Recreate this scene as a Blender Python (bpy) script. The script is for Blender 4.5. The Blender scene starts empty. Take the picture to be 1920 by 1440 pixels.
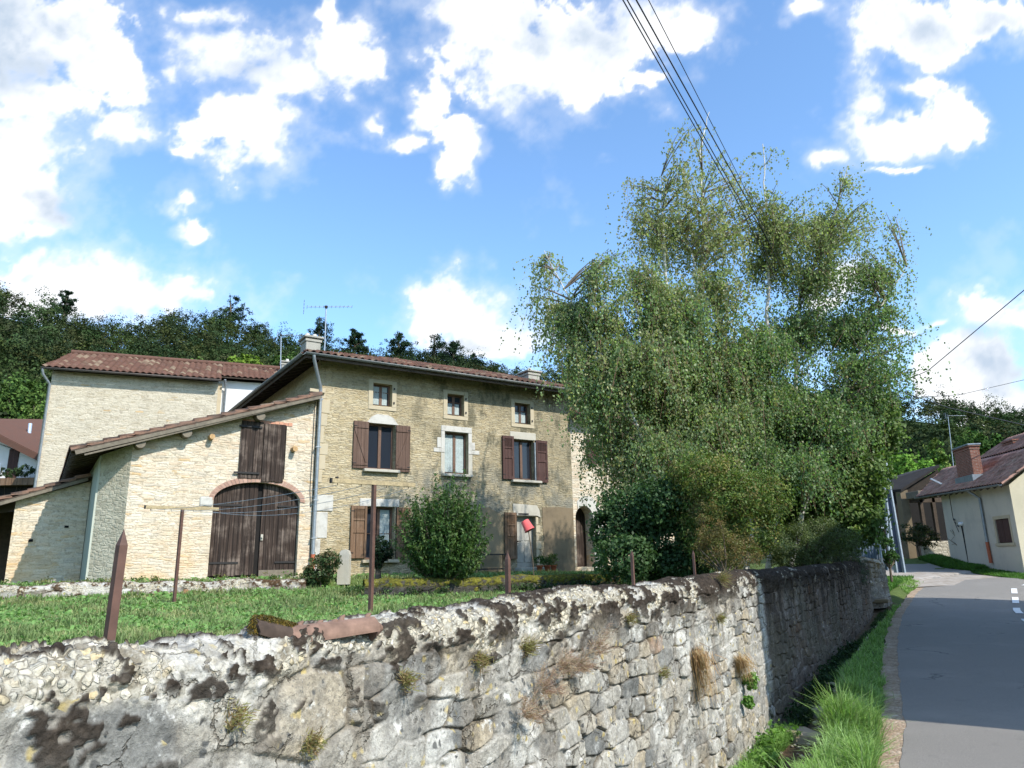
import bpy, math, random
import numpy as np
from mathutils import Vector, Matrix
R_ = math.radians
SC = bpy.context.scene
COL = SC.collection
rng = np.random.default_rng(7)
random.seed(7)

# ------------------------------------------------------------------ camera, sky, sun, exposure
FOC, HOR, ROLL = 1360.0, 335.0, R_(1.0)          # focal length and horizon offset in px of a 1920 px wide picture
EYE = np.array([0, 0, 1.6])
pitch = math.atan(HOR / FOC)
FW = np.array([0, math.cos(pitch), math.sin(pitch)])
r0 = np.array([1.0, 0, 0]); u0 = np.array([0, -math.sin(pitch), math.cos(pitch)])
RT = r0 * math.cos(ROLL) - u0 * math.sin(ROLL); UP = r0 * math.sin(ROLL) + u0 * math.cos(ROLL)
cam = bpy.data.cameras.new('camera'); camo = bpy.data.objects.new('camera', cam); COL.objects.link(camo)
cam.sensor_width = 36; cam.lens = 36 * FOC / 1920; cam.clip_start = 0.05; cam.clip_end = 3000
m = Matrix.Identity(4)
for i in range(3):
    m[i][0] = RT[i]; m[i][1] = UP[i]; m[i][2] = -FW[i]; m[i][3] = EYE[i]
camo.matrix_world = m
SC.camera = camo

def ray(x, y): return FW + RT * (x - 960) / FOC + UP * (720 - y) / FOC
def at(x, y, Y):
    r = ray(x, y); return EYE + r * (Y / r[1])

SUN_AZ, SUN_EL = 133.0, 42.0                       # azimuth clockwise from +Y
SC.view_settings.view_transform = 'Standard'; SC.view_settings.look = 'None'
SC.view_settings.exposure = 0.92; SC.view_settings.gamma = 1.0
sd = np.array([math.sin(R_(SUN_AZ)) * math.cos(R_(SUN_EL)), math.cos(R_(SUN_AZ)) * math.cos(R_(SUN_EL)), math.sin(R_(SUN_EL))])
sun = bpy.data.lights.new('sun', 'SUN'); sun.energy = 3.3; sun.angle = R_(0.5); sun.color = (1.0, 0.955, 0.88)
suno = bpy.data.objects.new('sun', sun); COL.objects.link(suno)
suno.rotation_euler = Vector(sd).to_track_quat('Z', 'Y').to_euler()

W = bpy.data.worlds.new('World'); SC.world = W; W.use_nodes = True
wt = W.node_tree; wt.nodes.clear()

class NT:
    """small helper for node trees"""
    def __init__(s, t): s.t = t
    def n(s, typ, ins=None, **kw):
        nd = s.t.nodes.new(typ)
        for k, v in kw.items(): setattr(nd, k, v)
        for k, v in (ins or {}).items():
            sk = nd.inputs[k]
            if isinstance(v, bpy.types.NodeSocket): s.t.links.new(v, sk)
            else: sk.default_value = v
        return nd
    def m(s, op, a, b=None, c=None, clamp=False):
        d = {0: a}
        if b is not None: d[1] = b
        if c is not None: d[2] = c
        return s.n('ShaderNodeMath', d, operation=op, use_clamp=clamp).outputs[0]
    def vm(s, op, a, b=None):
        d = {0: a}
        if b is not None: d[1] = b
        nd = s.n('ShaderNodeVectorMath', d, operation=op)
        return nd.outputs['Value'] if op in ('LENGTH', 'DOT_PRODUCT') else nd.outputs[0]
    def mix(s, f, a, b, mode='MIX'):
        nd = s.n('ShaderNodeMix', None, data_type='RGBA', blend_type=mode)
        for i, v in ((0, f), (6, a), (7, b)):
            if isinstance(v, bpy.types.NodeSocket): s.t.links.new(v, nd.inputs[i])
            else: nd.inputs[i].default_value = v if i == 0 else (*v[:3], 1)
        return nd.outputs[2]
    def ramp(s, f, stops, interp='LINEAR'):
        nd = s.n('ShaderNodeValToRGB', {0: f}); cr = nd.color_ramp; cr.interpolation = interp
        while len(cr.elements) < len(stops): cr.elements.new(0.5)
        for e, (p, c) in zip(cr.elements, stops):
            e.position = p; e.color = (*c, 1) if len(c) == 3 else c
        return nd.outputs[0]
    def ss(s, x, a, b):
        nd = s.n('ShaderNodeMapRange', {0: x, 1: a, 2: b, 3: 0.0, 4: 1.0}, interpolation_type='SMOOTHSTEP'); return nd.outputs[0]
    def noise(s, v, sc, det=4, rough=0.55, col=False, dist=0.0):
        nd = s.n('ShaderNodeTexNoise', {'Vector': v, 'Scale': sc, 'Detail': det, 'Roughness': rough, 'Distortion': dist})
        return nd.outputs[1] if col else nd.outputs[0]
    def vor(s, v, sc, feat='F1', out=0, rand=1.0, metric='EUCLIDEAN'):
        nd = s.n('ShaderNodeTexVoronoi', {'Vector': v, 'Scale': sc, 'Randomness': rand}, feature=feat, distance=metric)
        return nd.outputs[out]

w = NT(wt)
# clouds: (x, y, rx, ry, strength offset) given for a 1920x1440 field of view and stored as directions
CL = [(60,70,190,120,.0),(190,120,90,90,.12),(20,320,135,150,-.05),(90,370,70,85,0),(60,190,130,60,.1),(235,255,60,42,.28),
 (420,105,140,62,.02),(540,150,120,52,.02),(650,120,78,85,.03),(460,240,98,78,-.2),(500,285,50,40,.05),(380,18,100,32,.3),(640,22,26,46,.25),(345,285,30,26,.35),
 (330,385,42,22,.22),(362,428,46,18,.22),(800,185,32,46,.05),(845,240,46,30,-.1),(850,295,38,54,-.1),(750,252,52,22,.25),(700,225,25,22,.35),
 (900,50,120,90,0),(980,130,110,78,0),(1090,100,120,105,-.05),(1190,50,90,80,.05),(1300,45,75,48,.12),(1215,150,55,20,.35),
 (865,578,98,58,-.22),(930,632,88,38,-.15),(820,575,55,40,.05),(170,545,200,62,-.2),(30,500,60,32,.05),(290,555,95,50,0),(60,440,50,40,0),
 (1500,22,40,20,.3),(1700,55,110,70,.08),(1830,35,110,52,.12),(1620,185,48,60,.02),(1690,245,95,40,-.1),(1790,225,66,50,-.15),(1560,282,40,20,.1),(1720,165,80,30,.32),(1690,318,60,9,.45),
 (1880,590,90,58,.0),(1820,680,110,62,.0),(1860,760,130,50,.0),(1740,600,50,12,.4),(1670,612,50,14,.35),(1600,515,60,40,.1),(1560,550,60,18,.3)]
GR = [(40,30,170,110),(60,120,160,70),(1110,70,110,75),(1010,60,80,60),(470,130,90,40),(1720,60,90,50),(1850,40,80,40),(1880,690,110,60),(880,640,60,25),(120,390,60,50),(1840,640,60,30)]
sky = w.n('ShaderNodeTexSky', None, sky_type='NISHITA', sun_disc=False, sun_elevation=R_(SUN_EL), sun_rotation=R_(SUN_AZ), air_density=1.0, dust_density=.6, ozone_density=2.0)
SKYS = 0.15
skc = w.mix(1.0, sky.outputs[0], (.88, 1.06, 1.16), 'MULTIPLY')
bg1 = w.n('ShaderNodeBackground', {0: skc, 1: SKYS})
w.n('ShaderNodeOutputWorld', {0: bg1.outputs[0]})

# ------------------------------------------------------------------ tagging and mesh helpers
def tag(o, label=None, cat=None, group=None, kind=None):
    if label: o['label'] = label
    if cat: o['category'] = cat
    if group: o['group'] = group
    if kind: o['kind'] = kind
    return o
def empty(name, loc=(0, 0, 0), rz=0.0):
    o = bpy.data.objects.new(name, None); COL.objects.link(o); o.location = loc; o.rotation_euler = (0, 0, rz)
    o.empty_display_size = .3
    return o
def link(name, me, mats, parent=None):
    o = bpy.data.objects.new(name, me); COL.objects.link(o)
    if not isinstance(mats, (list, tuple)): mats = [mats]
    for mm in mats: me.materials.append(mm)
    if parent: o.parent = parent
    return o
def copy_tree(o, parent=None):
    c = o.copy(); COL.objects.link(c); c.parent = parent
    for ch in list(o.children): copy_tree(ch, c)
    return c

EACH = {'hinge', 'jamb', 'strap_hinge', 'bracket', 'putlog_hole', 'chimney_pot', 'post', 'corner_block', 'quoin', 'balcony', 'dark_opening', 'window_shutter', 'rafter', 'back_board', 'shade', 'pillar', 'shoulder'}
class MB:
    def __init__(s): s.v = []; s.f = []; s.mi = []; s.c = []; s.cur = (1, 1, 1); s.m = 0; s.smooth = False; s.sm = []
    def face(s, pts, c=None):
        b = len(s.v); s.v += [tuple(p) for p in pts]; s.f.append(tuple(range(b, b + len(pts)))); s.mi.append(s.m); s.c.append(c or s.cur); s.sm.append(s.smooth)
    def faces(s, verts, faces, c=None):
        b = len(s.v); s.v += [tuple(p) for p in verts]
        for f in faces: s.f.append(tuple(i + b for i in f)); s.mi.append(s.m); s.c.append(c or s.cur); s.sm.append(s.smooth)
    def box(s, x0, x1, y0, y1, z0, z1, c=None, rot=None, ctr=None, bev=0.0):
        x0, x1 = sorted((x0, x1)); y0, y1 = sorted((y0, y1)); z0, z1 = sorted((z0, z1))
        if bev <= 0:
            P = [(x, y, z) for z in (z0, z1) for x, y in ((x0, y0), (x1, y0), (x1, y1), (x0, y1))]
            F = [(0, 3, 2, 1), (4, 5, 6, 7), (0, 1, 5, 4), (1, 2, 6, 5), (2, 3, 7, 6), (3, 0, 4, 7)]
        else:
            bm_v = []; b = bev
            X = (x0, x1); Y = (y0, y1); Z = (z0, z1)
            idx = {}
            for i in (0, 1):
                for j in (0, 1):
                    for k in (0, 1):
                        sx, sy, sz = (1 if i == 0 else -1), (1 if j == 0 else -1), (1 if k == 0 else -1)
                        idx[i, j, k, 'x'] = len(bm_v); bm_v.append((X[i], Y[j] + sy * b, Z[k] + sz * b))
                        idx[i, j, k, 'y'] = len(bm_v); bm_v.append((X[i] + sx * b, Y[j], Z[k] + sz * b))
                        idx[i, j, k, 'z'] = len(bm_v); bm_v.append((X[i] + sx * b, Y[j] + sy * b, Z[k]))
            P = bm_v; F = []
            g = lambda i, j, k, a: idx[i, j, k, a]
            for i in (0, 1):
                q = [g(i, 0, 0, 'x'), g(i, 1, 0, 'x'), g(i, 1, 1, 'x'), g(i, 0, 1, 'x')]; F.append(q if i else q[::-1])
                q = [g(0, i, 0, 'y'), g(1, i, 0, 'y'), g(1, i, 1, 'y'), g(0, i, 1, 'y')]; F.append(q[::-1] if i else q)
                q = [g(0, 0, i, 'z'), g(1, 0, i, 'z'), g(1, 1, i, 'z'), g(0, 1, i, 'z')]; F.append(q if i else q[::-1])
            for i in (0, 1):
                for j in (0, 1):
                    F.append((g(i, j, 0, 'x'), g(i, j, 1, 'x'), g(i, j, 1, 'y'), g(i, j, 0, 'y')))
                    F.append((g(i, 0, j, 'x'), g(i, 1, j, 'x'), g(i, 1, j, 'z'), g(i, 0, j, 'z')))
                    F.append((g(0, i, j, 'y'), g(1, i, j, 'y'), g(1, i, j, 'z'), g(0, i, j, 'z')))
                    for k in (0, 1): F.append((g(i, j, k, 'x'), g(i, j, k, 'y'), g(i, j, k, 'z')))
        if rot is not None:
            c0 = np.array(ctr if ctr is not None else ((x0 + x1) / 2, (y0 + y1) / 2, (z0 + z1) / 2))
            P = [tuple(c0 + np.array(rot @ Vector(np.array(p) - c0))) for p in P]
        s.faces(P, F, c)
    def bar(s, a, b, wx, wy, c=None, upv=(0, 0, 1)):
        a = np.array(a, float); b = np.array(b, float); d = b - a; L = np.linalg.norm(d); d /= L
        u = np.array(upv, float)
        if abs(d @ u) > .95: u = np.array([0, 1.0, 0])
        r = np.cross(d, u); r /= np.linalg.norm(r); u = np.cross(r, d)
        P = [p + r * wx / 2 * sx + u * wy / 2 * sy for p in (a, b) for sx, sy in ((-1, -1), (1, -1), (1, 1), (-1, 1))]
        s.faces(P, [(0, 3, 2, 1), (4, 5, 6, 7), (0, 1, 5, 4), (1, 2, 6, 5), (2, 3, 7, 6), (3, 0, 4, 7)], c)
    def tube(s, pts, rad, n=8, c=None, cap=True):
        pts = [np.array(p, float) for p in pts]; k = len(pts)
        if not hasattr(rad, '__len__'): rad = [rad] * k
        V = []; prev = None
        for i, p in enumerate(pts):
            d = pts[min(i + 1, k - 1)] - pts[max(i - 1, 0)]; d = d / (np.linalg.norm(d) + 1e-9)
            if prev is None:
                a = np.array([0, 0, 1.0]) if abs(d[2]) < .9 else np.array([1.0, 0, 0]); r = np.cross(d, a)
            else: r = prev - d * (prev @ d)
            r /= np.linalg.norm(r); prev = r; q = np.cross(d, r)
            for j in range(n):
                t = 2 * math.pi * j / n; V.append(p + (r * math.cos(t) + q * math.sin(t)) * rad[i])
        F = [(i * n + j, i * n + (j + 1) % n, (i + 1) * n + (j + 1) % n, (i + 1) * n + j) for i in range(k - 1) for j in range(n)]
        sv = s.smooth; s.smooth = True; s.faces(V, F, c); s.smooth = sv
        if cap: s.face(V[:n][::-1], c); s.face(V[-n:], c)
    def split(s):
        key = {}; par = list(range(len(s.v)))
        def fnd(i):
            while par[i] != i: par[i] = par[par[i]]; i = par[i]
            return i
        for i, v in enumerate(s.v):
            k = tuple(round(c, 4) for c in v)
            if k in key: par[fnd(i)] = fnd(key[k])
            else: key[k] = i
        for f in s.f:
            for j in f[1:]: par[fnd(j)] = fnd(f[0])
        g = {}
        for i, f in enumerate(s.f): g.setdefault(fnd(f[0]), []).append(i)
        out = []
        for fs in g.values():
            m_ = MB(); mp = {}
            for i in fs:
                for j in s.f[i]:
                    if j not in mp: mp[j] = len(m_.v); m_.v.append(s.v[j])
                m_.f.append(tuple(mp[j] for j in s.f[i])); m_.mi.append(s.mi[i]); m_.c.append(s.c[i]); m_.sm.append(s.sm[i])
            out.append(m_)
        return out
    def prism(s, poly, y0, y1, c=None, axis='y'):
        """poly in (x,z), extruded along y"""
        n = len(poly)
        f = (lambda p, y: (p[0], y, p[1])) if axis == 'y' else (lambda p, y: (y, p[0], p[1])) if axis == 'x' else (lambda p, y: (p[0], p[1], y))
        V = [f(p, y0) for p in poly] + [f(p, y1) for p in poly]
        s.faces(V, [tuple(range(n))[::1], tuple(range(n, 2 * n))[::-1]] + [(i, i + n, (i + 1) % n + n, (i + 1) % n) for i in range(n)], c)
    def build(s, name, mats, parent=None):
        if name in EACH:
            L = s.split()
            if len(L) > 1: return [q.build1(name, mats, parent) for q in L][0]
        return s.build1(name, mats, parent)
    def build1(s, name, mats, parent=None):
        me = bpy.data.meshes.new(name); me.from_pydata(s.v, [], s.f)
        me.polygons.foreach_set('material_index', s.mi); me.polygons.foreach_set('use_smooth', s.sm)
        ca = me.attributes.new('Col', 'FLOAT_COLOR', 'CORNER')
        tot = np.repeat(np.array([(*c, 1) for c in s.c], dtype=np.float32), [len(f) for f in s.f], axis=0)
        ca.data.foreach_set('color', tot.ravel())
        me.update()
        return link(name, me, mats, parent)

def npmesh(name, V, F, col, mats, parent=None, smooth=False):
    """V (n,3), F (m,4) quads, col (n,3) per vertex"""
    me = bpy.data.meshes.new(name)
    V = np.ascontiguousarray(V, np.float32); F = np.ascontiguousarray(F, np.int32)
    k = F.shape[1]
    me.vertices.add(len(V)); me.vertices.foreach_set('co', V.ravel())
    me.loops.add(F.size); me.loops.foreach_set('vertex_index', F.ravel())
    me.polygons.add(len(F)); me.polygons.foreach_set('loop_start', np.arange(0, F.size, k, dtype=np.int32))
    try: me.polygons.foreach_set('loop_total', np.full(len(F), k, np.int32))
    except Exception: pass
    me.update(calc_edges=True)
    if smooth: me.polygons.foreach_set('use_smooth', np.ones(len(F), bool))
    ca = me.attributes.new('Col', 'FLOAT_COLOR', 'POINT')
    c4 = np.ones((len(V), 4), np.float32); c4[:, :3] = col
    ca.data.foreach_set('color', c4.ravel())
    return link(name, me, mats, parent)

def leaf_quads(C, N, size, asp, rg, upbias=None):
    """rhombic leaves at C facing N; returns V"""
    n = len(C); N = N / (np.linalg.norm(N, axis=1, keepdims=True) + 1e-9)
    a = rg.normal(size=(n, 3))
    if upbias is not None: a = a * .5 + np.asarray(upbias)
    T = np.cross(N, a); T /= (np.linalg.norm(T, axis=1, keepdims=True) + 1e-9)
    B = np.cross(N, T)
    s = np.asarray(size).reshape(-1, 1)
    h = N * s * .12
    V = np.stack([C - B * s * .5, C + T * s * .5 * asp + h, C + B * s * .5, C - T * s * .5 * asp + h], 1)
    return V.reshape(-1, 3)
def quadF(n): return np.arange(n * 4, dtype=np.int32).reshape(-1, 4)
def leafmesh(name, V, col, mat, parent=None):
    n = len(V) // 4
    return npmesh(name, V, quadF(n), np.repeat(col, 4, axis=0), mat, parent)

# numpy noise
def _h(ix, iy, seed):
    x = (ix.astype(np.int64) * 374761393 + iy.astype(np.int64) * 668265263 + seed * 974634777) & 0xFFFFFFFF
    x = ((x ^ (x >> 13)) * 1274126177) & 0xFFFFFFFF
    x = ((x ^ (x >> 16)) * 2246822519) & 0xFFFFFFFF
    return ((x ^ (x >> 15)) & 0xFFFFFF) / float(0x1000000)
def vnoise(x, y, seed=0):
    ix = np.floor(x); iy = np.floor(y); fx = x - ix; fy = y - iy; fx = fx * fx * (3 - 2 * fx); fy = fy * fy * (3 - 2 * fy)
    a = _h(ix, iy, seed); b = _h(ix + 1, iy, seed); c = _h(ix, iy + 1, seed); d = _h(ix + 1, iy + 1, seed)
    return (a * (1 - fx) + b * fx) * (1 - fy) + (c * (1 - fx) + d * fx) * fy
def fbm(x, y, oct=4, seed=0, g=.5):
    s = 0; a = 1; t = 0
    for i in range(oct):
        s = s + a * vnoise(x * 2 ** i + i * 17.3, y * 2 ** i - i * 9.1, seed + i); t += a; a *= g
    return s / t
def sstep(x, a, b):
    t = np.clip((x - a) / (b - a), 0, 1); return t * t * (3 - 2 * t)
def worley(x, y, seed=0, jx=.9, jy=.9, stag=0.0, p=2.0):
    ix = np.floor(x); iy = np.floor(y)
    f1 = np.full(x.shape, 9.0); f2 = np.full(x.shape, 9.0); idc = np.zeros(x.shape); dx1 = np.zeros(x.shape); dy1 = np.zeros(x.shape)
    for oy in (-1, 0, 1):
        for ox in (-2, -1, 0, 1, 2) if stag else (-1, 0, 1):
            cx = ix + ox; cy = iy + oy
            px = cx + .5 + jx * (_h(cx, cy, seed) - .5) + stag * np.mod(cy, 2); py = cy + .5 + jy * (_h(cx, cy, seed + 5) - .5)
            ex = x - px; ey = y - py
            d = (np.abs(ex) ** p + np.abs(ey) ** p) ** (1 / p)
            n = d < f1
            f2 = np.where(n, f1, np.minimum(f2, d)); idc = np.where(n, _h(cx, cy, seed + 11), idc)
            dx1 = np.where(n, ex, dx1); dy1 = np.where(n, ey, dy1); f1 = np.where(n, d, f1)
    return f1, f2, idc, dx1, dy1

# ------------------------------------------------------------------ materials
def newmat(name):
    mm = bpy.data.materials.new(name); mm.use_nodes = True; t = mm.node_tree; t.nodes.clear(); return mm, NT(t)
def finish(nt, col, rough=.8, bump=None, bstr=.3, bdist=.02, metal=0.0, spec=.3, **kw):
    ins = {'Base Color': col, 'Roughness': rough, 'Metallic': metal, 'Specular IOR Level': spec}
    ins.update(kw)
    if not isinstance(col, bpy.types.NodeSocket): ins['Base Color'] = (*col, 1)
    if bump is not None:
        ins['Normal'] = nt.n('ShaderNodeBump', {'Strength': bstr, 'Distance': bdist, 'Height': bump}).outputs[0]
    b = nt.n('ShaderNodeBsdfPrincipled', ins)
    nt.n('ShaderNodeOutputMaterial', {0: b.outputs[0]})
    return b
def attr(nt): return nt.n('ShaderNodeAttribute', None, attribute_name='Col').outputs[0]
def objc(nt): return nt.n('ShaderNodeTexCoord').outputs['Object']

def mat_plain(name, col, rough=.7, var=.25, sc=12, metal=0.0, bstr=.15, bdist=.004, spec=.3, useattr=False):
    mm, t = newmat(name); c = objc(t)
    n1 = t.noise(c, sc, 5, .6); n2 = t.noise(c, sc * .2, 3, .5)
    f = t.m('ADD', t.m('MULTIPLY', n1, .6), t.m('MULTIPLY', n2, .4))
    a = t.mix(t.ss(f, .25, .75), tuple(x * (1 - var) for x in col), tuple(min(1, x * (1 + var)) for x in col))
    if useattr: a = t.mix(1.0, a, attr(t), 'MULTIPLY')
    finish(t, a, rough, n1, bstr, bdist, metal, spec)
    return mm

def mat_leaf(name, trans=.35, rough=.55, spec=.25):
    mm, t = newmat(name); col = attr(t)
    p = t.n('ShaderNodeBsdfPrincipled', {'Base Color': col, 'Roughness': rough, 'Specular IOR Level': spec})
    tc = t.mix(1.0, col, (1.0, 1.22, .62), 'MULTIPLY')
    tr = t.n('ShaderNodeBsdfTranslucent', {0: tc})
    mx = t.n('ShaderNodeMixShader', {0: trans, 1: p.outputs[0], 2: tr.outputs[0]})
    t.n('ShaderNodeOutputMaterial', {0: mx.outputs[0]})
    return mm
LEAF = mat_leaf('leaf'); BLEAF = mat_leaf('birch_leaf', .55, .45, .4); GRASSM = mat_leaf('grass_blade', .4, .6, .2)
FOREST = mat_leaf('far_foliage', .12, .9, .05)

def mat_rubble(name, pal, mortar, sx=3.6, sz=10.0, stain=None, stainamt=.5, ochre=.0, bstr=.8, jw=.10, mortw=.5, darkj=.5):
    """coursed rubble stone; local X/Y along the wall, Z up"""
    mm, t = newmat(name); c = objc(t)
    sp = t.n('ShaderNodeSeparateXYZ', {0: c}); u = t.m('SUBTRACT', sp.outputs[0], sp.outputs[1])
    z = sp.outputs[2]
    base = t.n('ShaderNodeCombineXYZ', {0: u, 1: z, 2: 0.0}).outputs[0]
    wn = t.vm('SUBTRACT', t.noise(base, 2.2, 3, .6, col=True), (.5, .5, .5)); wn = t.n('ShaderNodeVectorMath', {0: wn, 3: .055}, operation='SCALE').outputs[0]
    wv = t.vm('ADD', base, wn)
    sv = t.vm('MULTIPLY', wv, (sx, sz, 0))
    fr_ = t.vm('SUBTRACT', t.noise(base, 14, 3, .6, col=True), (.5, .5, .5)); sv = t.vm('ADD', sv, t.n('ShaderNodeVectorMath', {0: fr_, 3: .28}, operation='SCALE').outputs[0])
    cellc = t.vor(sv, 1.0, 'F1', 1, .8, 'CHEBYCHEV'); ed = t.m('MULTIPLY', t.m('SUBTRACT', t.vor(sv, 1.0, 'F2', 0, .8, 'CHEBYCHEV'), t.vor(sv, 1.0, 'F1', 0, .8, 'CHEBYCHEV')), .6)
    rs = t.n('ShaderNodeSeparateColor', {0: cellc})
    sc1 = t.ramp(rs.outputs[0], [(i / (len(pal) - 1), p) for i, p in enumerate(pal)])
    fine = t.noise(base, 26, 5, .65); med = t.noise(base, 5, 4, .6); big = t.noise(base, .8, 4, .6)
    pat_ = t.noise(base, 1.7, 5, .65)
    colr = t.mix(t.ss(fine, .2, .8), t.mix(1.0, sc1, (.72, .72, .72), 'MULTIPLY'), sc1)
    if ochre: colr = t.mix(t.m('MULTIPLY', t.ss(rs.outputs[1], 1 - ochre, 1.0), .75), colr, (.50, .33, .15))
    colr = t.mix(t.m('MULTIPLY', t.ss(pat_, .42, .66), .38), colr, t.mix(1.0, colr, (.62, .60, .56), 'MULTIPLY'))
    # mortar smeared over parts of the face
    jm = t.m('SUBTRACT', 1.0, t.ss(t.m('ADD', ed, t.m('MULTIPLY', t.m('SUBTRACT', med, .5), .16)), .0, jw))
    sm = t.m('MULTIPLY', t.ss(med, .5, .68), mortw)
    mc = t.mix(t.ss(fine, .3, .7), tuple(x * .8 for x in mortar), mortar)
    colr = t.mix(t.m('MAXIMUM', t.m('MULTIPLY', jm, .35), sm, None), colr, mc)
    dark = t.m('MULTIPLY', jm, t.ss(t.noise(base, 9, 3, .6), .45, .62))
    colr = t.mix(t.m('MULTIPLY', dark, darkj), colr, (.15, .12, .085))
    if stain is not None: colr = stain(t, base, u, z, colr, big, med)
    h = t.m('ADD', t.m('MULTIPLY', t.ss(ed, 0, .16), .7), t.m('ADD', t.m('MULTIPLY', fine, .35), t.m('MULTIPLY', rs.outputs[2], .35)))
    finish(t, colr, .92, h, bstr, .03, spec=.15)
    return mm

def st_main(t, b, u, z, col, big, med):
    # grey-green weathering growing to the right and along a mid band, sooty splashes
    f = t.m('ADD', t.m('MULTIPLY', big, 1.0), t.m('MULTIPLY', u, .035))
    col = t.mix(t.m('MULTIPLY', t.ss(f, .50, .9), .6), col, (.20, .175, .115))
    n = t.noise(t.vm('MULTIPLY', b, (1.0, .45, 1)), 2.3, 6, .7)
    col = t.mix(t.m('MULTIPLY', t.m('MULTIPLY', t.ss(n, .48, .62), t.ss(u, .5, 5.0)), .72), col, (.095, .09, .06))
    k = t.noise(b, 1.6, 5, .65)
    band = t.m('MULTIPLY', t.ss(z, 5.0, 4.0), t.ss(u, .9, 3.0))
    col = t.mix(t.m('MULTIPLY', t.m('MULTIPLY', band, t.ss(k, .38, .62)), .6), col, (.23, .225, .19))
    low = t.m('MULTIPLY', t.ss(z, 3.2, 1.6), t.ss(k, .35, .6))
    col = t.mix(t.m('MULTIPLY', low, .5), col, (.26, .19, .09))
    return col
def st_barn(t, b, u, z, col, big, med):
    low = t.m('MULTIPLY', t.ss(z, 3.2, 1.2), t.ss(t.noise(b, 1.3, 4, .6), .35, .65))
    col = t.mix(t.m('MULTIPLY', low, .6), col, (.56, .36, .17))
    g = t.m('MULTIPLY', t.ss(t.noise(b, .9, 4, .6), .58, .75), .3)
    return t.mix(g, col, (.25, .24, .2))
def st_tall(t, b, u, z, col, big, med):
    return t.mix(t.m('MULTIPLY', t.ss(big, .5, .75), .35), col, (.36, .33, .26))
LIME = [(.44, .35, .20), (.56, .46, .29), (.49, .39, .23), (.60, .51, .34), (.45, .38, .25)]
LIMB = [(.58, .48, .35), (.70, .60, .46), (.63, .50, .36), (.73, .65, .52), (.55, .48, .38)]
M_MAIN = mat_rubble('rubble_weathered', LIME, (.50, .43, .30), 4.6, 19, st_main, bstr=.75, darkj=.6)
M_BARN = mat_rubble('rubble_cream', LIMB, (.70, .62, .47), 3.4, 14, st_barn, ochre=.08, bstr=.55, mortw=.65, darkj=.5)
M_SPLAY = mat_rubble('rubble_rendered', [(.42, .38, .28), (.55, .50, .38), (.48, .44, .33)], (.52, .48, .36), 4, 11, None, bstr=.5, mortw=.9)
M_TALL = mat_rubble('rubble_pale', [(.50, .43, .31), (.62, .55, .42), (.55, .48, .36), (.66, .59, .46)], (.58, .52, .40), 3.6, 16, st_tall, ochre=.04, bstr=.5, mortw=.6, darkj=.45)
M_LOW = mat_rubble('rubble_low', [(.5, .45, .36), (.65, .6, .5), (.4, .36, .28)], (.5, .46, .38), 4, 7, None, bstr=.9)

def mat_render(name, col, stain=(.3, .27, .2), amt=.5, sc=1.2):
    mm, t = newmat(name); c = objc(t)
    f = t.noise(c, sc, 6, .65); g = t.noise(t.vm('MULTIPLY', c, (2, 2, .4)), 2.5, 5, .7); h = t.noise(c, 40, 4, .6)
    a = t.mix(t.m('MULTIPLY', t.ss(f, .45, .75), amt), col, stain)
    a = t.mix(t.m('MULTIPLY', t.ss(g, .55, .75), amt * .7), a, stain)
    a = t.mix(t.m('MULTIPLY', h, .25), a, tuple(x * .6 for x in col))
    finish(t, a, .9, t.m('ADD', h, t.m('MULTIPLY', f, 2)), .35, .01, spec=.15)
    return mm
M_STONE = mat_render('dressed_stone', (.46, .43, .36), (.30, .28, .22), .5, 3)
M_STONEY = mat_render('dressed_stone_yellow', (.47, .40, .28), (.33, .29, .2), .5, 3)
M_STONEW = mat_render('dressed_stone_white', (.52, .50, .45), (.27, .25, .21), .8, 4)
M_PLAST = mat_render('old_plaster', (.20, .155, .10), (.10, .08, .055), .8, 1.5)
M_WHITE = mat_render('white_render', (.72, .70, .66), (.5, .48, .44), .35, 1)
M_GREYR = mat_render('grey_render', (.56, .51, .42), (.30, .28, .25), .5, .9)
M_CREAM = mat_render('cream_render', (.66, .58, .42), (.42, .36, .25), .4, 1)
M_CHIM = mat_render('chimney_render', (.36, .34, .29), (.2, .19, .16), .6, 3)
M_CONC = mat_render('concrete', (.36, .35, .32), (.2, .19, .17), .6, 4)

def mat_tile(name, base, alt, dirt, amt=.5):
    mm, t = newmat(name); c = objc(t); a = attr(t)
    s = t.n('ShaderNodeSeparateColor', {0: a})
    f = t.noise(c, 3.0, 5, .65); g = t.noise(c, 22, 5, .65)
    col = t.mix(s.outputs[0], base, alt)
    col = t.mix(t.m('MULTIPLY', t.ss(f, .4, .7), amt), col, dirt)
    col = t.mix(t.m('MULTIPLY', t.ss(g, .5, .75), .5), col, tuple(x * .5 for x in dirt))
    col = t.mix(t.m('MULTIPLY', t.ss(s.outputs[1], .75, 1), .5), col, (.30, .25, .17))
    finish(t, col, .85, g, .5, .01, spec=.2)
    return mm
M_TILE = mat_tile('clay_tiles', (.07, .038, .03), (.15, .07, .047), (.045, .033, .028), .85)
M_TILEO = mat_tile('clay_tiles_barn', (.14, .085, .062), (.30, .165, .11), (.10, .075, .06), .85)
M_TILEB = mat_tile('brown_tiles', (.105, .053, .038), (.135, .068, .048), (.085, .055, .042), .5)
M_TILER = mat_tile('red_tiles', (.42, .22, .17), (.54, .32, .25), (.14, .09, .075), .6)
M_TILEG = mat_tile('grey_brown_tiles', (.27, .23, .19), (.33, .27, .22), (.2, .18, .15), .3)

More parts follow.
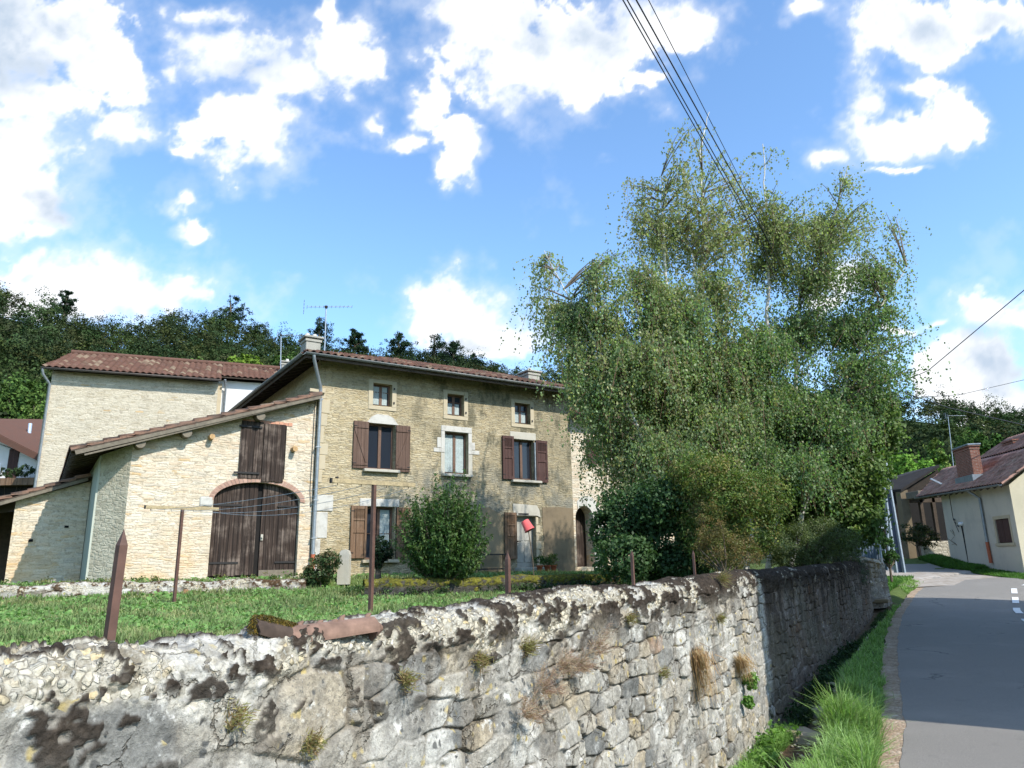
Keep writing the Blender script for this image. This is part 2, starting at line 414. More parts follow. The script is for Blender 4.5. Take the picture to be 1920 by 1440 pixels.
def mat_wood(name, dark, light, weather=.4, sc=1.0, plank=.13, grey=(.30, .27, .24)):
    mm, t = newmat(name); c = objc(t)
    sp = t.n('ShaderNodeSeparateXYZ', {0: c})
    pl = t.m('FLOOR', t.m('DIVIDE', sp.outputs[0], plank)); fr = t.m('FRACT', t.m('DIVIDE', sp.outputs[0], plank))
    pv = t.n('ShaderNodeTexWhiteNoise', {'W': pl}, noise_dimensions='1D').outputs[0]
    st = t.n('ShaderNodeCombineXYZ', {0: t.m('MULTIPLY', sp.outputs[0], 24), 1: pv, 2: t.m('MULTIPLY', sp.outputs[2], .8)}).outputs[0]
    g = t.noise(st, 1.0 * sc, 6, .7); b = t.noise(c, 1.8, 5, .65)
    col = t.mix(t.ss(g, .3, .7), dark, light)
    col = t.mix(t.m('MULTIPLY', pv, .45), col, dark)
    col = t.mix(t.m('MULTIPLY', t.ss(t.m('ADD', t.m('MULTIPLY', b, .6), t.m('MULTIPLY', g, .45)), .5, .72), weather), col, grey)
    gap = t.m('MAXIMUM', t.ss(fr, .05, .0), t.ss(fr, .95, 1.0))
    col = t.mix(t.m('MULTIPLY', gap, .9), col, (.01, .008, .006))
    finish(t, col, .75, t.m('SUBTRACT', g, t.m('MULTIPLY', gap, 2.0)), .6, .008, spec=.25)
    return mm
M_DOORW = mat_wood('weathered_planks', (.014, .009, .007), (.062, .040, .029), .8, 1.0, .115, (.23, .18, .145))
M_SHUT = mat_wood('brown_shutter_paint', (.085, .05, .036), (.13, .08, .058), .25, 1.0, .12, (.2, .14, .11))
M_SHUTD = mat_wood('dark_shutter_paint', (.055, .028, .023), (.09, .045, .037), .25, 1.0, .12, (.12, .08, .07))
M_SHUTO = mat_wood('old_shutter_wood', (.12, .07, .04), (.20, .12, .07), .35, 1.0, .25, (.25, .2, .15))
M_FRAME = mat_plain('window_frame_wood', (.13, .075, .05), .6, .3, 20)
M_WOODD = mat_plain('rafter_wood', (.075, .055, .04), .85, .4, 10)
M_WOODL = mat_plain('board_wood', (.16, .135, .10), .85, .3, 10)
M_LOG = mat_plain('beam_end_wood', (.42, .27, .13), .85, .35, 25)
M_GREYD = mat_plain('grey_door_paint', (.34, .33, .29), .7, .2, 6)
M_ZINC = mat_plain('zinc', (.30, .33, .35), .45, .25, 8, metal=.5)
M_GUT = mat_plain('old_gutter', (.17, .175, .165), .6, .3, 6, metal=.2)
M_GALV = mat_plain('galvanised_steel', (.33, .38, .43), .5, .2, 8, metal=.3)
M_RUSTP = mat_plain('brown_painted_steel', (.10, .052, .038), .6, .3, 18, spec=.4)
M_RUSTL = mat_plain('lichened_steel', (.33, .26, .15), .8, .4, 30)
M_REDP = mat_plain('red_plastic', (.75, .13, .12), .45, .12, 5, spec=.4)
M_BRICK = None
M_IRON = mat_plain('black_iron', (.02, .018, .017), .6, .3, 20)
M_DARK = mat_plain('dark_interior', (.012, .010, .009), .9, .3, 4)
M_TERRA = mat_plain('terracotta_broken', (.205, .125, .09), .85, .38, 22, bstr=.4)
M_PINKT = mat_plain('terracotta_pipe', (.42, .12, .06), .8, .2, 22)
M_CABLE = mat_plain('cable', (.03, .03, .035), .6, .1, 5)
M_BARKW = mat_plain('birch_bark', (.52, .49, .44), .8, .35, 9, bstr=.3)
M_BARK = mat_plain('bark', (.11, .085, .06), .9, .4, 14, bstr=.6, bdist=.02)
M_TWIG = mat_plain('dry_twigs', (.22, .14, .10), .9, .3, 20)
M_LACE = mat_plain('lace_curtain', (.34, .39, .38), .9, .25, 30)
M_LAMP = mat_plain('white_globe', (.8, .8, .8), .3, .05, 3)

def mat_glass(name, col=(.02, .025, .035)):
    mm, t = newmat(name); c = objc(t)
    n = t.noise(c, 2.0, 2, .5)
    finish(t, col, .12, n, .12, .02, spec=.35)
    return mm
M_GLASS = mat_glass('window_glass')
def mat_brick(name, c1, c2, mort, sx=1.0):
    mm, t = newmat(name); c = objc(t)
    sp = t.n('ShaderNodeSeparateXYZ', {0: c})
    v = t.n('ShaderNodeCombineXYZ', {0: t.m('ADD', sp.outputs[0], sp.outputs[1]), 1: sp.outputs[2], 2: 0.0}).outputs[0]
    b = t.n('ShaderNodeTexBrick', {'Vector': v, 'Color1': (*c1, 1), 'Color2': (*c2, 1), 'Mortar': (*mort, 1), 'Scale': 1.0, 'Mortar Size': .008, 'Brick Width': .22, 'Row Height': .065})
    n = t.noise(c, 7, 5, .65)
    col = t.mix(t.m('MULTIPLY', t.ss(n, .4, .7), .5), b.outputs[0], tuple(x * .5 for x in c1))
    finish(t, col, .9, t.m('ADD', n, b.outputs[1]), .4, .01, spec=.15)
    return mm
M_BRICK = mat_brick('red_brick', (.28, .10, .065), (.20, .075, .05), (.3, .25, .2))
M_ARCHB = mat_plain('arch_brick', (1, 1, 1), .9, .2, 30, useattr=True)

# rock wall material reading computed stone colours
def mat_rock(name):
    mm, t = newmat(name); a = attr(t); g = t.n('ShaderNodeNewGeometry').outputs['Position']
    f = t.noise(g, 55, 6, .7); f2 = t.noise(g, 14, 5, .65); f3 = t.noise(g, 150, 3, .6)
    col = t.mix(t.ss(f2, .35, .7), t.mix(1.0, a, (.74, .74, .74), 'MULTIPLY'), t.mix(1.0, a, (1.12, 1.12, 1.12), 'MULTIPLY'))
    col = t.mix(t.ss(f, .3, .7), t.mix(1.0, col, (.62, .62, .63), 'MULTIPLY'), col)
    lum = t.n('ShaderNodeSeparateColor', {0: a}).outputs[1]
    bright = t.ss(lum, .12, .3)
    # lichen rosettes (dark dots, pale and ochre crusts)
    v = t.vor(t.vm('ADD', g, t.n('ShaderNodeVectorMath', {0: t.noise(g, 20, 3, .6, col=True), 3: .03}, operation='SCALE').outputs[0]), 17, 'F1', 0)
    vc = t.n('ShaderNodeSeparateColor', {0: t.vor(g, 17, 'F1', 1)})
    col = t.mix(t.m('MULTIPLY', t.m('MULTIPLY', t.ss(v, .34, .2), t.ss(vc.outputs[0], .72, .78)), bright), col, (.10, .10, .095))
    col = t.mix(t.m('MULTIPLY', t.m('MULTIPLY', t.ss(v, .42, .2), t.ss(vc.outputs[1], .82, .88)), t.m('MULTIPLY', bright, .6)), col, (.52, .40, .14))
    n4 = t.noise(g, 9, 6, .7)
    col = t.mix(t.m('MULTIPLY', t.m('MULTIPLY', t.ss(n4, .58, .68), bright), .55), col, (.80, .79, .74))
    # thin cracks
    cw = t.vm('ADD', g, t.n('ShaderNodeVectorMath', {0: t.noise(g, 4, 5, .65, col=True), 3: .28}, operation='SCALE').outputs[0])
    ck = t.vor(cw, 3.6, 'DISTANCE_TO_EDGE', 0); cm = t.m('MULTIPLY', t.ss(ck, .022, .006), t.ss(t.noise(g, 3.1, 4, .6), .46, .56)); cm = t.m('MULTIPLY', cm, bright)
    col = t.mix(t.m('MULTIPLY', cm, .75), col, (.07, .058, .042))
    # fine dark specks
    sp_ = t.vor(g, 70, 'F1', 0); sc2 = t.n('ShaderNodeSeparateColor', {0: t.vor(g, 70, 'F1', 1)})
    col = t.mix(t.m('MULTIPLY', t.m('MULTIPLY', t.ss(sp_, .36, .2), t.ss(sc2.outputs[0], .62, .66)), t.m('MULTIPLY', bright, .55)), col, (.13, .125, .11))
    # pebbles set in the mortar of the top
    al = t.n('ShaderNodeAttribute', None, attribute_name='Col').outputs['Alpha']
    pw = t.vm('ADD', g, t.n('ShaderNodeVectorMath', {0: t.noise(g, 25, 3, .6, col=True), 3: .012}, operation='SCALE').outputs[0])
    pv = t.vor(pw, 34, 'F1', 0); pcn = t.n('ShaderNodeSeparateColor', {0: t.vor(pw, 34, 'F1', 1)}); pe = t.vor(pw, 34, 'DISTANCE_TO_EDGE', 0)
    pcol = t.ramp(pcn.outputs[0], [(0, (.42, .40, .34)), (.3, (.60, .55, .43)), (.5, (.50, .44, .33)), (.7, (.68, .64, .54)), (.85, (.58, .47, .27)), (1, (.36, .36, .35))])
    pcol = t.mix(t.ss(f, .25, .7), t.mix(1.0, pcol, (.7, .7, .7), 'MULTIPLY'), pcol)
    gapc = t.mix(t.ss(f2, .4, .6), (.20, .175, .13), (.42, .39, .32)); keep = t.ss(pcn.outputs[1], .22, .26)
    pm = t.m('MULTIPLY', t.ss(pe, .03, .12), keep); pcol = t.mix(pm, gapc, pcol)
    am = t.m('MULTIPLY', t.ss(al, .35, .65), bright); col = t.mix(am, col, pcol)
    h = t.m('ADD', t.m('MULTIPLY', f, .8), t.m('ADD', t.m('MULTIPLY', f2, 1.2), t.m('MULTIPLY', f3, .25)))
    h = t.m('ADD', t.m('SUBTRACT', h, t.m('MULTIPLY', cm, 1.2)), t.m('MULTIPLY', t.m('MULTIPLY', am, pm), t.m('SUBTRACT', 1.6, t.m('MULTIPLY', pv, 2.0))))
    finish(t, col, .95, h, .9, .012, spec=.12)
    return mm
M_ROCK = mat_rock('old_stone_wall')

def mat_soil(name):
    mm, t = newmat(name); g = t.n('ShaderNodeNewGeometry').outputs['Position']; a = attr(t)
    n = t.noise(g, 6, 6, .65); n2 = t.noise(g, 45, 4, .6); n3 = t.noise(g, .5, 4, .6)
    col = t.mix(t.ss(n, .3, .7), t.mix(1.0, a, (.65, .65, .65), 'MULTIPLY'), t.mix(1.0, a, (1.2, 1.2, 1.2), 'MULTIPLY'))
    col = t.mix(t.m('MULTIPLY', t.ss(n3, .4, .7), .3), col, t.mix(1.0, a, (.9, .8, .5), 'MULTIPLY'))
    finish(t, col, .95, t.m('ADD', n, n2), .6, .03, spec=.1)
    return mm
M_SOIL = mat_soil('ground')
def mat_asphalt(name, base=(.205, .19, .168)):
    mm, t = newmat(name); g = t.n('ShaderNodeNewGeometry').outputs['Position']
    v = t.noise(g, 160, 3, .7); n = t.noise(g, .6, 5, .6); n2 = t.noise(g, 5, 5, .65)
    col = t.mix(t.ss(v, .3, .75), tuple(x * .7 for x in base), tuple(x * 1.25 for x in base))
    col = t.mix(t.m('MULTIPLY', t.ss(n, .45, .7), .35), col, tuple(x * 1.35 for x in base))
    col = t.mix(t.m('MULTIPLY', t.ss(n2, .58, .72), .3), col, tuple(x * .55 for x in base))
    cr = t.vor(t.vm('ADD', g, t.n('ShaderNodeVectorMath', {0: t.noise(g, 1.5, 4, .6, col=True), 3: .8}, operation='SCALE').outputs[0]), .55, 'DISTANCE_TO_EDGE', 0)
    col = t.mix(t.m('MULTIPLY', t.m('MULTIPLY', t.ss(cr, .012, .003), t.ss(n, .5, .6)), .7), col, (.03, .03, .03))
    finish(t, col, .85, v, .5, .004, spec=.3)
    return mm
M_ASPH = mat_asphalt('asphalt')
M_GRAV = None
def mat_gravel(name, cols):
    mm, t = newmat(name); g = t.n('ShaderNodeNewGeometry').outputs['Position']
    c = t.vor(g, 38, 'F1', 1); d = t.vor(g, 38, 'F1', 0); n = t.noise(g, 3, 5, .6)
    s = t.n('ShaderNodeSeparateColor', {0: c})
    col = t.ramp(s.outputs[0], [(i / (len(cols) - 1), p) for i, p in enumerate(cols)])
    col = t.mix(t.ss(n, .35, .7), t.mix(1.0, col, (.7, .66, .6), 'MULTIPLY'), col)
    finish(t, col, .95, t.m('SUBTRACT', 1.0, d), .8, .012, spec=.15)
    return mm
M_GRAV = mat_gravel('gravel', [(.26, .19, .13), (.42, .32, .23), (.34, .26, .19), (.5, .42, .33)])
M_APRON = mat_gravel('old_concrete', [(.34, .31, .28), (.40, .36, .32), (.36, .33, .29)])
M_PAINT = mat_plain('road_paint', (.72, .72, .70), .7, .12, 30)

# ------------------------------------------------------------------ clouds: a sheet of cloud on a far dome, alpha per vertex
def sky_clouds():
    az = np.arange(-1.35, 1.35, .0021); el = np.arange(-.02, 1.2, .0021)
    A, E_ = np.meshgrid(az, el); D = np.stack([np.sin(A) * np.cos(E_), np.cos(A) * np.cos(E_), np.sin(E_)], -1)
    zf = np.maximum(D @ FW, .15); px = 960 + FOC * (D @ RT) / zf; py = 720 - FOC * (D @ UP) / zf
    wx = fbm(px / 90, py / 90, 5, 101, .55) - .5; wy = fbm(px / 90 + 40, py / 90 + 7, 5, 151, .55) - .5
    qx = px + wx * 95; qy = py + wy * 75
    L = np.full(px.shape, 9.0)
    for c in CL:
        x, y, rx, ry = c[:4]; off = c[4] if len(c) > 4 else 0
        l = np.hypot((qx - x) / rx, (qy - y) / ry) / 1.10 + off * .8
        h = np.clip(.5 + .5 * (l - L) / .18, 0, 1); L = l * (1 - h) + L * h - .18 * h * (1 - h)
    n1 = fbm(px / 60, py / 52, 7, 201, .58); n2 = fbm(px / 17 + wx * 4, py / 17 + wy * 4, 5, 231, .6); n3 = fbm(px / 200, py / 120, 4, 251)
    d = 1.06 - L + 1.25 * (n1 - .5) + .42 * (n2 - .5)
    soft = np.interp(n3, [.35, .65], [.32, .85])
    a = sstep(d, 0, 1) * 0 + sstep(d / soft, .0, 1.0)
    halo = sstep(1.5 - L + 1.6 * (n1 - .5), 0, 1.1) * .38; a = np.maximum(a, halo)
    veil = sstep(fbm(px / 170, py / 150, 6, 271, .6), .60, .80) * .14; a = np.maximum(a, veil)
    out = sstep(np.hypot((px - 960) / 1350, (py - 600) / 1000), .92, 1.05)      # scattered clouds beyond the photographed part
    far = sstep(fbm(A * 7, E_ * 9, 6, 301, .55), .52, .62); a = a * (1 - out) + far * out
    G = np.full(px.shape, 9.0)
    for c in GR: G = np.minimum(G, np.hypot((qx - c[0]) / c[2], (qy - c[1]) / c[3]))
    g = sstep(1.15 - G + 1.1 * (n1 - .5), 0, 1.2) * .7
    tex = np.clip((n2 - .5) * 1.1 + (n1 - .5) * 1.2, -.5, .5)
    g = np.clip(g + sstep(d, .2, 1.2) * (.13 + .38 * tex), 0, 1)[..., None]
    col = np.array([.64, .645, .655]) * (1 - g) + np.array([.30, .365, .45]) * g
    a = a * sstep(D[..., 2], -.02, .01)
    ny_, nx_ = px.shape; i2 = np.arange(ny_ - 1)[:, None] * nx_ + np.arange(nx_ - 1)[None]
    F = np.stack([i2, i2 + 1, i2 + nx_ + 1, i2 + nx_], -1).reshape(-1, 4); al = a.ravel()
    keep = al[F].max(axis=1) > .004; F = F[keep]
    used = np.zeros(al.size, bool); used[F.ravel()] = True; mp = np.cumsum(used) - 1
    me_o = npmesh('sky_clouds', (D.reshape(-1, 3) * 1900)[used], mp[F], col.reshape(-1, 3)[used], M_CLOUD)
    c4 = np.ones((used.sum(), 4), np.float32); c4[:, :3] = col.reshape(-1, 3)[used]; c4[:, 3] = al[used]
    me_o.data.attributes['Col'].data.foreach_set('color', c4.ravel()); me_o['kind'] = 'structure'
M_CLOUD, _t = newmat('cloud'); _a = _t.n('ShaderNodeAttribute', None, attribute_name='Col')
_e = _t.n('ShaderNodeEmission', {0: _a.outputs[0], 1: 1.0}); _tr = _t.n('ShaderNodeBsdfTransparent')
_mx = _t.n('ShaderNodeMixShader', {0: _a.outputs['Alpha'], 1: _tr.outputs[0], 2: _e.outputs[0]}); _t.n('ShaderNodeOutputMaterial', {0: _mx.outputs[0]})
M_CLOUD.cycles.emission_sampling = 'NONE'
sky_clouds()

# ------------------------------------------------------------------ terrain
WALL = np.array([(-2.75, 0.0), (-1.44, 2.14), (2.77, 9.0), (9.2, 20.0)])   # crest line of the roadside wall, plan
def wall_x(y): return np.interp(y, [-30, 0, 2.14, 9, 20, 21.5, 26, 40, 60], [-21.2, -2.75, -1.44, 2.77, 9.2, 10.1, 11.5, 17.5, 27])
def road_l(y): return np.interp(y, [-30, 0, 6.2, 7.66, 10.66, 14.1, 18.6, 23.5, 26.9, 29.5, 31.5, 33.5, 36, 60], [-14.8, -.2, 2.97, 3.76, 5.25, 7.0, 9.45, 12.5, 14.9, 17.6, 20.5, 25, 34, 140])
def zroad(y): return np.interp(y, [-40, 8, 10.7, 14, 18.6, 23.5, 27, 33, 36, 60, 120], [0, 0, .05, .1, .2, .5, .7, .92, 1.3, 2.0, 4])
FO = np.array([-5.638, 20.6]); FD = np.array([math.sin(R_(57)), math.cos(R_(57))]); FN = np.array([FD[1], -FD[0]])
def garden_z(x, y):
    off = (x - FO[0]) * FN[0] + (y - FO[1]) * FN[1]; u = (x - FO[0]) * FD[0] + (y - FO[1]) * FD[1]
    e = np.interp(u, [0, 1, 4.5, 6, 20], [1.65, 1.65, 3.6, 5.2, 6])
    z = np.where(off < e - .1, 1.28 - np.clip(off, 0, 4) * .02, np.interp(off - e, [-.1, .1, 2.5, 5.5, 30], [1.24, 1.04, .95, .9, .9]))
    return z
RX = [0, 70, 150, 200, 280, 400, 480, 520, 620, 700, 850, 950, 1040, 1200, 1400, 1640, 1760, 1850, 1920]
RY = [556, 582, 614, 624, 614, 604, 620, 645, 662, 666, 680, 702, 716, 740, 752, 772, 790, 804, 818]
_az = []; _tn = []
for x, y in zip(RX, RY):
    r = ray(x, y); _az.append(math.atan2(r[0], r[1])); _tn.append(r[2] / math.hypot(r[0], r[1]))
_az = np.array([-1.6, -1.0] + _az + [1.0, 1.6]); _tn = np.array([.22, .33] + _tn + [.14, .08])
def ridge(a):
    D = np.interp(a, [-1.6, -.6, 0, .2, .45, 1.6], [170, 170, 185, 230, 320, 320]); D0 = np.interp(a, [-1.6, -.6, 0, .3, 1.6], [46, 46, 60, 95, 95])
    return D, D0, np.interp(a, _az, _tn) * D + 1.6 - 5.5
def hill_z(x, y):
    d = np.hypot(x, y); a = np.arctan2(x, y); D, D0, h = ridge(a)
    t = np.clip((d - D0) / (D - D0), 0, 1)
    fr = sstep(np.abs(a), 1.9, 1.5)
    return (h * (t ** 1.25) * (1 - .25 * sstep(d, D * 1.05, D * 1.6))) * fr + 1.2 * fbm(x / 30, y / 30, 3, 5) * sstep(d, D0, D0 + 20)
def ground_z(x, y):
    s = x - wall_x(y)                                      # sideways distance to the wall crest (x direction)
    sp = s * .85
    e = (x - road_l(y)) * .86
    zr = zroad(y)
    inw = sstep(y, 21.5, 20)                               # ditch only along the wall
    dn_ = np.interp(y, [6.5, 8, 9.5, 14], [.16, .05, -.20, -.32]); dd = -.36 * sstep(sp, -.05, .12) * (1 - sstep(sp, .66 + dn_, .98 + dn_)) * inw * np.interp(y, [9, 12, 18], [1, .75, .5])
    verge = .07 * sstep(sp, .7 + dn_, 1.0 + dn_) * sstep(e, -.3, -.6)
    zl = zr + dd + verge - .02 * sstep(e, -.3, -.05)
    zl = zl - .04 * sstep(e, -.42, -.28)
    # land right of the road
    er = e - 4.6
    zl = np.where((er > 0), zr + .05 * sstep(er, 0, .5), zl)
    bank = np.interp(y, [24, 27, 30, 36], [0, .03, .10, .18])
    bx = 20.39 - .163 * (35 - y)                         # front of the grey house
    zl = zl + bank * sstep(x, bx - 1.5, bx - .5) * (y > 22) * sstep(y, 39, 36)
    zg = garden_z(x, y)
    wdt = np.interp(y, [20, 24, 40], [.16, 1.2, 6]); sh = np.interp(y, [20, 24], [.17, 0])
    k = sstep(s + sh, -wdt, wdt * .9)
    z = zg * (1 - k) + zl * k
    return z + hill_z(x, y)

def grid_axis(lo, a, b, hi, st, g=1.13):
    c = list(np.arange(a, b, st)); L = []; p = a; q = st
    while p > lo: q *= g; p -= q; L.append(p)
    Rr = []; p = c[-1]; q = st
    while p < hi: q *= g; p += q; Rr.append(p)
    return np.array(L[::-1] + c + Rr)
gx = grid_axis(-900, -12, 14, 900, .14, 1.09); gy = grid_axis(-300, -1, 24, 900, .14, 1.09)
GX, GY = np.meshgrid(gx, gy); GZ = ground_z(GX, GY)
GZ = GZ + .02 * (fbm(GX * 2, GY * 2, 3, 3) - .5) * (GX < wall_x(GY) + 1.0)
nx, ny = len(gx), len(gy)
ii = np.arange(ny - 1)[:, None] * nx + np.arange(nx - 1)[None, :]
GF = np.stack([ii, ii + 1, ii + nx + 1, ii + nx], -1).reshape(-1, 4)
sP = (GX - wall_x(GY)) * .85; eP = (GX - road_l(GY)) * .86
gcol = np.zeros(GX.shape + (3,)); gcol[:] = (.085, .12, .035)
dirt = np.array((.13, .092, .058)); dk = np.array((.028, .045, .016))
k = (sstep(sP, -.1, .0) * (1 - sstep(sP, .84 + np.interp(GY, [6.5, 8, 9.5, 14], [.16, .05, -.20, -.32]), 1.0 + np.interp(GY, [6.5, 8, 9.5, 14], [.16, .05, -.20, -.32]))) * (GY < 21))[..., None]; gcol = gcol * (1 - k) + dirt * k
k = (sstep(eP, -.3, -.1) * (eP < 5.2))[..., None]; gcol = gcol * (1 - k) + np.array((.22, .18, .13)) * k
k = sstep(np.hypot(GX, GY), 42, 55)[..., None]; gcol = gcol * (1 - k) + dk * k
npmesh('ground', np.stack([GX, GY, GZ], -1).reshape(-1, 3), GF, gcol.reshape(-1, 3), M_SOIL, smooth=True)['kind'] = 'structure'

def strip(name, ys, xl, xr, dz, mat, n=14, kind='structure', crown=0.0, jl=0, jr=0, col=(1, 1, 1)):
    ys = np.asarray(ys, float); L = xl(ys); Rr = xr(ys)
    if jl: L = L + jl * (fbm(ys * 3, ys * 0, 4, 21) - .5)
    if jr: Rr = Rr + jr * (fbm(ys * 4, ys * 0 + 5, 4, 22) - .5)
    t = np.linspace(0, 1, n)[None]; X = L[:, None] * (1 - t) + Rr[:, None] * t; Y = np.repeat(ys[:, None], n, 1)
    Z = zroad(Y) + dz + crown * 4 * t * (1 - t)
    i2 = np.arange(len(ys) - 1)[:, None] * n + np.arange(n - 1)[None]
    F = np.stack([i2, i2 + 1, i2 + n + 1, i2 + n], -1).reshape(-1, 4)
    o = npmesh(name, np.stack([X, Y, Z], -1).reshape(-1, 3), F, np.ones((X.size, 3)), mat, smooth=True)
    if kind: o['kind'] = kind
    return o
road_r = lambda y: road_l(y) + np.interp(y, [-30, 24, 27, 29.5, 36], [5.6, 5.6, 7.5, 20, 60])
strip('gravel_shoulder', np.linspace(-6, 27, 260), lambda y: road_l(y) - .24, lambda y: road_l(y) + .35, -.001, M_GRAV, 8, jl=.10)
strip('road', list(np.linspace(-8, 36, 320)), road_l, road_r, .004, M_ASPH, 20, crown=.05, jl=.07)
# pale worn concrete junction apron beside the road, and the side lane
def patch(name, pts, mat, dz, nsub=24):
    pts = np.array(pts, float); n = len(pts)
    # quad patch (4 corners) following the ground
    u, v = np.meshgrid(np.linspace(0, 1, nsub), np.linspace(0, 1, nsub))
    X = (1 - u) * (1 - v) * pts[0, 0] + u * (1 - v) * pts[1, 0] + u * v * pts[2, 0] + (1 - u) * v * pts[3, 0]
    Y = (1 - u) * (1 - v) * pts[0, 1] + u * (1 - v) * pts[1, 1] + u * v * pts[2, 1] + (1 - u) * v * pts[3, 1]
    Z = np.maximum(ground_z(X, Y), zroad(Y)) + dz
    i2 = np.arange(nsub - 1)[:, None] * nsub + np.arange(nsub - 1)[None]
    F = np.stack([i2, i2 + 1, i2 + nsub + 1, i2 + nsub], -1).reshape(-1, 4)
    o = npmesh(name, np.stack([X, Y, Z], -1).reshape(-1, 3), F, np.ones((X.size, 3)), mat, smooth=True); o['kind'] = 'structure'
patch('pavement', [(12.4, 24.6), (17.5, 25.8), (20.0, 31.0), (14.4, 31.5)], M_APRON, .03)
patch('side_lane', [(14.7, 27.4), (18.0, 26.9), (19.1, 34.6), (15.4, 35.0)], M_ASPH, .022)
# curved broken centre line
cl_y = lambda t: t
mb = MB()
def cline(y): return road_l(y) + np.interp(y, [12, 16.3, 23.4, 30], [2.85, 2.7, 3.0, 5.2])
for y0, y1 in ((10.8, 13.3), (14.5, 16.6), (17.8, 19.0), (19.9, 21.2), (22.1, 23.4), (24.3, 25.5), (26.4, 27.4)):
    ys = np.linspace(y0, y1, 8); X = cline(ys); 
    for a in range(7):
        dx = X[a + 1] - X[a]; dy = ys[a + 1] - ys[a]; l = math.hypot(dx, dy); nxx, nyy = dy / l * .075, -dx / l * .075
        za = float(zroad(ys[a])) + .012 + .05 + .006; zb = float(zroad(ys[a + 1])) + .012 + .05 + .006
        mb.face([(X[a] - nxx, ys[a] - nyy, za), (X[a] + nxx, ys[a] + nyy, za), (X[a + 1] + nxx, ys[a + 1] + nyy, zb), (X[a + 1] - nxx, ys[a + 1] - nyy, zb)])
o = mb.build('road_marking', M_PAINT); o['kind'] = 'structure'

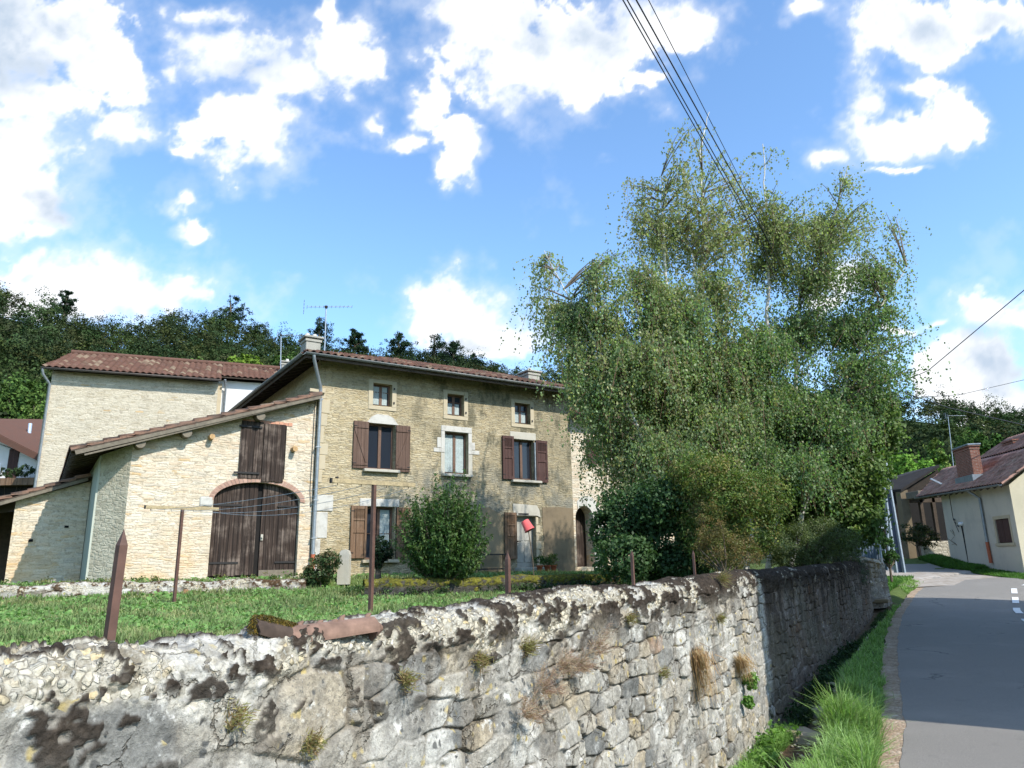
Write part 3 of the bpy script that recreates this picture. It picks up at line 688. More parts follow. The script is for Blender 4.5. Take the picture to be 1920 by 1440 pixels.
# ------------------------------------------------------------------ stone walls with modelled stones
def stone_wall(name, path, ztop, zbase, label, cat='wall', tval=(.5, 2), stone=(.30, .125), dsk=.0021, dsmin=.004, moss=1.0, dark=lambda s: 0 * s, near_big=False, hw=.22, zback=None, smin=None, capn=90, facen=250, seed=1, mossy_col=(.052, .040, .030), mat=None, shade_tint=1.0, bat=.08, mth=None):
    path = np.array(path, float); seg = np.hypot(*(path[1:] - path[:-1]).T); cum = np.r_[0, np.cumsum(seg)]
    S = [0.0]
    while S[-1] < cum[-1]:
        px = np.interp(S[-1], cum, path[:, 0]); py = np.interp(S[-1], cum, path[:, 1]); d = math.hypot(px, py)
        S.append(S[-1] + max(dsmin, d * dsk))
    S = np.array(S); PX = np.interp(S, cum, path[:, 0]); PY = np.interp(S, cum, path[:, 1])
    ks = max(3, int(len(S) * .01)); 
    tx = np.gradient(PX, S); ty = np.gradient(PY, S)
    ker = np.ones(2 * ks + 1) / (2 * ks + 1)
    tx = np.convolve(np.pad(tx, ks, mode='edge'), ker, 'valid'); ty = np.convolve(np.pad(ty, ks, mode='edge'), ker, 'valid')
    l = np.hypot(tx, ty); NX, NY = ty / l, -tx / l                  # towards the road
    zt = ztop(S, PX, PY); zb = zbase(S, PX, PY)
    # profile as function of t: A back, B cap, C face
    nb = 12; T = np.r_[np.linspace(0, 1, nb, endpoint=False), 1 + np.linspace(0, 1, capn, endpoint=False), 2 + np.linspace(0, 1, facen)]
    zk = (zback or (lambda S, X, Y: zt * 0 + .6))(S, PX, PY)
    q = np.zeros((len(S), len(T))); z = np.zeros_like(q); sl = np.zeros_like(q)
    A = T < 1; B = (T >= 1) & (T < 2); Cc = T >= 2
    q[:, A] = -hw; z[:, A] = zk[:, None] + (zt - .13 - zk)[:, None] * T[A][None]
    th = math.pi * (1 - (T[B] - 1)) * 1.0
    cs = np.cos(th); sn = np.sin(th)
    q[:, B] = (np.sign(cs) * np.abs(cs) ** .75 * hw)[None]; z[:, B] = (zt - .13)[:, None] + (np.abs(sn) ** .8 * .13 - .03 * (cs + 1) * 0)[None]
    f = T[Cc] - 2
    q[:, Cc] = hw + bat * f[None] ** 1.0; z[:, Cc] = (zt - .13)[:, None] + (zb - zt + .13)[:, None] * f[None]
    q[:, B] = q[:, B]
    # arc length down the profile from the cap start
    dq = np.diff(q, axis=1); dz = np.diff(z, axis=1); arc = np.concatenate([np.zeros((len(S), 1)), np.cumsum(np.hypot(dq, dz), 1)], 1)
    i1 = np.searchsorted(T, 1.0); i2 = np.searchsorted(T, 2.0)
    arc = arc - arc[:, i2:i2 + 1]                                   # 0 at top of face, negative on cap
    SS = np.repeat(S[:, None], len(T), 1)
    gq = np.gradient(q, axis=1); gz = np.gradient(z, axis=1); gl = np.hypot(gq, gz) + 1e-9
    nq, nz_ = -gz / gl, gq / gl                                     # outward normal in (q,z): back -> -q, cap -> up, face -> +q
    sgn = np.where(nq[:, -1:] < 0, -1, 1); nq = nq * sgn; nz_ = nz_ * sgn
    # ---- stones
    wS = SS + .07 * (fbm(SS * 3, arc * 3, 3, seed) - .5) * 2; wA = arc + .045 * (fbm(SS * 2.6 + 9, arc * 4, 3, seed + 3) - .5) * 2
    big = sstep(SS, 6.7, 5.4) * (1.0 if near_big else 0)
    f1, f2, idc, ddx, ddy = worley(wS / stone[0], wA / stone[1], seed + 7, .62, .30, .5, 3.6)
    e1 = f2 - f1
    if near_big:
        g1, g2, idb, bdx, bdy = worley(wS / .46 + 3, wA / .24, seed + 17, .8, .5, .5, 3.0); e2 = g2 - g1
        edge = np.where(big > .5, e2, e1); idc = np.where(big > .5, idb, idc); ddx = np.where(big > .5, bdx, ddx); ddy = np.where(big > .5, bdy, ddy)
    else: edge = e1
    nfa = fbm(SS * 9, arc * 9, 4, seed + 21); nfb = fbm(SS * 30, arc * 30, 3, seed + 31); nfc = fbm(SS * 1.3, arc * 1.6, 4, seed + 41)
    id2 = (idc * 7.77) % 1; id3 = (idc * 31.7) % 1
    prof = sstep(edge, .02, .13)
    mort = sstep(fbm(SS * 2.2 + 4, arc * 2.6, 4, seed + 51), .46, .58)           # mortar flush over the joints here
    mort = np.maximum(mort, (big if near_big else 0) * sstep(fbm(SS * 1.9, arc * 2.2, 3, seed + 52), .34, .5) * .75)
    joint = (1 - prof) * (1 - .8 * mort)
    hs = -.024 * joint + (.020 - .012 * big) * (idc - .5) * prof + (.03 - .015 * big) * prof * (ddx * (id2 - .5) + ddy * (id3 - .5)) + .022 * (nfa - .5) + .010 * (nfb - .5) + .03 * (nfc - .5)
    crack = (1 - sstep(edge, .0, .05)) * (1 - mort)
    hs -= .022 * crack * (1 - .5 * big)
    # ---- cap: lumpy pebbled mortar
    p1, p2, pid, _, _ = worley(SS / .030 + .3 * nfa, arc / .026, seed + 61, .9, .9)
    peb = np.sqrt(np.clip(1 - (p1 / .62) ** 2, 0, 1)); pon = (pid > .25)
    lump = fbm(SS * 3.5, arc * 4.0, 4, seed + 71) - .5
    hc = .0125 * peb * pon + .085 * lump * .55 + .02 * (nfa - .5)
    mot = sstep(fbm(SS * 2.4, arc * 3.0 + 2, 3, seed + 75), .53, .60)
    hc = hc - .012 * mot * peb * pon * .5
    capm = sstep(arc + .16 * (fbm(SS * 3, SS * 0, 3, seed + 81) - .5) * 2, .06, -.02)
    hgt = hs * (1 - capm) + hc * capm
    # ---- moss cushions
    nrs = sstep(SS, 6.6, 5.8); mn = fbm(SS * 4.2, arc * 7.5, 5, seed + 91, .62) * (1 - nrs) + fbm(SS * 8.5, arc * 11, 5, seed + 93, .62) * nrs; mthr = np.interp(SS, [0, 4.7, 5.9, 6.6, 8.2, 10.5, 12.5, 13.2, 30], [.63, .61, .565, .50, .455, .43, .41, .42, .40])
    if mth is not None: mthr = SS * 0 + mth
    mn = mn + .10 * (nfb - .5) + .05 * (nfa - .5); mm_ = sstep(mn, mthr, mthr + .02) * sstep(arc, np.interp(SS, [0, 6, 7, 9], [.05, .05, .16, .30]), -.03) * moss
    spk = sstep(fbm(SS * 26, arc * 26, 3, seed + 97), .30, .40); mm_ = mm_ * (1 - (1 - spk) * sstep(SS, 8.5, 6.5) * .9)
    mn2 = fbm(SS * 7 + 30, arc * 9, 4, seed + 95); mn2 = mn2 + .06 * (nfb - .5); mm_ = np.maximum(mm_, sstep(mn2, .645, .665) * sstep(arc, .45, .05) * moss * .95 * spk)
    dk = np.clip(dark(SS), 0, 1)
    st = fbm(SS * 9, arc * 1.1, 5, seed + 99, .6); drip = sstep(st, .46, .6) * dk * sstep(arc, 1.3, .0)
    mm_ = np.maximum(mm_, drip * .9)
    hgt = hgt + mm_ * (.012 + .008 * vnoise(SS * 120, arc * 120, 3))
    # ---- displacement
    X = PX[:, None] + NX[:, None] * (q + nq * hgt); Y = PY[:, None] + NY[:, None] * (q + nq * hgt); Z = z + nz_ * hgt
    # ---- colour
    def C(*c): return np.array(c)[None, None, :]
    grey = C(.335, .32, .28); pale = C(.49, .46, .39); beige = C(.46, .39, .28); dkg = C(.20, .20, .185); rust = C(.33, .17, .08)
    a = idc[..., None]; col = grey * (1 - sstep(a, .2, .5)) + beige * sstep(a, .2, .5); col = col * (1 - sstep(a, .55, .8)) + pale * sstep(a, .55, .8)
    k = ((id2 > .86) * 1.0)[..., None]; col = col * (1 - k) + dkg * k
    k = ((id3 > .975) * 1.0 * (id2 > .3))[..., None]; col = col * (1 - k) + rust * k
    k = (sstep(nfa, .45, .7) * .6)[..., None]; col = col * (1 - k) + grey * k
    k = (sstep(fbm(SS * 3 + 50, arc * 2.4, 5, seed + 43), .56, .66) * .75)[..., None]; col = col * (1 - k) + C(.70, .68, .61) * k
    k = (mort * (1 - prof * .5) * .6)[..., None]; col = col * (1 - k) + C(.47, .45, .40) * k
    k = np.clip(joint * .9 * (1 - .8 * mort) + crack * .6, 0, .92)[..., None]; col = col * (1 - k) + C(.12, .095, .065) * k
    stn = (sstep(fbm(SS * 6, arc * 1.3, 4, seed + 46), .55, .72) * .45)[..., None]; col = col * (1 - stn) + C(.24, .20, .15) * stn
    # cap colours
    pc = C(.60, .55, .43) * (.75 + .5 * pid[..., None]); k = ((pid * 13.3 % 1) > .75)[..., None] * 1.0; pc = pc * (1 - k) + C(.56, .46, .28) * k
    k = ((pid * 5.3 % 1) > .8)[..., None] * 1.0; pc = pc * (1 - k) + C(.36, .36, .34) * k
    mc = C(.50, .46, .37) * (.6 + .6 * nfb[..., None]); kk = (peb * pon)[..., None]; kk = sstep(kk, .15, .5)
    cc = mc * .8 * (1 - kk) + pc * kk
    sm = (mot * .8)[..., None]; cc = cc * (1 - sm) + C(.60, .58, .52) * (.7 + .5 * nfa[..., None]) * sm
    cm = capm[..., None]; col = col * (1 - cm) + cc * cm
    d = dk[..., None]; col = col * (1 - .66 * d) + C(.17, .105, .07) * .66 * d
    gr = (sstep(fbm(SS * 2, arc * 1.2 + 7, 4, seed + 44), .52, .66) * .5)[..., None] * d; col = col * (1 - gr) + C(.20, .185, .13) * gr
    col = col * shade_tint
    mcol = C(*mossy_col) * (.55 + .9 * vnoise(SS * 60, arc * 60, 8)[..., None]); k = np.clip(mm_, 0, 1)[..., None]; col = col * (1 - k) + mcol * k
    y = (sstep(mn2, .60, .63) * sstep(mm_, .9, .2) * .0)[..., None]
    ALP = capm * (1 - .55 * mot) * (1 - np.clip(mm_, 0, 1))
    nS, nT = len(S), len(T)
    i_ = np.arange(nS - 1)[:, None] * nT + np.arange(nT - 1)[None]
    F = np.stack([i_, i_ + 1, i_ + nT + 1, i_ + nT], -1).reshape(-1, 4)[:, ::-1]
    o = npmesh(name, np.stack([X, Y, Z], -1).reshape(-1, 3), F, col.reshape(-1, 3), mat or M_ROCK, smooth=True)
    c4 = np.ones((SS.size, 4), np.float32); c4[:, :3] = col.reshape(-1, 3); c4[:, 3] = ALP.ravel(); o.data.attributes['Col'].data.foreach_set('color', c4.ravel())
    tag(o, label, cat)
    return o, (S, PX, PY, NX, NY, zt, zb)
w0 = (-3.9, -1.9)
WP = [w0, (-2.78, 0.0), (-1.47, 2.14), (2.72, 9.0), (9.2, 20.0), (9.5, 20.6), (9.45, 21.6)]
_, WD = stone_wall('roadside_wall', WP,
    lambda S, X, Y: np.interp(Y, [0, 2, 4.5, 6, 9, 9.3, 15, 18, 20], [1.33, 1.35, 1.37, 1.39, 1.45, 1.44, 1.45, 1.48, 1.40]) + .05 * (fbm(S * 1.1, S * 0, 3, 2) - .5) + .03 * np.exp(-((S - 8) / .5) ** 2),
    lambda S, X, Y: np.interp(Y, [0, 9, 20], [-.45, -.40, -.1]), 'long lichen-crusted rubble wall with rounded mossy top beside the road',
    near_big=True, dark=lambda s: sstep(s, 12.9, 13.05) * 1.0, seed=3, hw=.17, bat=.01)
# mossy end of the wall curving in behind the thin pole
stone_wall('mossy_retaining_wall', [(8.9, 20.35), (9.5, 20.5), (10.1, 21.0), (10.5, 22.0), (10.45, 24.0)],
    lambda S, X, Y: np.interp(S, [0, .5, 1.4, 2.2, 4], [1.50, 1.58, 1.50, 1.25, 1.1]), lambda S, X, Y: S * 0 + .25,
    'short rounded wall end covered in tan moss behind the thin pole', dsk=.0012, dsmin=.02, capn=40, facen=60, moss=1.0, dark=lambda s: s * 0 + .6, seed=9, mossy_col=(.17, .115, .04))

# ------------------------------------------------------------------ buildings
OFFS = {}
_link0 = link
def link(name, me, mats, parent=None):
    o = _link0(name, me, mats, parent)
    if parent is not None and parent.name in OFFS: o.location = OFFS[parent.name]
    return o
def house(name, O, az, zb, label, cat):
    e = empty(name, (O[0], O[1], zb), R_(90 - az)); OFFS[e.name] = (0, 0, -zb); tag(e, label, cat); return e
def thing(name, base, label, cat, group=None):
    e = empty(name, tuple(float(v) for v in base)); OFFS[e.name] = tuple(-float(v) for v in base); tag(e, label, cat, group); return e

def facade(mb, us, top, z0, holes, y=0.0, flip=False):
    """wall face at local y with rectangular holes (u0,u1,z0,z1[,arch rise])"""
    br = sorted(set([us[0], us[1]] + [h[0] for h in holes] + [h[1] for h in holes] + [t[0] for t in top if us[0] < t[0] < us[1]]))
    tz = lambda u: float(np.interp(u, [t[0] for t in top], [t[1] for t in top]))
    for a, b in zip(br[:-1], br[1:]):
        hs = sorted([h for h in holes if h[0] < b - 1e-6 and h[1] > a + 1e-6], key=lambda h: h[2]); z = z0
        for h in hs:
            if h[2] > z: mb.face([(a, y, z), (b, y, z), (b, y, h[2]), (a, y, h[2])])
            z = h[3]
        mb.face([(a, y, z), (b, y, z), (b, y, tz(b)), (a, y, tz(a))])
def reveal(mb, h, d, y=0.0):
    a, b, z0, z1 = h[:4]; ar = h[4] if len(h) > 4 else 0
    pts = arch_pts(a, b, z1 - ar, z1) if ar else [(a, z1), (b, z1)]
    mb.face([(a, y, z0), (a, y + d, z0), (a, y + d, pts[0][1]), (a, y, pts[0][1])])
    mb.face([(b, y, z0), (b, y, pts[-1][1]), (b, y + d, pts[-1][1]), (b, y + d, z0)])
    mb.face([(a, y, z0), (b, y, z0), (b, y + d, z0), (a, y + d, z0)])
    for p, q in zip(pts[:-1], pts[1:]): mb.face([(p[0], y, p[1]), (p[0], y + d, p[1]), (q[0], y + d, q[1]), (q[0], y, q[1])])
    if ar:
        mid = (a + b) / 2; L = [p for p in pts if p[0] <= mid]; Rr = [p for p in pts if p[0] >= mid]
        for k in range(len(L) - 1): mb.face([(L[k][0], y, L[k][1]), (L[k + 1][0], y, L[k + 1][1]), (L[k + 1][0], y, z1 + 1e-4), (L[k][0], y, z1 + 1e-4)])
        for k in range(len(Rr) - 1): mb.face([(Rr[k][0], y, Rr[k][1]), (Rr[k + 1][0], y, Rr[k + 1][1]), (Rr[k + 1][0], y, z1 + 1e-4), (Rr[k][0], y, z1 + 1e-4)])
def arch_pts(a, b, zs, zt, n=16):
    c = (a + b) / 2; r = (b - a) / 2
    return [(c - r * math.cos(math.pi * i / n), zs + (zt - zs) * math.sin(math.pi * i / n)) for i in range(n + 1)]

def tiles(name, parent, mat, e0, e1, r0, r1, tw=.20, course=.34, amp=.055, skirt=.05, seed=0, lap=.028):
    e0, e1, r0, r1 = [np.array(p, float) for p in (e0, e1, r0, r1)]
    ex = e1 - e0; L = np.linalg.norm(ex); ex /= L
    H = (r0 - e0) - ex * ((r0 - e0) @ ex); hl = np.linalg.norm(H); nrm = np.cross(ex, H / hl); nrm *= np.sign(nrm[2])
    xl1 = (r0 - e0) @ ex; xr1 = (r1 - e0) @ ex
    n = max(1, int(round(hl / course))); s = 6
    x = np.arange(min(0, xl1) - tw, max(L, xr1) + tw, tw / s)
    V = []; C = []; rows = []
    def row(f, lift, j):
        xl = xl1 * f; xr = L + (xr1 - L) * f; xc = np.clip(x, xl, xr)
        jit = .012 * (vnoise(xc / .9, np.full_like(xc, j * 1.7), seed + 3) - .5) * 2
        h = amp * np.clip(np.cos(2 * math.pi * x / tw) * .5 + .5, 0, 1) ** .75 + lift + jit + .03 * (vnoise(xc / 1.7, np.full_like(xc, f * 3), seed + 9) - .5)
        fj = f + (.02 * (_h(np.floor(x / tw + .5), np.full_like(x, j), seed + 4) - .5) / max(hl, 1)) * (0 < f < 1)
        P = e0[None] + ex[None] * xc[:, None] + H[None] * fj[:, None] + nrm[None] * h[:, None]
        t = _h(np.floor(x / tw + .5), np.full_like(x, j), seed); g = _h(np.floor(x / tw + .5), np.full_like(x, j), seed + 2)
        V.append(P); C.append(np.stack([t, g, t], 1)); rows.append((xl, xr))
    for j in range(n):
        row(j / n, lap, j); row((j + 1) / n - 1e-4, 0, j)
    V.insert(0, V[0] - nrm * skirt * .5); C.insert(0, C[0] * .4); rows.insert(0, rows[0])
    m_ = len(x); nr = len(V); V = np.concatenate(V); C = np.concatenate(C); F = []
    for r in range(nr - 1):
        xl, xr = max(rows[r][0], rows[r + 1][0]), min(rows[r][1], rows[r + 1][1])
        lo = min(rows[r][0], rows[r + 1][0]); hi = max(rows[r][1], rows[r + 1][1])
        k = np.where((x[1:] > lo) & (x[:-1] < hi))[0]
        F.append(np.stack([r * m_ + k, r * m_ + k + 1, (r + 1) * m_ + k + 1, (r + 1) * m_ + k], 1))
    F = np.concatenate(F)
    # side skirts (verges)
    SV = []; SF = []; b = len(V)
    for side in (0, 1):
        idx = []
        for r in range(nr):
            xv = rows[r][side]; k = np.searchsorted(x, xv) if side == 0 else np.searchsorted(x, xv) - 1
            idx.append(r * m_ + int(np.clip(k - (1 if side == 0 else -1), 0, m_ - 1)))
        base = b + len(SV)
        for i in idx: SV.append(V[i]); SV.append(V[i] - nrm * (skirt + amp * .5))
        for r in range(nr - 1): SF.append((base + 2 * r, base + 2 * r + 1, base + 2 * r + 3, base + 2 * r + 2))
    SV = np.array(SV); V = np.concatenate([V, SV]); C = np.concatenate([C, np.tile([.5, .2, .5], (len(SV), 1))]); F = np.concatenate([F, np.array(SF)])
    return npmesh(name, V, F, C, mat, parent)
def underroof(mb, e0, e1, r1, r0, drop=.05, th=.03, raft=None, rw=.08, rh=.11, c=(1, 1, 1), rlen=.14):
    P = [np.array(p, float) for p in (e0, e1, r1, r0)]
    n = np.cross(P[1] - P[0], P[3] - P[0]); n /= np.linalg.norm(n); n *= np.sign(n[2])
    T = [p - n * drop for p in P]; B = [p - n * (drop + th) for p in P]
    mb.faces(T + B, [(0, 1, 2, 3), (7, 6, 5, 4), (0, 4, 5, 1), (1, 5, 6, 2), (2, 6, 7, 3), (3, 7, 4, 0)], c)
    if raft:
        ex = P[1] - P[0]; L = np.linalg.norm(ex); ex /= L; H = (P[3] - P[0]) - ex * ((P[3] - P[0]) @ ex)
        x = .15
        while x < L:
            a = P[0] + ex * x - n * (drop + th + rh / 2 + .002); mb.bar(a + H * .002, a + H * rlen, rw, rh, c, upv=n); x += raft
def gutter(name, a, b, parent, r=.065, mat=None):
    mb = MB(); a = np.array(a, float); b = np.array(b, float); d = (b - a) / np.linalg.norm(b - a); s = np.cross(d, (0, 0, 1))
    s /= np.linalg.norm(s); V = []; n = 9
    for rr in (r, r - .008):
        for p in (a, b):
            for i in range(n): t = math.pi * i / (n - 1); V.append(p + s * rr * math.cos(t) - np.array([0, 0, 1]) * rr * math.sin(t))
    F = [(i, i + 1, n + i + 1, n + i) for i in range(n - 1)] + [(2 * n + i, 3 * n + i, 3 * n + i + 1, 2 * n + i + 1) for i in range(n - 1)]
    F += [(0, n, 3 * n, 2 * n), (n - 1, 3 * n - 1, 4 * n - 1, 2 * n - 1)] + [(i, 2 * n + i, 2 * n + i + 1, i + 1) for i in range(n - 1)] + [(n + i, n + i + 1, 3 * n + i + 1, 3 * n + i) for i in range(n - 1)]
    mb.smooth = True; mb.faces(V, F); return mb.build(name, mat or M_GUT, parent)

def window(parent, u0, u1, z0, z1, d=.16, mull=1, bars=(), curtain=None, fr=.055, mat=None, glass=None, name='window'):
    """frame with two casements set d deep in the wall"""
    mb = MB(); y = d
    for a, b, c, e in ((u0, u0 + fr, z0, z1), (u1 - fr, u1, z0, z1), (u0 + fr, u1 - fr, z0, z0 + fr), (u0 + fr, u1 - fr, z1 - fr, z1)): mb.box(a, b, y, y + .06, c, e)
    mid = (u0 + u1) / 2
    if mull: mb.box(mid - .045, mid + .045, y - .012, y + .05, z0 + fr, z1 - fr)
    for zz in bars:
        for a, b in ((u0 + fr, mid - .045), (mid + .045, u1 - fr)): mb.box(a, b, y + .008, y + .045, zz - .013, zz + .013)
    wdw = mb.build(name, mat or M_FRAME, parent)
    g = MB()
    for a, b in ((u0 + fr, mid - .045), (mid + .045, u1 - fr)) if mull else ((u0 + fr, u1 - fr),):
        g.face([(a, y + .028, z0 + fr), (b, y + .028, z0 + fr), (b, y + .028, z1 - fr), (a, y + .028, z1 - fr)])
    g.build('pane', glass or M_GLASS, wdw)
    if curtain:
        c = MB(); c.smooth = True; ya = y + .022
        for (a, b, za, zb_) in curtain:
            n = 28; V = []
            for k in range(n + 1):
                uu = a + (b - a) * k / n; yy = ya - .004 + .010 * math.sin(k * 1.9) * (math.sin(k * .7) * .5 + .5)
                V += [(uu, yy - .008, za), (uu, yy - .008, zb_)]
            c.faces(V, [(2 * k, 2 * k + 2, 2 * k + 3, 2 * k + 1) for k in range(n)])
        c.build('curtain', M_LACE, wdw)
    return wdw
def slab(name, parent, u0, u1, y0, y1, z0, z1, mat, bev=.012, poly=None):
    mb = MB()
    if poly: mb.prism(poly, y0, y1)
    else: mb.box(u0, u1, y0, y1, z0, z1, bev=bev)
    return mb.build(name, mat, parent)
def shutter(parent, u0, u1, z0, z1, mat, kind='z', side=1, y=-.055, th=.035, label=None):
    mb = MB(); mb.box(u0, u1, y, y + th, z0, z1, bev=.004); yb = y - .022
    if kind == 'z':
        for zc in (z0 + .13, z1 - .17): mb.box(u0 + .01, u1 - .01, yb, y + .001, zc - .04, zc + .04, bev=.004)
        a, b = (u0 + .04, u1 - .05) if side > 0 else (u1 - .04, u0 + .05)
        mb.bar((a, y - .010, z1 - .22), (b, y - .010, z0 + .19), .02, .07, upv=(1, 0, 0.3))
    elif kind == 'panel':
        w_ = u1 - u0
        for a, b, c, e in ((u0, u0 + .07, z0, z1), (u1 - .07, u1, z0, z1), (u0 + .07, u1 - .07, z0, z0 + .1), (u0 + .07, u1 - .07, z1 - .09, z1), (u0 + .07, u1 - .07, z0 + (z1 - z0) * .48, z0 + (z1 - z0) * .54), (u0 + .07, u1 - .07, z1 - .42, z1 - .36)):
            mb.box(a, b, yb, y + .001, c, e)
        k = z1 - .34
        while k < z1 - .11:
            mb.box(u0 + .08, u1 - .08, yb + .006, y + .002, k, k + .012); k += .035
    elif kind == 'strap':
        for zc in (z0 + .14, z1 - .16): mb.box(u0 - .03, u1 - .3 if u1 - u0 > .5 else u1, yb, y + .001, zc - .03, zc + .03)
    o = mb.build('shutter', mat, parent)
    h = MB()
    for zc in (z0 + .15, z1 - .15): h.box(u0 if side > 0 else u1 - .10, u0 + .10 if side > 0 else u1, yb - .006, yb + .001, zc - .012, zc + .012)
    h.build('hinge', M_IRON, o)
    if label: o['label'] = label
    return o

# ---------------- the farmhouse
ZB = 1.28
fh = house('farmhouse', FO, 57, ZB, 'three-storey weathered stone farmhouse with brown shutters and hipped tile roof', 'house')
UR = 9.17
H_UP = [(1.67, 2.29, 6.32, 7.01), (4.22, 4.83, 6.26, 6.96), (6.81, 7.45, 6.22, 6.93)]
H_1 = [(1.55, 2.43, 4.38, 5.76), (4.13, 4.99, 4.37, 5.71), (6.72, 7.57, 4.31, 5.66)]
H_G = [(1.58, 2.47, 1.76, 3.27)]; H_D = [(6.8, 7.57, 1.45, 3.09)]
mb = MB(); facade(mb, (0, UR), [(0, 7.5), (UR, 7.5)], .6, H_UP + H_1 + H_G + H_D)
for h in H_UP + H_1 + H_G: reveal(mb, h, .2)
for h in H_D: reveal(mb, h, .25)
mb.face([(0, 9, .6), (0, 0, .6), (0, 0, 7.5), (0, 9, 7.5)]); mb.face([(UR, 0, .6), (UR, 9, .6), (UR, 9, 7.5), (UR, 0, 7.5)]); mb.face([(UR, 9, .6), (0, 9, .6), (0, 9, 7.5), (UR, 9, 7.5)])
mb.face([(0, 0, 7.5), (UR, 0, 7.5), (UR, 9, 7.5), (0, 9, 7.5)])
mb.build('wall', M_MAIN, fh)
for h, nm in ((H_UP[0], 0), (H_UP[1], 1), (H_UP[2], 2)):
    u0_, u1_, z0_, z1_ = h
    wd = window(fh, u0_, u1_, z0_, z1_, .17, 1, (z0_ + (z1_ - z0_) * .66,), [(u0_ + .07, u1_ - .09, z0_ + .07, z1_ - (.06 if nm == 0 else .28))], fr=.05)
    s = MB(); 
    for a, b, c, e in ((u0_ - .15, u0_, z0_ - .02, z1_ + .12), (u1_, u1_ + .15, z0_ - .02, z1_ + .12), (u0_ - .15, u1_ + .15, z0_ - .14, z0_ - .02), (u0_, u1_, z1_, z1_ + .12)): s.box(a, b, -.022, .03, c, e, bev=.01)
    s.build('surround', M_STONEY, wd)
    k = MB()
    for zc in (z0_ + .12, z1_ - .12): k.box(u1_ + .04, u1_ + .08, -.05, -.02, zc - .03, zc + .03)
    k.build('hinge', M_IRON, wd)
sill = lambda p, u0, u1, z, m=M_STONE, t=.085, pr=.14: slab('sill', p, u0, u1, -pr, .02, z - t, z, m)
w1 = window(fh, *H_1[0], .17, 1, (), None); sill(w1, 1.42, 2.56, 4.37)
slab('lintel', w1, 0, 0, -.025, .02, 0, 0, M_STONEW, poly=[(1.50, 5.765), (2.52, 5.765), (2.34, 5.98), (2.18, 6.04), (1.82, 6.05), (1.64, 5.96)])
shutter(w1, 1.08, 1.55, 4.37, 5.78, M_SHUT, 'z', 1); shutter(w1, 2.44, 2.91, 4.33, 5.76, M_SHUT, 'z', -1)
w2 = window(fh, *H_1[1], .17, 1, (), [(4.19, 4.51, 4.44, 5.64), (4.61, 4.90, 4.44, 5.64)]); sill(w2, 4.02, 5.10, 4.36)
s = MB(); s.box(4.0, 5.12, -.024, .03, 5.715, 5.90, bev=.01); s.box(4.0, 4.13, -.02, .03, 5.15, 5.71, bev=.008); s.box(4.99, 5.12, -.02, .03, 5.15, 5.71, bev=.008)
s.box(3.74, 4.13, -.018, .03, 5.03, 5.16, bev=.008); s.box(4.99, 5.40, -.018, .03, 5.03, 5.16, bev=.008); s.box(3.86, 4.0, -.016, .02, 5.17, 5.5, bev=.01); s.box(5.12, 5.24, -.016, .02, 5.17, 5.42, bev=.01)
s.build('surround', M_STONEW, w2)
s = MB(); s.box(4.0, 4.13, -.014, .03, 4.37, 5.02, bev=.008); s.box(4.99, 5.14, -.014, .03, 4.37, 5.02, bev=.008); s.build('jamb', M_STONE, w2)
w3 = window(fh, *H_1[2], .17, 1, (), None); sill(w3, 6.62, 7.80, 4.28, t=.08)
slab('lintel', w3, 6.6, 7.66, -.02, .02, 5.665, 5.92, M_STONE)
shutter(w3, 6.27, 6.71, 4.29, 5.74, M_SHUTD, 'panel', 1); shutter(w3, 7.62, 8.09, 4.24, 5.68, M_SHUTD, 'panel', -1)
s = MB(); s.box(7.572, 7.61, -.05, .02, 4.3, 5.6); s.build('rail', M_ZINC, w3)
g1 = window(fh, *H_G[0], .19, 1, (2.5,), [(2.07, 2.38, 1.82, 3.2)]); sill(g1, 1.46, 2.60, 1.75, M_STONEY, .09)
slab('lintel', g1, 1.36, 2.60, -.025, .02, 3.275, 3.50, M_STONEW); shutter(g1, 1.09, 1.57, 1.80, 3.28, M_SHUTO, 'panel', 1, label='old weathered shutter with a louvred top')
shutter(g1, 2.50, 2.95, 1.80, 3.26, M_SHUTO, 'panel', -1)
# door
dr = MB(); dr.box(6.8, 7.57, .2, .24, 1.45, 3.09); dr.box(6.87, 7.18, .185, .2, 1.6, 2.2, bev=.01); dr.box(6.87, 7.18, .185, .2, 2.3, 2.98, bev=.01); dr.box(7.22, 7.5, .185, .2, 1.6, 2.2, bev=.01); dr.box(7.22, 7.5, .185, .2, 2.3, 2.98, bev=.01)
dr = dr.build('door', M_GREYD, fh)
slab('lintel', dr, 0, 0, -.03, .02, 0, 0, M_STONE, poly=[(6.68, 3.12), (7.62, 3.12), (7.76, 3.06), (7.72, 3.30), (7.62, 3.46), (6.66, 3.50)])
slab('vent', dr, 6.86, 7.28, -.034, -.02, 3.13, 3.19, M_IRON, .004)
s = MB(); zz = 1.5
for k, (a, b) in enumerate(((7.86, 0), (7.76, 0), (7.84, 0), (7.74, 0), (7.82, 0), (7.74, 0))): s.box(7.575, a - .06, -.018, .02, zz, zz + .25, bev=.015); zz += .262
s.build('jamb', M_STONEY, dr)
kn = MB(); kn.tube([(6.95, .2, 2.28), (6.95, .13, 2.28)], .02); kn.tube([(6.95, .13, 2.28), (7.05, .13, 2.28)], .012); kn.build('handle', M_IRON, dr)
slab('step', dr, 6.7, 7.75, -.4, 0, 1.2, 1.44, M_STONE, .02)
shutter(dr, 6.31, 6.77, 1.72, 3.2, M_SHUTO, 'panel', 1)
slab('plaster_patch', fh, 0, 0, -.016, .01, 0, 0, M_PLAST, poly=[(7.80, 1.2), (9.16, 1.2), (9.16, 3.40), (8.6, 3.43), (7.86, 3.40), (7.84, 2.9), (7.90, 2.2), (7.82, 1.6)])
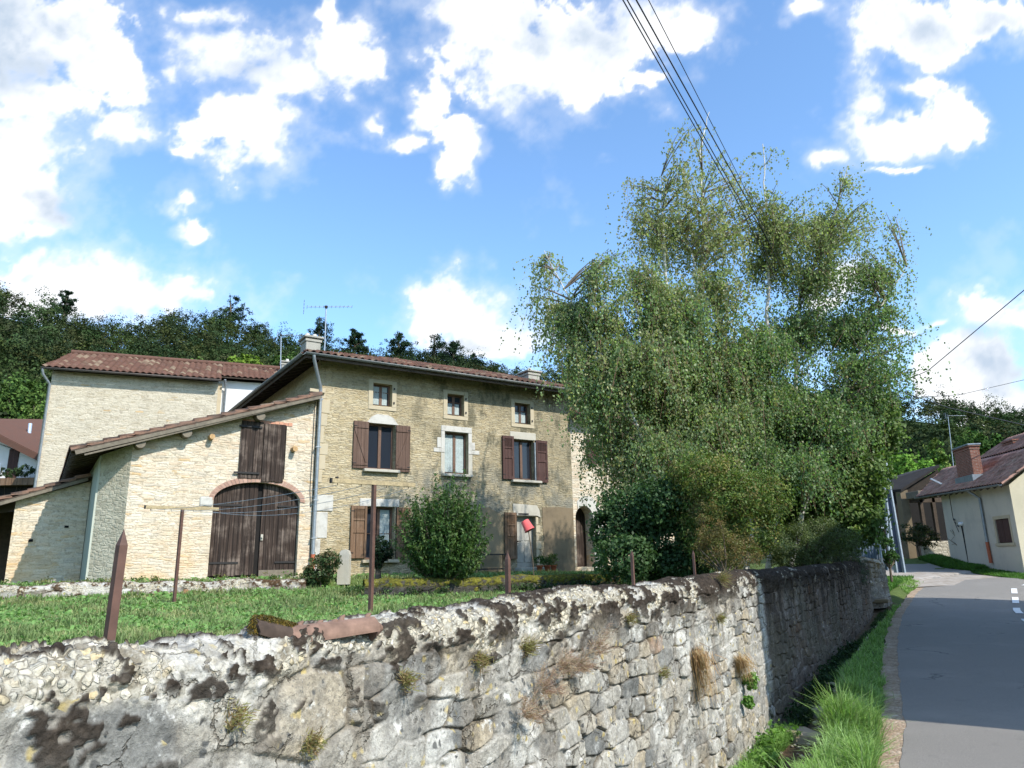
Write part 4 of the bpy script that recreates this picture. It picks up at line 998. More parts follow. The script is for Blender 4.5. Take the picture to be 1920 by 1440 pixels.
slab('plaster_patch', fh, 0, 0, -.012, .01, 0, 0, mat_render('thin_plaster', (.29, .225, .14), (.16, .125, .08), .85, 1.5), poly=[(3.3, 1.2), (6.28, 1.2), (6.29, 3.1), (5.7, 3.35), (4.4, 3.2), (3.5, 3.0)])
# quoins and corner blocks
s = MB(); zz = 1.0; k = 0
while zz < 6.6:
    hh = (.42, .34, .5, .38)[k % 4]; ww = (.34, .2, .28)[k % 3]
    if not (zz < 3.6): s.box(-.012, ww, -.014, .02, zz, zz + hh - .015, bev=.012)
    zz += hh; k += 1
s.build('quoin', M_STONEY, fh)
s = MB(); s.box(-.016, .56, -.03, .02, 3.10, 3.56, bev=.02); s.box(-.016, .42, -.022, .02, 2.35, 3.08, bev=.02); s.box(-.016, .24, -.022, .02, 1.2, 2.33, bev=.02); s.build('corner_block', M_STONEW, fh)
s = MB(); s.box(-.3, .16, -.1, .05, 6.50, 6.60, bev=.01); s.build('kneeler', M_STONEY, fh)
# small iron lamp bracket stub
s = MB(); s.tube([(.62, 0, 4.06), (.62, -.12, 4.06)], .035, 8); s.build('pipe_stub', M_IRON, fh)
# roof
RT0 = 7.50; PT = .335; EO = .62; RG = EO + 4.5
rf = MB()
E = [(-EO, -EO, RT0), (UR + .25, -EO, RT0), (UR + .25, 9 + EO, RT0), (-EO, 9 + EO, RT0)]; RZ = RT0 + RG * PT
P0 = (4.5, 4.5, RZ); P1 = (UR + .25, 4.5, RZ)
underroof(rf, E[0], E[1], P1, P0, .03, .035, .55); underroof(rf, E[3], E[0], P0, P0, .03, .035, .55); underroof(rf, E[2], E[3], P0, P1, .03, .035)
roof = rf.build('roof', M_WOODD, fh)
tiles('tile_slope', roof, M_TILE, E[0], E[1], P0, P1, .21, .36, .075, seed=1)
tiles('tile_slope', roof, M_TILE, E[3], E[0], P0, P0, .21, .36, .075, seed=2)
tiles('tile_slope', roof, M_TILE, E[2], E[3], P1, P0, .21, .36, .075, seed=3)
fb = MB(); fb.box(-EO, UR + .25, -EO - .02, -EO + .008, RT0 - .17, RT0 - .03); fb.box(-EO - .02, -EO + .008, -EO, 9 + EO, RT0 - .17, RT0 - .03); fb.build('fascia', M_WOODD, roof)
gutter('gutter', (-EO - .05, -EO - .085, RT0 - .02), (UR + .25, -EO - .085, RT0 - .02), roof); gutter('gutter', (-EO - .085, 9.6, RT0 - .02), (-EO - .085, -EO, RT0 - .02), roof)
s = MB(); s.tube([(-.42, -EO - .085, 7.42), (-.40, -EO - .07, 7.28), (.0, -.12, 6.66), (.02, -.10, 6.5), (.02, -.09, 1.9)], .048, 10); dp = s.build('downspout', M_ZINC, fh)
s = MB()
for zc in (6.3, 4.9, 3.4, 2.35): s.box(-.05, .09, -.15, 0, zc - .015, zc + .015)
s.build('bracket', M_ZINC, dp); s = MB(); s.tube([(.02, -.09, 1.92), (.02, -.09, 1.35)], .06, 10); s.build('foot_pipe', M_PINKT, dp)
def chimney(parent, u0, u1, w0, w1, z0, z1, pots=2, mat=None, cap=.08, pot=True):
    c = MB(); c.box(u0, u1, w0, w1, z0, z1, bev=.015); c.box(u0 - cap, u1 + cap, w0 - cap, w1 + cap, z1, z1 + .07, bev=.015); c.box(u0 - cap * .4, u1 + cap * .4, w0 - cap * .4, w1 + cap * .4, z1 - .12, z1 - .03, bev=.01)
    o = c.build('chimney', mat or M_CHIM, parent)
    if pot:
        p = MB(); 
        for k in range(pots):
            uc = u0 + (u1 - u0) * (k + .5) / pots; wc = (w0 + w1) / 2; p.tube([(uc, wc, z1 + .07), (uc, wc, z1 + .16), (uc, wc, z1 + .23)], [.10, .085, .06], 10)
        p.build('chimney_pot', M_STONEW, o)
    return o
ch = chimney(fh, .14, .62, 2.0, 2.6, 7.6, 8.78)
chimney(fh, 8.58, 9.1, 1.7, 2.3, 7.9, 8.66, 1)
def antenna(name, base, top, dirv, L, n, label, parent=None, off=.3):
    t = thing(name, base, label, 'antenna') if parent is None else parent
    m_ = MB(); m_.tube([base, top], .022, 6); mast = m_.build('mast', M_GALV, t)
    d = np.array(dirv, float); d /= np.linalg.norm(d); s_ = np.cross(d, (0, 0, 1)); tp = np.array(top) - np.array([0, 0, .05])
    a = tp - d * L * off; b = tp + d * L * (1 - off); bm = MB(); bm.tube([a, b], .011, 6); 
    bo = bm.build('boom', M_GALV, t); el_ = MB()
    for k in range(n):
        p = a + (b - a) * k / (n - 1); l = .13 * (1.4 if k == 0 else 1); el_.tube([p - s_ * l, p + s_ * l], .006, 4)
    for q in (-.18, -.06, .06, .18): el_.tube([a - d * .1 + np.array([0, 0, q]) - s_ * .2, a - d * .1 + np.array([0, 0, q]) + s_ * .2], .007, 4)
    el_.tube([a - d * .1 - np.array([0, 0, .2]), a - d * .1 + np.array([0, 0, .2])], .01, 4)
    el_.build('dipole', M_GALV, bo)
    k = MB(); k.box(tp[0] - .04, tp[0] + .04, tp[1] - .04, tp[1] + .04, tp[2] - .05, tp[2] + .03); k.build('clamp', M_IRON, t)
    return t
def L2W(u, w, z): return np.array([FO[0] + FD[0] * u - FN[0] * w, FO[1] + FD[1] * u - FN[1] * w, z])
def W2L(x, y): d = np.array([x, y]) - FO; return d @ FD, -(d @ FN)
antenna('roof_antenna', L2W(.76, 2.0, 7.9), L2W(.74, 2.0, 9.98), (.95, .31, .10), 1.45, 12, 'tall television antenna on the mast beside the near chimney', off=.42)

# ---------------- the annex to the right with the arched doorway
an = house('annex', L2W(UR, 0, 0)[:2], 57, ZB, 'pale stone house end with arched doorway, half hidden by the birch', 'house')
mb = MB(); HA = [(.09, .87, 1.42, 3.50, .42)]; HB = [(1.1, 1.7, 5.0, 5.9)]
facade(mb, (.002, 5.0), [(0, 6.6), (5, 6.6)], .5, HA + HB); 
for h in HA: reveal(mb, h, .5)
for h in HB: reveal(mb, h, .2)
mb.face([(5, 0, .5), (5, 7, .5), (5, 7, 6.6), (5, 0, 6.6)]); mb.face([(5, 7, .5), (0, 7, .5), (0, 7, 6.6), (5, 7, 6.6)]); mb.face([(0, 0, 6.6), (5, 0, 6.6), (5, 7, 6.6), (0, 7, 6.6)])
mb.build('wall', M_BARN, an)
d_ = MB(); d_.box(.09, .87, .45, .5, 1.42, 3.5); d_.build('door', M_DOORW, an)
s = MB(); P = arch_pts(.09, .87, 3.08, 3.50); P2 = arch_pts(-.0, 1.22, 3.15, 3.86)
for k in range(4, 16): s.faces([(P[k][0], -.02, P[k][1]), (P[k + 1][0], -.02, P[k + 1][1]), (P2[k + 1][0], -.02, P2[k + 1][1]), (P2[k][0], -.02, P2[k][1])] + [(P[k][0], .03, P[k][1]), (P[k + 1][0], .03, P[k + 1][1]), (P2[k + 1][0], .03, P2[k + 1][1]), (P2[k][0], .03, P2[k][1])], [(0, 1, 2, 3), (7, 6, 5, 4), (0, 4, 5, 1), (1, 5, 6, 2), (2, 6, 7, 3), (3, 7, 4, 0)])
zz = 1.3
for k in range(6): s.box(.872, 1.22 + (.12 if k % 2 else 0), -.02, .03, zz, zz + .29, bev=.01); zz += .30
s.build('surround', M_STONEW, an)
wa = window(an, *HB[0], .17, 1, ()); shutter(wa, .7, 1.08, 5.0, 5.9, M_SHUTD, 'panel', 1)
rr = MB(); e = [(-.0, -.5, 6.6), (5.3, -.5, 6.6), (5.3, 3.5, 7.95), (0, 3.5, 7.95)]; underroof(rr, e[0], e[1], e[2], e[3], .03, .03, .6); rr = rr.build('roof', M_WOODD, an)
tiles('tile_slope', rr, M_TILE, e[0], e[1], e[3], e[2], .21, .36, .07, seed=5)

# ---------------- the barn with the sloping roof
bn = house('stone_barn', FO, 57, ZB, 'cream stone barn with arched plank doors and a one-sided sloping tile roof', 'barn')
TOPB = [(-4.7, 4.66), (0, 6.30)]
HD = (-2.66, -.38, 1.30, 3.84, .50); HW = (-2.08, -.86, 3.95, 5.44)
mb = MB(); facade(mb, (-4.68, -.03), TOPB, .6, [HD, HW], y=.03); reveal(mb, HD, .22, .03); reveal(mb, HW, .2, .03)
mb.face([(-4.68, .03, .6), (-4.68, .03, 4.6), (-.03, .03, 6.3), (-.03, 8, 6.3), (-.03, 8, .6)][0:0] or [(-5.3, 8, .6), (-5.3, .75, .6), (-5.3, .75, 4.45), (-5.3, 8, 4.45)])
mb.face([(-.03, 8, .6), (-5.3, 8, .6), (-5.3, 8, 4.4), (-.03, 8, 6.28)])
mb.build('wall', M_BARN, bn)
mb = MB(); n = 14                                   # rendered splayed corner, leaning slightly
for a, b, mt in (((-5.3, .75), (-4.68, .03), 0),):
    mb.face([(a[0], a[1], .6), (b[0], b[1], .6), (b[0], b[1], 4.66), (a[0], a[1], 4.44)])
mb.build('splayed_corner', M_SPLAY, bn)
mb = MB(); mb.box(-5.335, -5.29, .74, 8, .6, 4.42); mb.build('side_render', mat_render('pale_side_render', (.42, .44, .37), (.3, .31, .26), .4), bn)
BT = (-.02, 6.42); BE = (-6.02, 4.40)
rf = MB(); e0 = (BE[0], 8.3, BE[1]); e1 = (BE[0], -.38, BE[1]); q1 = (BT[0], -.38, BT[1]); q0 = (BT[0], 8.3, BT[1])
underroof(rf, e0, e1, q1, q0, .03, .03); rfo = rf.build('roof', M_WOODD, bn)
tiles('tile_slope', rfo, M_TILEO, e0, e1, q0, q1, .21, .36, .06, skirt=.03, seed=7, lap=.04)
s = MB(); s.bar((BE[0] + .1, -.36, BE[1] - .07), (BT[0] - .03, -.36, BT[1] - .09), .03, .13, upv=(0, 0, 1)); s.bar((BE[0] + .3, -.33, BE[1] - .12), (BT[0] - .1, -.33, BT[1] - .17), .05, .04); s.build('verge_board', M_WOODL, rfo)
s = MB(); 
for k in range(18): w_ = -.1 + k * .48; s.bar((BE[0] + .03, w_, BE[1] - .11), (BE[0] + 1.2, w_, BE[1] - .11 + 1.2 * (BT[1] - BE[1]) / 6), .08, .1)
s.build('rafter', M_WOODD, rfo)
# purlin ends
slope = lambda u: BE[1] + (BT[1] - BE[1]) * (u - BE[0]) / (BT[0] - BE[0])
for u in (-4.55, -3.5, -1.68):
    s = MB(); s.tube([(u, .1, slope(u) - .24), (u + .01, -.30, slope(u) - .245)], [.13, .12], 12); s.build('purlin_end', M_WOODL, rfo)
for u, z in ((-2.86, 4.98), (-.66, 4.80)):
    s = MB(); s.tube([(u, .1, z), (u + .005, -.20, z - .01)], [.078, .07], 12); s.build('beam_end', M_LOG, bn)
# brick arch
s = MB(); A = arch_pts(HD[0], HD[1], HD[3] - HD[4], HD[3], 34); cx = (HD[0] + HD[1]) / 2
B = arch_pts(HD[0] - .13, HD[1] + .13, HD[3] - HD[4] - .02, HD[3] + .16, 34)
for k in range(34):
    if k in (0, 33): pass
    f = .06; a0, a1, b0, b1 = A[k], A[k + 1], B[k], B[k + 1]
    L_ = lambda p, q, t: (p[0] + (q[0] - p[0]) * t, p[1] + (q[1] - p[1]) * t)
    p = [L_(a0, a1, f), L_(a0, a1, 1 - f), L_(b0, b1, 1 - f), L_(b0, b1, f)]; r = random.random()
    c = (.36 + .14 * r, .22 + .10 * r, .165 + .08 * r); s.faces([(x, .008, z) for x, z in p] + [(x, .06, z) for x, z in p], [(0, 1, 2, 3), (7, 6, 5, 4), (0, 4, 5, 1), (1, 5, 6, 2), (2, 6, 7, 3), (3, 7, 4, 0)], c)
s.cur = (.56, .50, .40)
for k in range(34): s.face([(A[k][0], .022, A[k][1]), (A[k + 1][0], .022, A[k + 1][1]), (B[k + 1][0], .022, B[k + 1][1]), (B[k][0], .022, B[k][1])])
s.build('brick_arch', M_ARCHB, bn)
s = MB()
for k in range(12):
    r = random.random(); s.cur = (.50 + .1 * r, .24 + .08 * r, .16 + .05 * r)
    if k in (0,): continue
    s.box(-2.2 + k * .125, -2.2 + k * .125 + .112, .012, .06, 5.455, 5.455 + .085 + .02 * r)
s.build('brick_lintel', M_ARCHB, bn)
slab('impost_stone', bn, -3.0, -2.67, 0, .04, 3.17, 3.42, M_STONEW, .03)
def plank_leaf(a, b, z0, zfun, name, parent, y0=.15, th=.04, step=.115, mat=M_DOORW, rails=(), jag=.03):
    m_ = MB(); u = a
    while u < b - .02:
        e_ = min(u + step, b); zt_ = min(zfun(u + .004), zfun(e_ - .004)); zl = z0 + random.random() * jag; dy = random.random() * .008
        m_.prism([(u + .003, zl), (e_ - .003, zl), (e_ - .003, zfun(e_ - .004)), (u + .003, zfun(u + .004))], y0 + dy, y0 + th + dy); u = e_
    for (z_, ln) in rails: m_.box(a + .02, a + (b - a) * ln, y0 - .03, y0 + .004, z_ - .05, z_ + .05)
    return m_.build(name, mat, parent)
def archz(u):
    c = (HD[0] + HD[1]) / 2; r = (HD[1] - HD[0]) / 2; t = max(0, 1 - ((u - c) / r) ** 2); return HD[3] - HD[4] + HD[4] * math.sqrt(t) - .015
dk = MB(); dk.box(HD[0], HD[1], .235, .25, 1.0, 3.84); dk.box(HW[0], HW[1], .215, .23, HW[2], HW[3]); dk.build('dark_opening', M_DARK, bn)
lf = plank_leaf(-2.65, -1.49, 1.38, archz, 'door', bn, .16); rt = plank_leaf(-1.37, -.39, 1.36, archz, 'door', bn, .17)
for o_, (a, b) in ((lf, (-2.63, -1.9)), (rt, (-.95, -.40))):
    h_ = MB(); 
    for z_ in (3.22, 1.72): h_.box(a, b, .145, .158, z_ - .025, z_ + .025)
    h_.build('strap_hinge', M_IRON, o_)
k_ = MB(); k_.box(-1.36, -1.30, .14, .17, 2.3, 2.46); k_.tube([(-1.33, .14, 2.38), (-1.33, .09, 2.38)], .02); k_.build('latch', M_STONE, rt)
slab('repair_board', rt, -1.36, -.42, .135, .165, 1.34, 1.52, M_WOODL, .006)
lw = plank_leaf(-2.10, -1.50, 3.93, lambda u: 5.50, 'hatch_leaf', bn, -.02, .04, .12, jag=.01)
rw_ = plank_leaf(-1.49, -.90, 3.86, lambda u: 5.47 - .0 * (u), 'hatch_leaf', bn, -.035, .04, .12, jag=.02)
h_ = MB(); h_.box(-2.16, -1.55, -.05, -.022, 5.32, 5.37); h_.box(-2.22, -1.55, -.05, -.022, 4.05, 4.10); h_.build('strap_hinge', M_IRON, lw)
slab('threshold', bn, -2.7, -.36, -.12, .2, 1.15, 1.34, M_STONE, .03)
s = MB(); s.tube([(-.10, .0, 6.25), (-.12, .0, 3.7), (-.08, 0, 3.2)], .008, 4); s.build('cable', M_CABLE, bn)

# ---------------- lean-to shed at the far left
sh = house('lean_to_shed', L2W(0, 0, 0)[:2], 57, ZB, 'low stone lean-to shed left of the barn, its wall half in shadow', 'shed')
mb = MB(); mb.face([(-7.02, 3.0, .6), (-5.35, 3.0, .6), (-5.35, 3.0, 4.0), (-7.02, 3.0, 3.40)]); mb.face([(-7.02, 7, .6), (-7.02, 3, .6), (-7.02, 3, 3.40), (-7.02, 7, 3.40)]); mb.build('wall', M_BARN, sh)
a0_ = (-9.2, 2.75, 2.72); a1_ = (-5.38, 2.75, 4.16); rf = MB(); underroof(rf, (-9.2, 7, 2.72), a0_, a1_, (-5.38, 7, 4.16), .03, .03, .6); rf = rf.build('roof', M_WOODD, sh)
tiles('tile_slope', rf, M_TILEO, (-9.2, 7, 2.72), a0_, (-5.38, 7, 4.16), a1_, .21, .36, .055, skirt=.03, seed=11, lap=.04)
s = MB(); s.bar((-9.2, 2.77, 2.62), (-5.45, 2.77, 4.04), .03, .11); s.build('verge_board', M_WOODL, rf)
dk = MB(); dk.face([(-9.2, 5.5, .8), (-7.02, 5.5, .8), (-7.02, 5.5, 3.3), (-9.2, 5.5, 3.0)]); dk.build('back_boards', M_WOODD, sh); dk = MB(); dk.box(-8.95, -8.83, 2.9, 3.02, .9, 2.75); dk.build('post', M_WOODD, sh)
s = MB(); s.box(-6.62, -6.52, 2.975, 3.0, 2.35, 2.42); s.box(-5.85, -5.75, 2.975, 3.0, 2.72, 2.78); s.build('putlog_hole', M_DARK, sh)
for k in range(3):
    t = MB(); t.box(-7.75 + k * .25, -7.55 + k * .25, 4.6, 4.65, 2.05 + .1 * k, 2.75, bev=.01); o = t.build('hanging_cloth', mat_plain('blue_cloth', (.20, .26, .42), .9, .3, 8), sh) if k == 0 else None

# ---------------- tall pale stone house behind
TO = at(98, 700, 27.)
th = house('tall_stone_house', (TO[0], TO[1]), 68, 2.0, 'tall pale stone house with brown tiled roof behind the barn', 'house')
mb = MB(); mb.face([(0, 0, .5), (5.95, 0, .5), (5.95, 0, 9.1), (0, 0, 9.1)]); mb.face([(0, 6, .5), (0, 0, .5), (0, 0, 9.1), (0, 3, 10.5), (0, 6, 9.1)]); mb.face([(5.95, 0, .5), (5.95, .7, .5), (5.95, .7, 9.4), (5.95, 0, 9.1)]); mb.face([(8.2, 6, .5), (0, 6, .5), (0, 6, 9.1), (8.2, 6, 9.1)]); mb.build('wall', M_TALL, th)
mb = MB(); mb.face([(5.95, .7, .5), (8.2, .7, .5), (8.2, .7, 9.35), (5.95, .7, 9.35)]); mb.face([(8.2, .7, .5), (8.2, 6, .5), (8.2, 6, 9.1), (8.2, 3, 10.5), (8.2, .7, 9.35)]); mb.build('white_wall', M_WHITE, th)
s = MB(); s.box(5.9, 6.1, .62, .72, .5, 9.2); s.build('quoin', M_STONEY, th)
sl = (10.62 - 9.14) / 3.4; e = [(-.28, -.4, 9.14), (6.06, -.4, 9.14), (6.06, 3.0, 10.62), (.05, 3.0, 10.62)]
rr = MB(); underroof(rr, e[0], e[1], e[2], e[3], .03, .04); e2 = [(6.06, .3, 9.14 + .7 * sl), (8.6, .3, 9.14 + .7 * sl), (8.6, 3.0, 10.62), (6.06, 3.0, 10.62)]; underroof(rr, e2[0], e2[1], e2[2], e2[3], .03, .04)
underroof(rr, (8.6, 6.4, 9.14), (-.28, 6.4, 9.14), (.05, 3.0, 10.62), (8.6, 3.0, 10.62), .03, .04); rr = rr.build('roof', M_WOODD, th)
tiles('tile_slope', rr, M_TILEB, e[0], e[1], e[3], e[2], .23, .4, .06, seed=13); tiles('tile_slope', rr, M_TILEB, e2[0], e2[1], e2[3], e2[2], .23, .4, .06, seed=14); tiles('tile_slope', rr, M_TILEB, (8.6, 6.4, 9.14), (-.28, 6.4, 9.14), (8.6, 3.0, 10.62), (.05, 3.0, 10.62), .23, .4, .06, seed=15)
s = MB(); s.cur = (.7, .3, .3); s.smooth = True; s.tube([(.0, 3.0, 10.68), (8.6, 3.0, 10.68)], .11, 8); s.build('ridge_tile', M_TILEB, rr)
gutter('gutter', (-.3, -.47, 9.10), (6.06, -.47, 9.10), rr, .07, mat_plain('dark_gutter', (.09, .075, .065), .5))
s = MB(); s.tube([(-.25, -.47, 9.05), (-.22, -.4, 8.85), (-.02, -.08, 8.55), (-.05, -.08, 1)], .05, 8); s.build('downspout', M_ZINC, th)
s = MB(); s.tube([(6.2, .3, 9.3), (6.25, .55, 9.0), (6.25, .6, 4)], .045, 8); s.build('downspout', M_ZINC, th)
chimney(th, 8.55, 9.05, 2.0, 2.5, 8.5, 10.72, 1)
p_ = at(528, 668, 31.3); q_ = at(527, 626, 31.3); antenna('back_antenna', p_ - np.array([0, 0, .8]), q_, (1, .2, .02), 1.0, 8, 'small grey television antenna behind the hipped roof', off=.05)

# ---------------- small house far left
def quadbox(mb, P, d):
    """thick slab from 4 points, extruded by vector d"""
    P = [np.array(p, float) for p in P]; Q = [p + np.array(d, float) for p in P]; mb.faces(P + Q, [(0, 1, 2, 3), (7, 6, 5, 4), (0, 4, 5, 1), (1, 5, 6, 2), (2, 6, 7, 3), (3, 7, 4, 0)])
b_ = at(30, 890, 34); lh = thing('small_house', (b_[0], b_[1], 2.0), 'small white house with brown roof and steel flue at the left edge', 'house')
mb = MB(); mb.box(-30, b_[0] + 1.05, 34, 41, 1.5, 6.9); c_ = at(0, 822, 34); d2 = at(60, 852, 34)
mb.prism([(-30, 6.9), (d2[0], 6.9), (d2[0], d2[2] - .1), (c_[0], c_[2] - .1), (-30, 9.6)], 34.001, 41); mb.build('wall', M_WHITE, lh)
rr = MB(); rr.cur = (.25, .3, .3); A = at(-60, 788, 33.3); B_ = at(76, 857, 33.3); quadbox(rr, [A, B_, B_ + np.array([.3, 7.5, 1.6]), A + np.array([0, 7.5, 1.4])], (0, 0, .10)); 
rr.bar(A + np.array([0, -.02, -.08]), B_ + np.array([0, -.02, -.08]), .05, .26)
rr = rr.build('roof', M_TILEB, lh); f0 = at(54, 822, 35.5); f1 = at(57, 794, 35.5); s = MB(); s.tube([f0 - np.array([0, 0, .3]), f1], .09, 10); s.tube([f0 - np.array([0, 0, .1]), f0 + np.array([0, 0, .03])], [.2, .12], 10); s.build('flue', mat_plain('bright_steel', (.7, .72, .78), .3, .05, 4, metal=.7), rr)
p_ = at(19, 842, 33.98); q_ = at(30, 890, 33.98); s = MB(); s.box(p_[0], q_[0], 33.95, 34.02, q_[2] - .2, p_[2]); s.build('door', M_SHUTD, lh)
p_ = at(0, 897, 32.6); s = MB(); s.box(-30, p_[0] + 1.7, 32.5, 34, p_[2] - .32, p_[2]); bo = s.build('balcony', M_SHUTO, lh); s = MB()
for k in range(16): s.box(-30 + k * .45 + .1, -30 + k * .45 + .13, 32.55, 32.58, p_[2], p_[2] + .75)
s.build('railing', M_GALV, bo); s = MB(); s.box(-30, p_[0] + 1.6, 33.0, 33.9, 1.5, p_[2] - .33); s.build('dark_opening', M_DARK, lh)

# ---------------- grey rendered house on the right
RO = at(1765, 935, 35.)
rh = house('grey_house', (RO[0], RO[1]), 189.4, 1.2, 'grey rendered house with red tile roof and big brick chimney at the right edge', 'house')
mb = MB(); HWn = [(4.95, 6.1, 2.03, 2.97)]; facade(mb, (0, 6.6), [(0, 4.42), (6.6, 4.22)], .3, HWn); reveal(mb, HWn[0], .1)
mb.face([(0, 6, .3), (0, 0, .3), (0, 0, 4.42), (0, 2.0, 5.9), (0, 3.3, 6.8), (0, 6, 5)]); mb.build('wall', M_GREYR, rh)
mb = MB(); mb.face([(6.6, 0, .3), (6.6, 9, .3), (6.6, 9, 4.4), (6.6, 3.3, 6.75), (6.6, 0, 4.22)]); mb.build('gable_wall', M_CREAM, rh)
wd = MB(); wd.box(4.95, 6.1, .06, .09, 2.03, 2.97); wd.box(4.97, 5.5, .02, .06, 2.05, 2.95, bev=.01); wd.box(5.53, 6.08, .02, .06, 2.05, 2.95, bev=.01); wd = wd.build('window', M_SHUTD, rh)
s = MB(); s.box(4.8, 4.95, -.012, .02, 1.95, 3.05); s.box(6.1, 6.22, -.012, .02, 1.95, 3.05); s.box(4.8, 6.22, -.016, .02, 2.97, 3.1); s.box(4.75, 6.3, -.05, .02, 1.92, 2.03); s.build('surround', M_STONEY, wd)
e = [(-1.9, -.4, 4.46), (6.95, -.4, 4.26), (6.95, 2.0, 5.92), (-4.4, 2.0, 6.08)]
rr = MB(); underroof(rr, e[0], e[1], e[2], e[3], .03, .04, .6); f = [(-.3, 2.0, 6.05), (6.95, 2.0, 5.92), (6.95, 3.3, 6.82), (.25, 3.3, 6.95)]; underroof(rr, *f, .03, .04)
underroof(rr, (6.95, 9, 4.3), (.25, 9, 4.3), (.25, 3.3, 6.95), (6.95, 3.3, 6.82), .03, .04); rr = rr.build('roof', M_WOODD, rh)
tiles('tile_slope', rr, M_TILER, e[0], e[1], e[3], e[2], .22, .38, .06, seed=21); tiles('tile_slope', rr, M_TILER, f[0], f[1], f[3], f[2], .22, .38, .06, seed=22)
gutter('gutter', (-1.95, -.47, 4.43), (6.95, -.47, 4.23), rr, .075); s = MB(); s.tube([(3.9, -.47, 4.3), (4.0, -.2, 4.05), (4.1, -.07, 3.9), (4.1, -.07, 2.1)], .055, 8); dsp = s.build('downspout', M_ZINC, rh); s = MB(); s.tube([(4.1, -.07, 2.1), (4.15, -.07, 1.25)], .07, 8); s.build('foot_pipe', M_PINKT, dsp)
c = chimney(rh, 1.8, 3.4, .15, .55, 4.5, 6.2, 1, M_BRICK, .05, False); s = MB(); s.box(1.73, 3.47, .08, .62, 6.27, 6.33, bev=.01); s.build('cap', M_ZINC, c); s = MB(); s.box(1.7, 3.5, .05, .65, 4.6, 4.98); s.build('flashing', M_ZINC, c)
c = chimney(rh, 1.25, 2.2, 2.5, 2.85, 6.0, 6.55, 1, M_BRICK, .05, False)
s = MB(); s.box(-.6, -.5, -.3, 2.0, 4.6, 4.68, rot=Matrix.Rotation(R_(-31), 3, 'X')); s.build('verge_strip', M_GALV, rr)
s = MB()
for u, z, r_ in ((1.2, 3.2, .12), (1.25, 3.05, .10), (1.5, 2.9, .08)): s.tube([(u, -.06, z), (u + .1, -.08, z - .05)], .03, 6)
s.tube([(1.0, -.02, 4.3), (1.02, -.02, 3.2), (1.4, -.02, 2.6)], .012, 5); s.build('cable', M_CABLE, rh)

# ---------------- houses in the background on the right
b_ = at(1690, 1040, 48); bh = thing('beige_house', (b_[0], b_[1], 1.5), 'pale yellow house with grey-brown roof behind the birch', 'house')
x0 = at(1600, 920, 48)[0]; x1 = at(1712, 920, 48)[0]; mb = MB(); mb.box(x0, x1, 48, 55, 1.0, 5.75); mb.build('wall', M_CREAM, bh)
rr = MB(); underroof(rr, (x0 - .5, 47.4, 5.75), (x1 + .5, 47.4, 5.75), (x1 - 1.4, 51.5, 7.1), (x0, 51.5, 7.1), .0, .15); underroof(rr, (x1 + .5, 47.4, 5.75), (x1 + .5, 55.5, 5.75), (x1 - 1.4, 51.5, 7.1), (x1 - 1.4, 51.5, 7.1), 0, .15); rr = rr.build('roof', M_TILEG, bh)
for px0, px1, py0, py1 in ((1683, 1694, 930, 985), (1660, 1668, 935, 980)):
    a = at(px0, py0, 47.95); c = at(px1, py1, 47.95); s = MB(); s.box(a[0], c[0], 47.9, 48.02, c[2], a[2]); s.build('shutter', M_SHUT, bh)
b_ = at(1725, 1045, 39); pb = thing('open_barn', (b_[0], b_[1], 1.5), 'dark open timber barn with sloping roof beside the grey house', 'barn')
A = at(1690, 922, 38.5); B_ = at(1762, 876, 38.5); xl = at(1697, 960, 38.5)[0]; xr = at(1775, 960, 38.5)[0]
rr = MB(); quadbox(rr, [A, B_, B_ + np.array([1.5, 6, .3]), A + np.array([-.5, 6, .3])], (0, 0, .14)); rr = rr.build('roof', mat_plain('dark_roof', (.025, .021, .018), .9, .4, 3), pb)
mb = MB(); mb.box(xl, xr + 2.5, 41.5, 41.8, 1.0, 5.6); mb.build('wall', M_DARK, pb); mb = MB(); mb.box(xl - .05, xl + .35, 38.6, 39.1, 1.0, A[2] + .1); mb.build('pillar', M_PLAST, pb)
s = MB(); z1_ = at(1700, 933, 38.4)[2]; s.prism([(xl, z1_), (xl + 2.2, z1_), (xl + 2.2, B_[2] - .1), (xl, A[2] - .02)], 38.7, 38.9); s.build('gable_boards', mat_plain('dark_boards', (.035, .027, .02), .9, .4, 6), pb)
s = MB(); 
for k in (0.9, 1.55): s.box(xl + k, xl + k + .16, 38.6, 38.8, 1.2, z1_)
s.box(xl + .45, xr + 1, 38.6, 38.75, z1_ - .25, z1_ - .02); s.build('post', M_WOODD, pb)
s = MB(); s.box(xl + .2, xr + 1.0, 37.6, 37.9, 1.0, 2.3, bev=.03); s.build('low_wall', M_LOW, pb)
s = MB(); a = at(1722, 905, 37.2); s.box(a[0] - .1, a[0] + .9, 37.2, 38.4, a[2] - .75, a[2] - .4, bev=.02); s.box(a[0] - .1, a[0] + .9, 37.15, 37.2, a[2] - .7, a[2] - .62); s.build('balcony', M_WOODL, pb)

# ---------------- the house across the road, right of the camera, whose shadow falls over road and wall
xh = empty('roadside_house', (8.45, 3.6, 0), R_(90 - 33.8)); OFFS[xh.name] = (0, 0, 0); tag(xh, 'tall rendered house standing across the road, right of the view', 'house')
mb = MB(); HX = [(u, u + .9, z, z + 1.5) for u in (2, 5, 8, 11.5) for z in (1.1, 4.2, 6.8)]; HX = [h for h in HX if h[3] < 8.3]
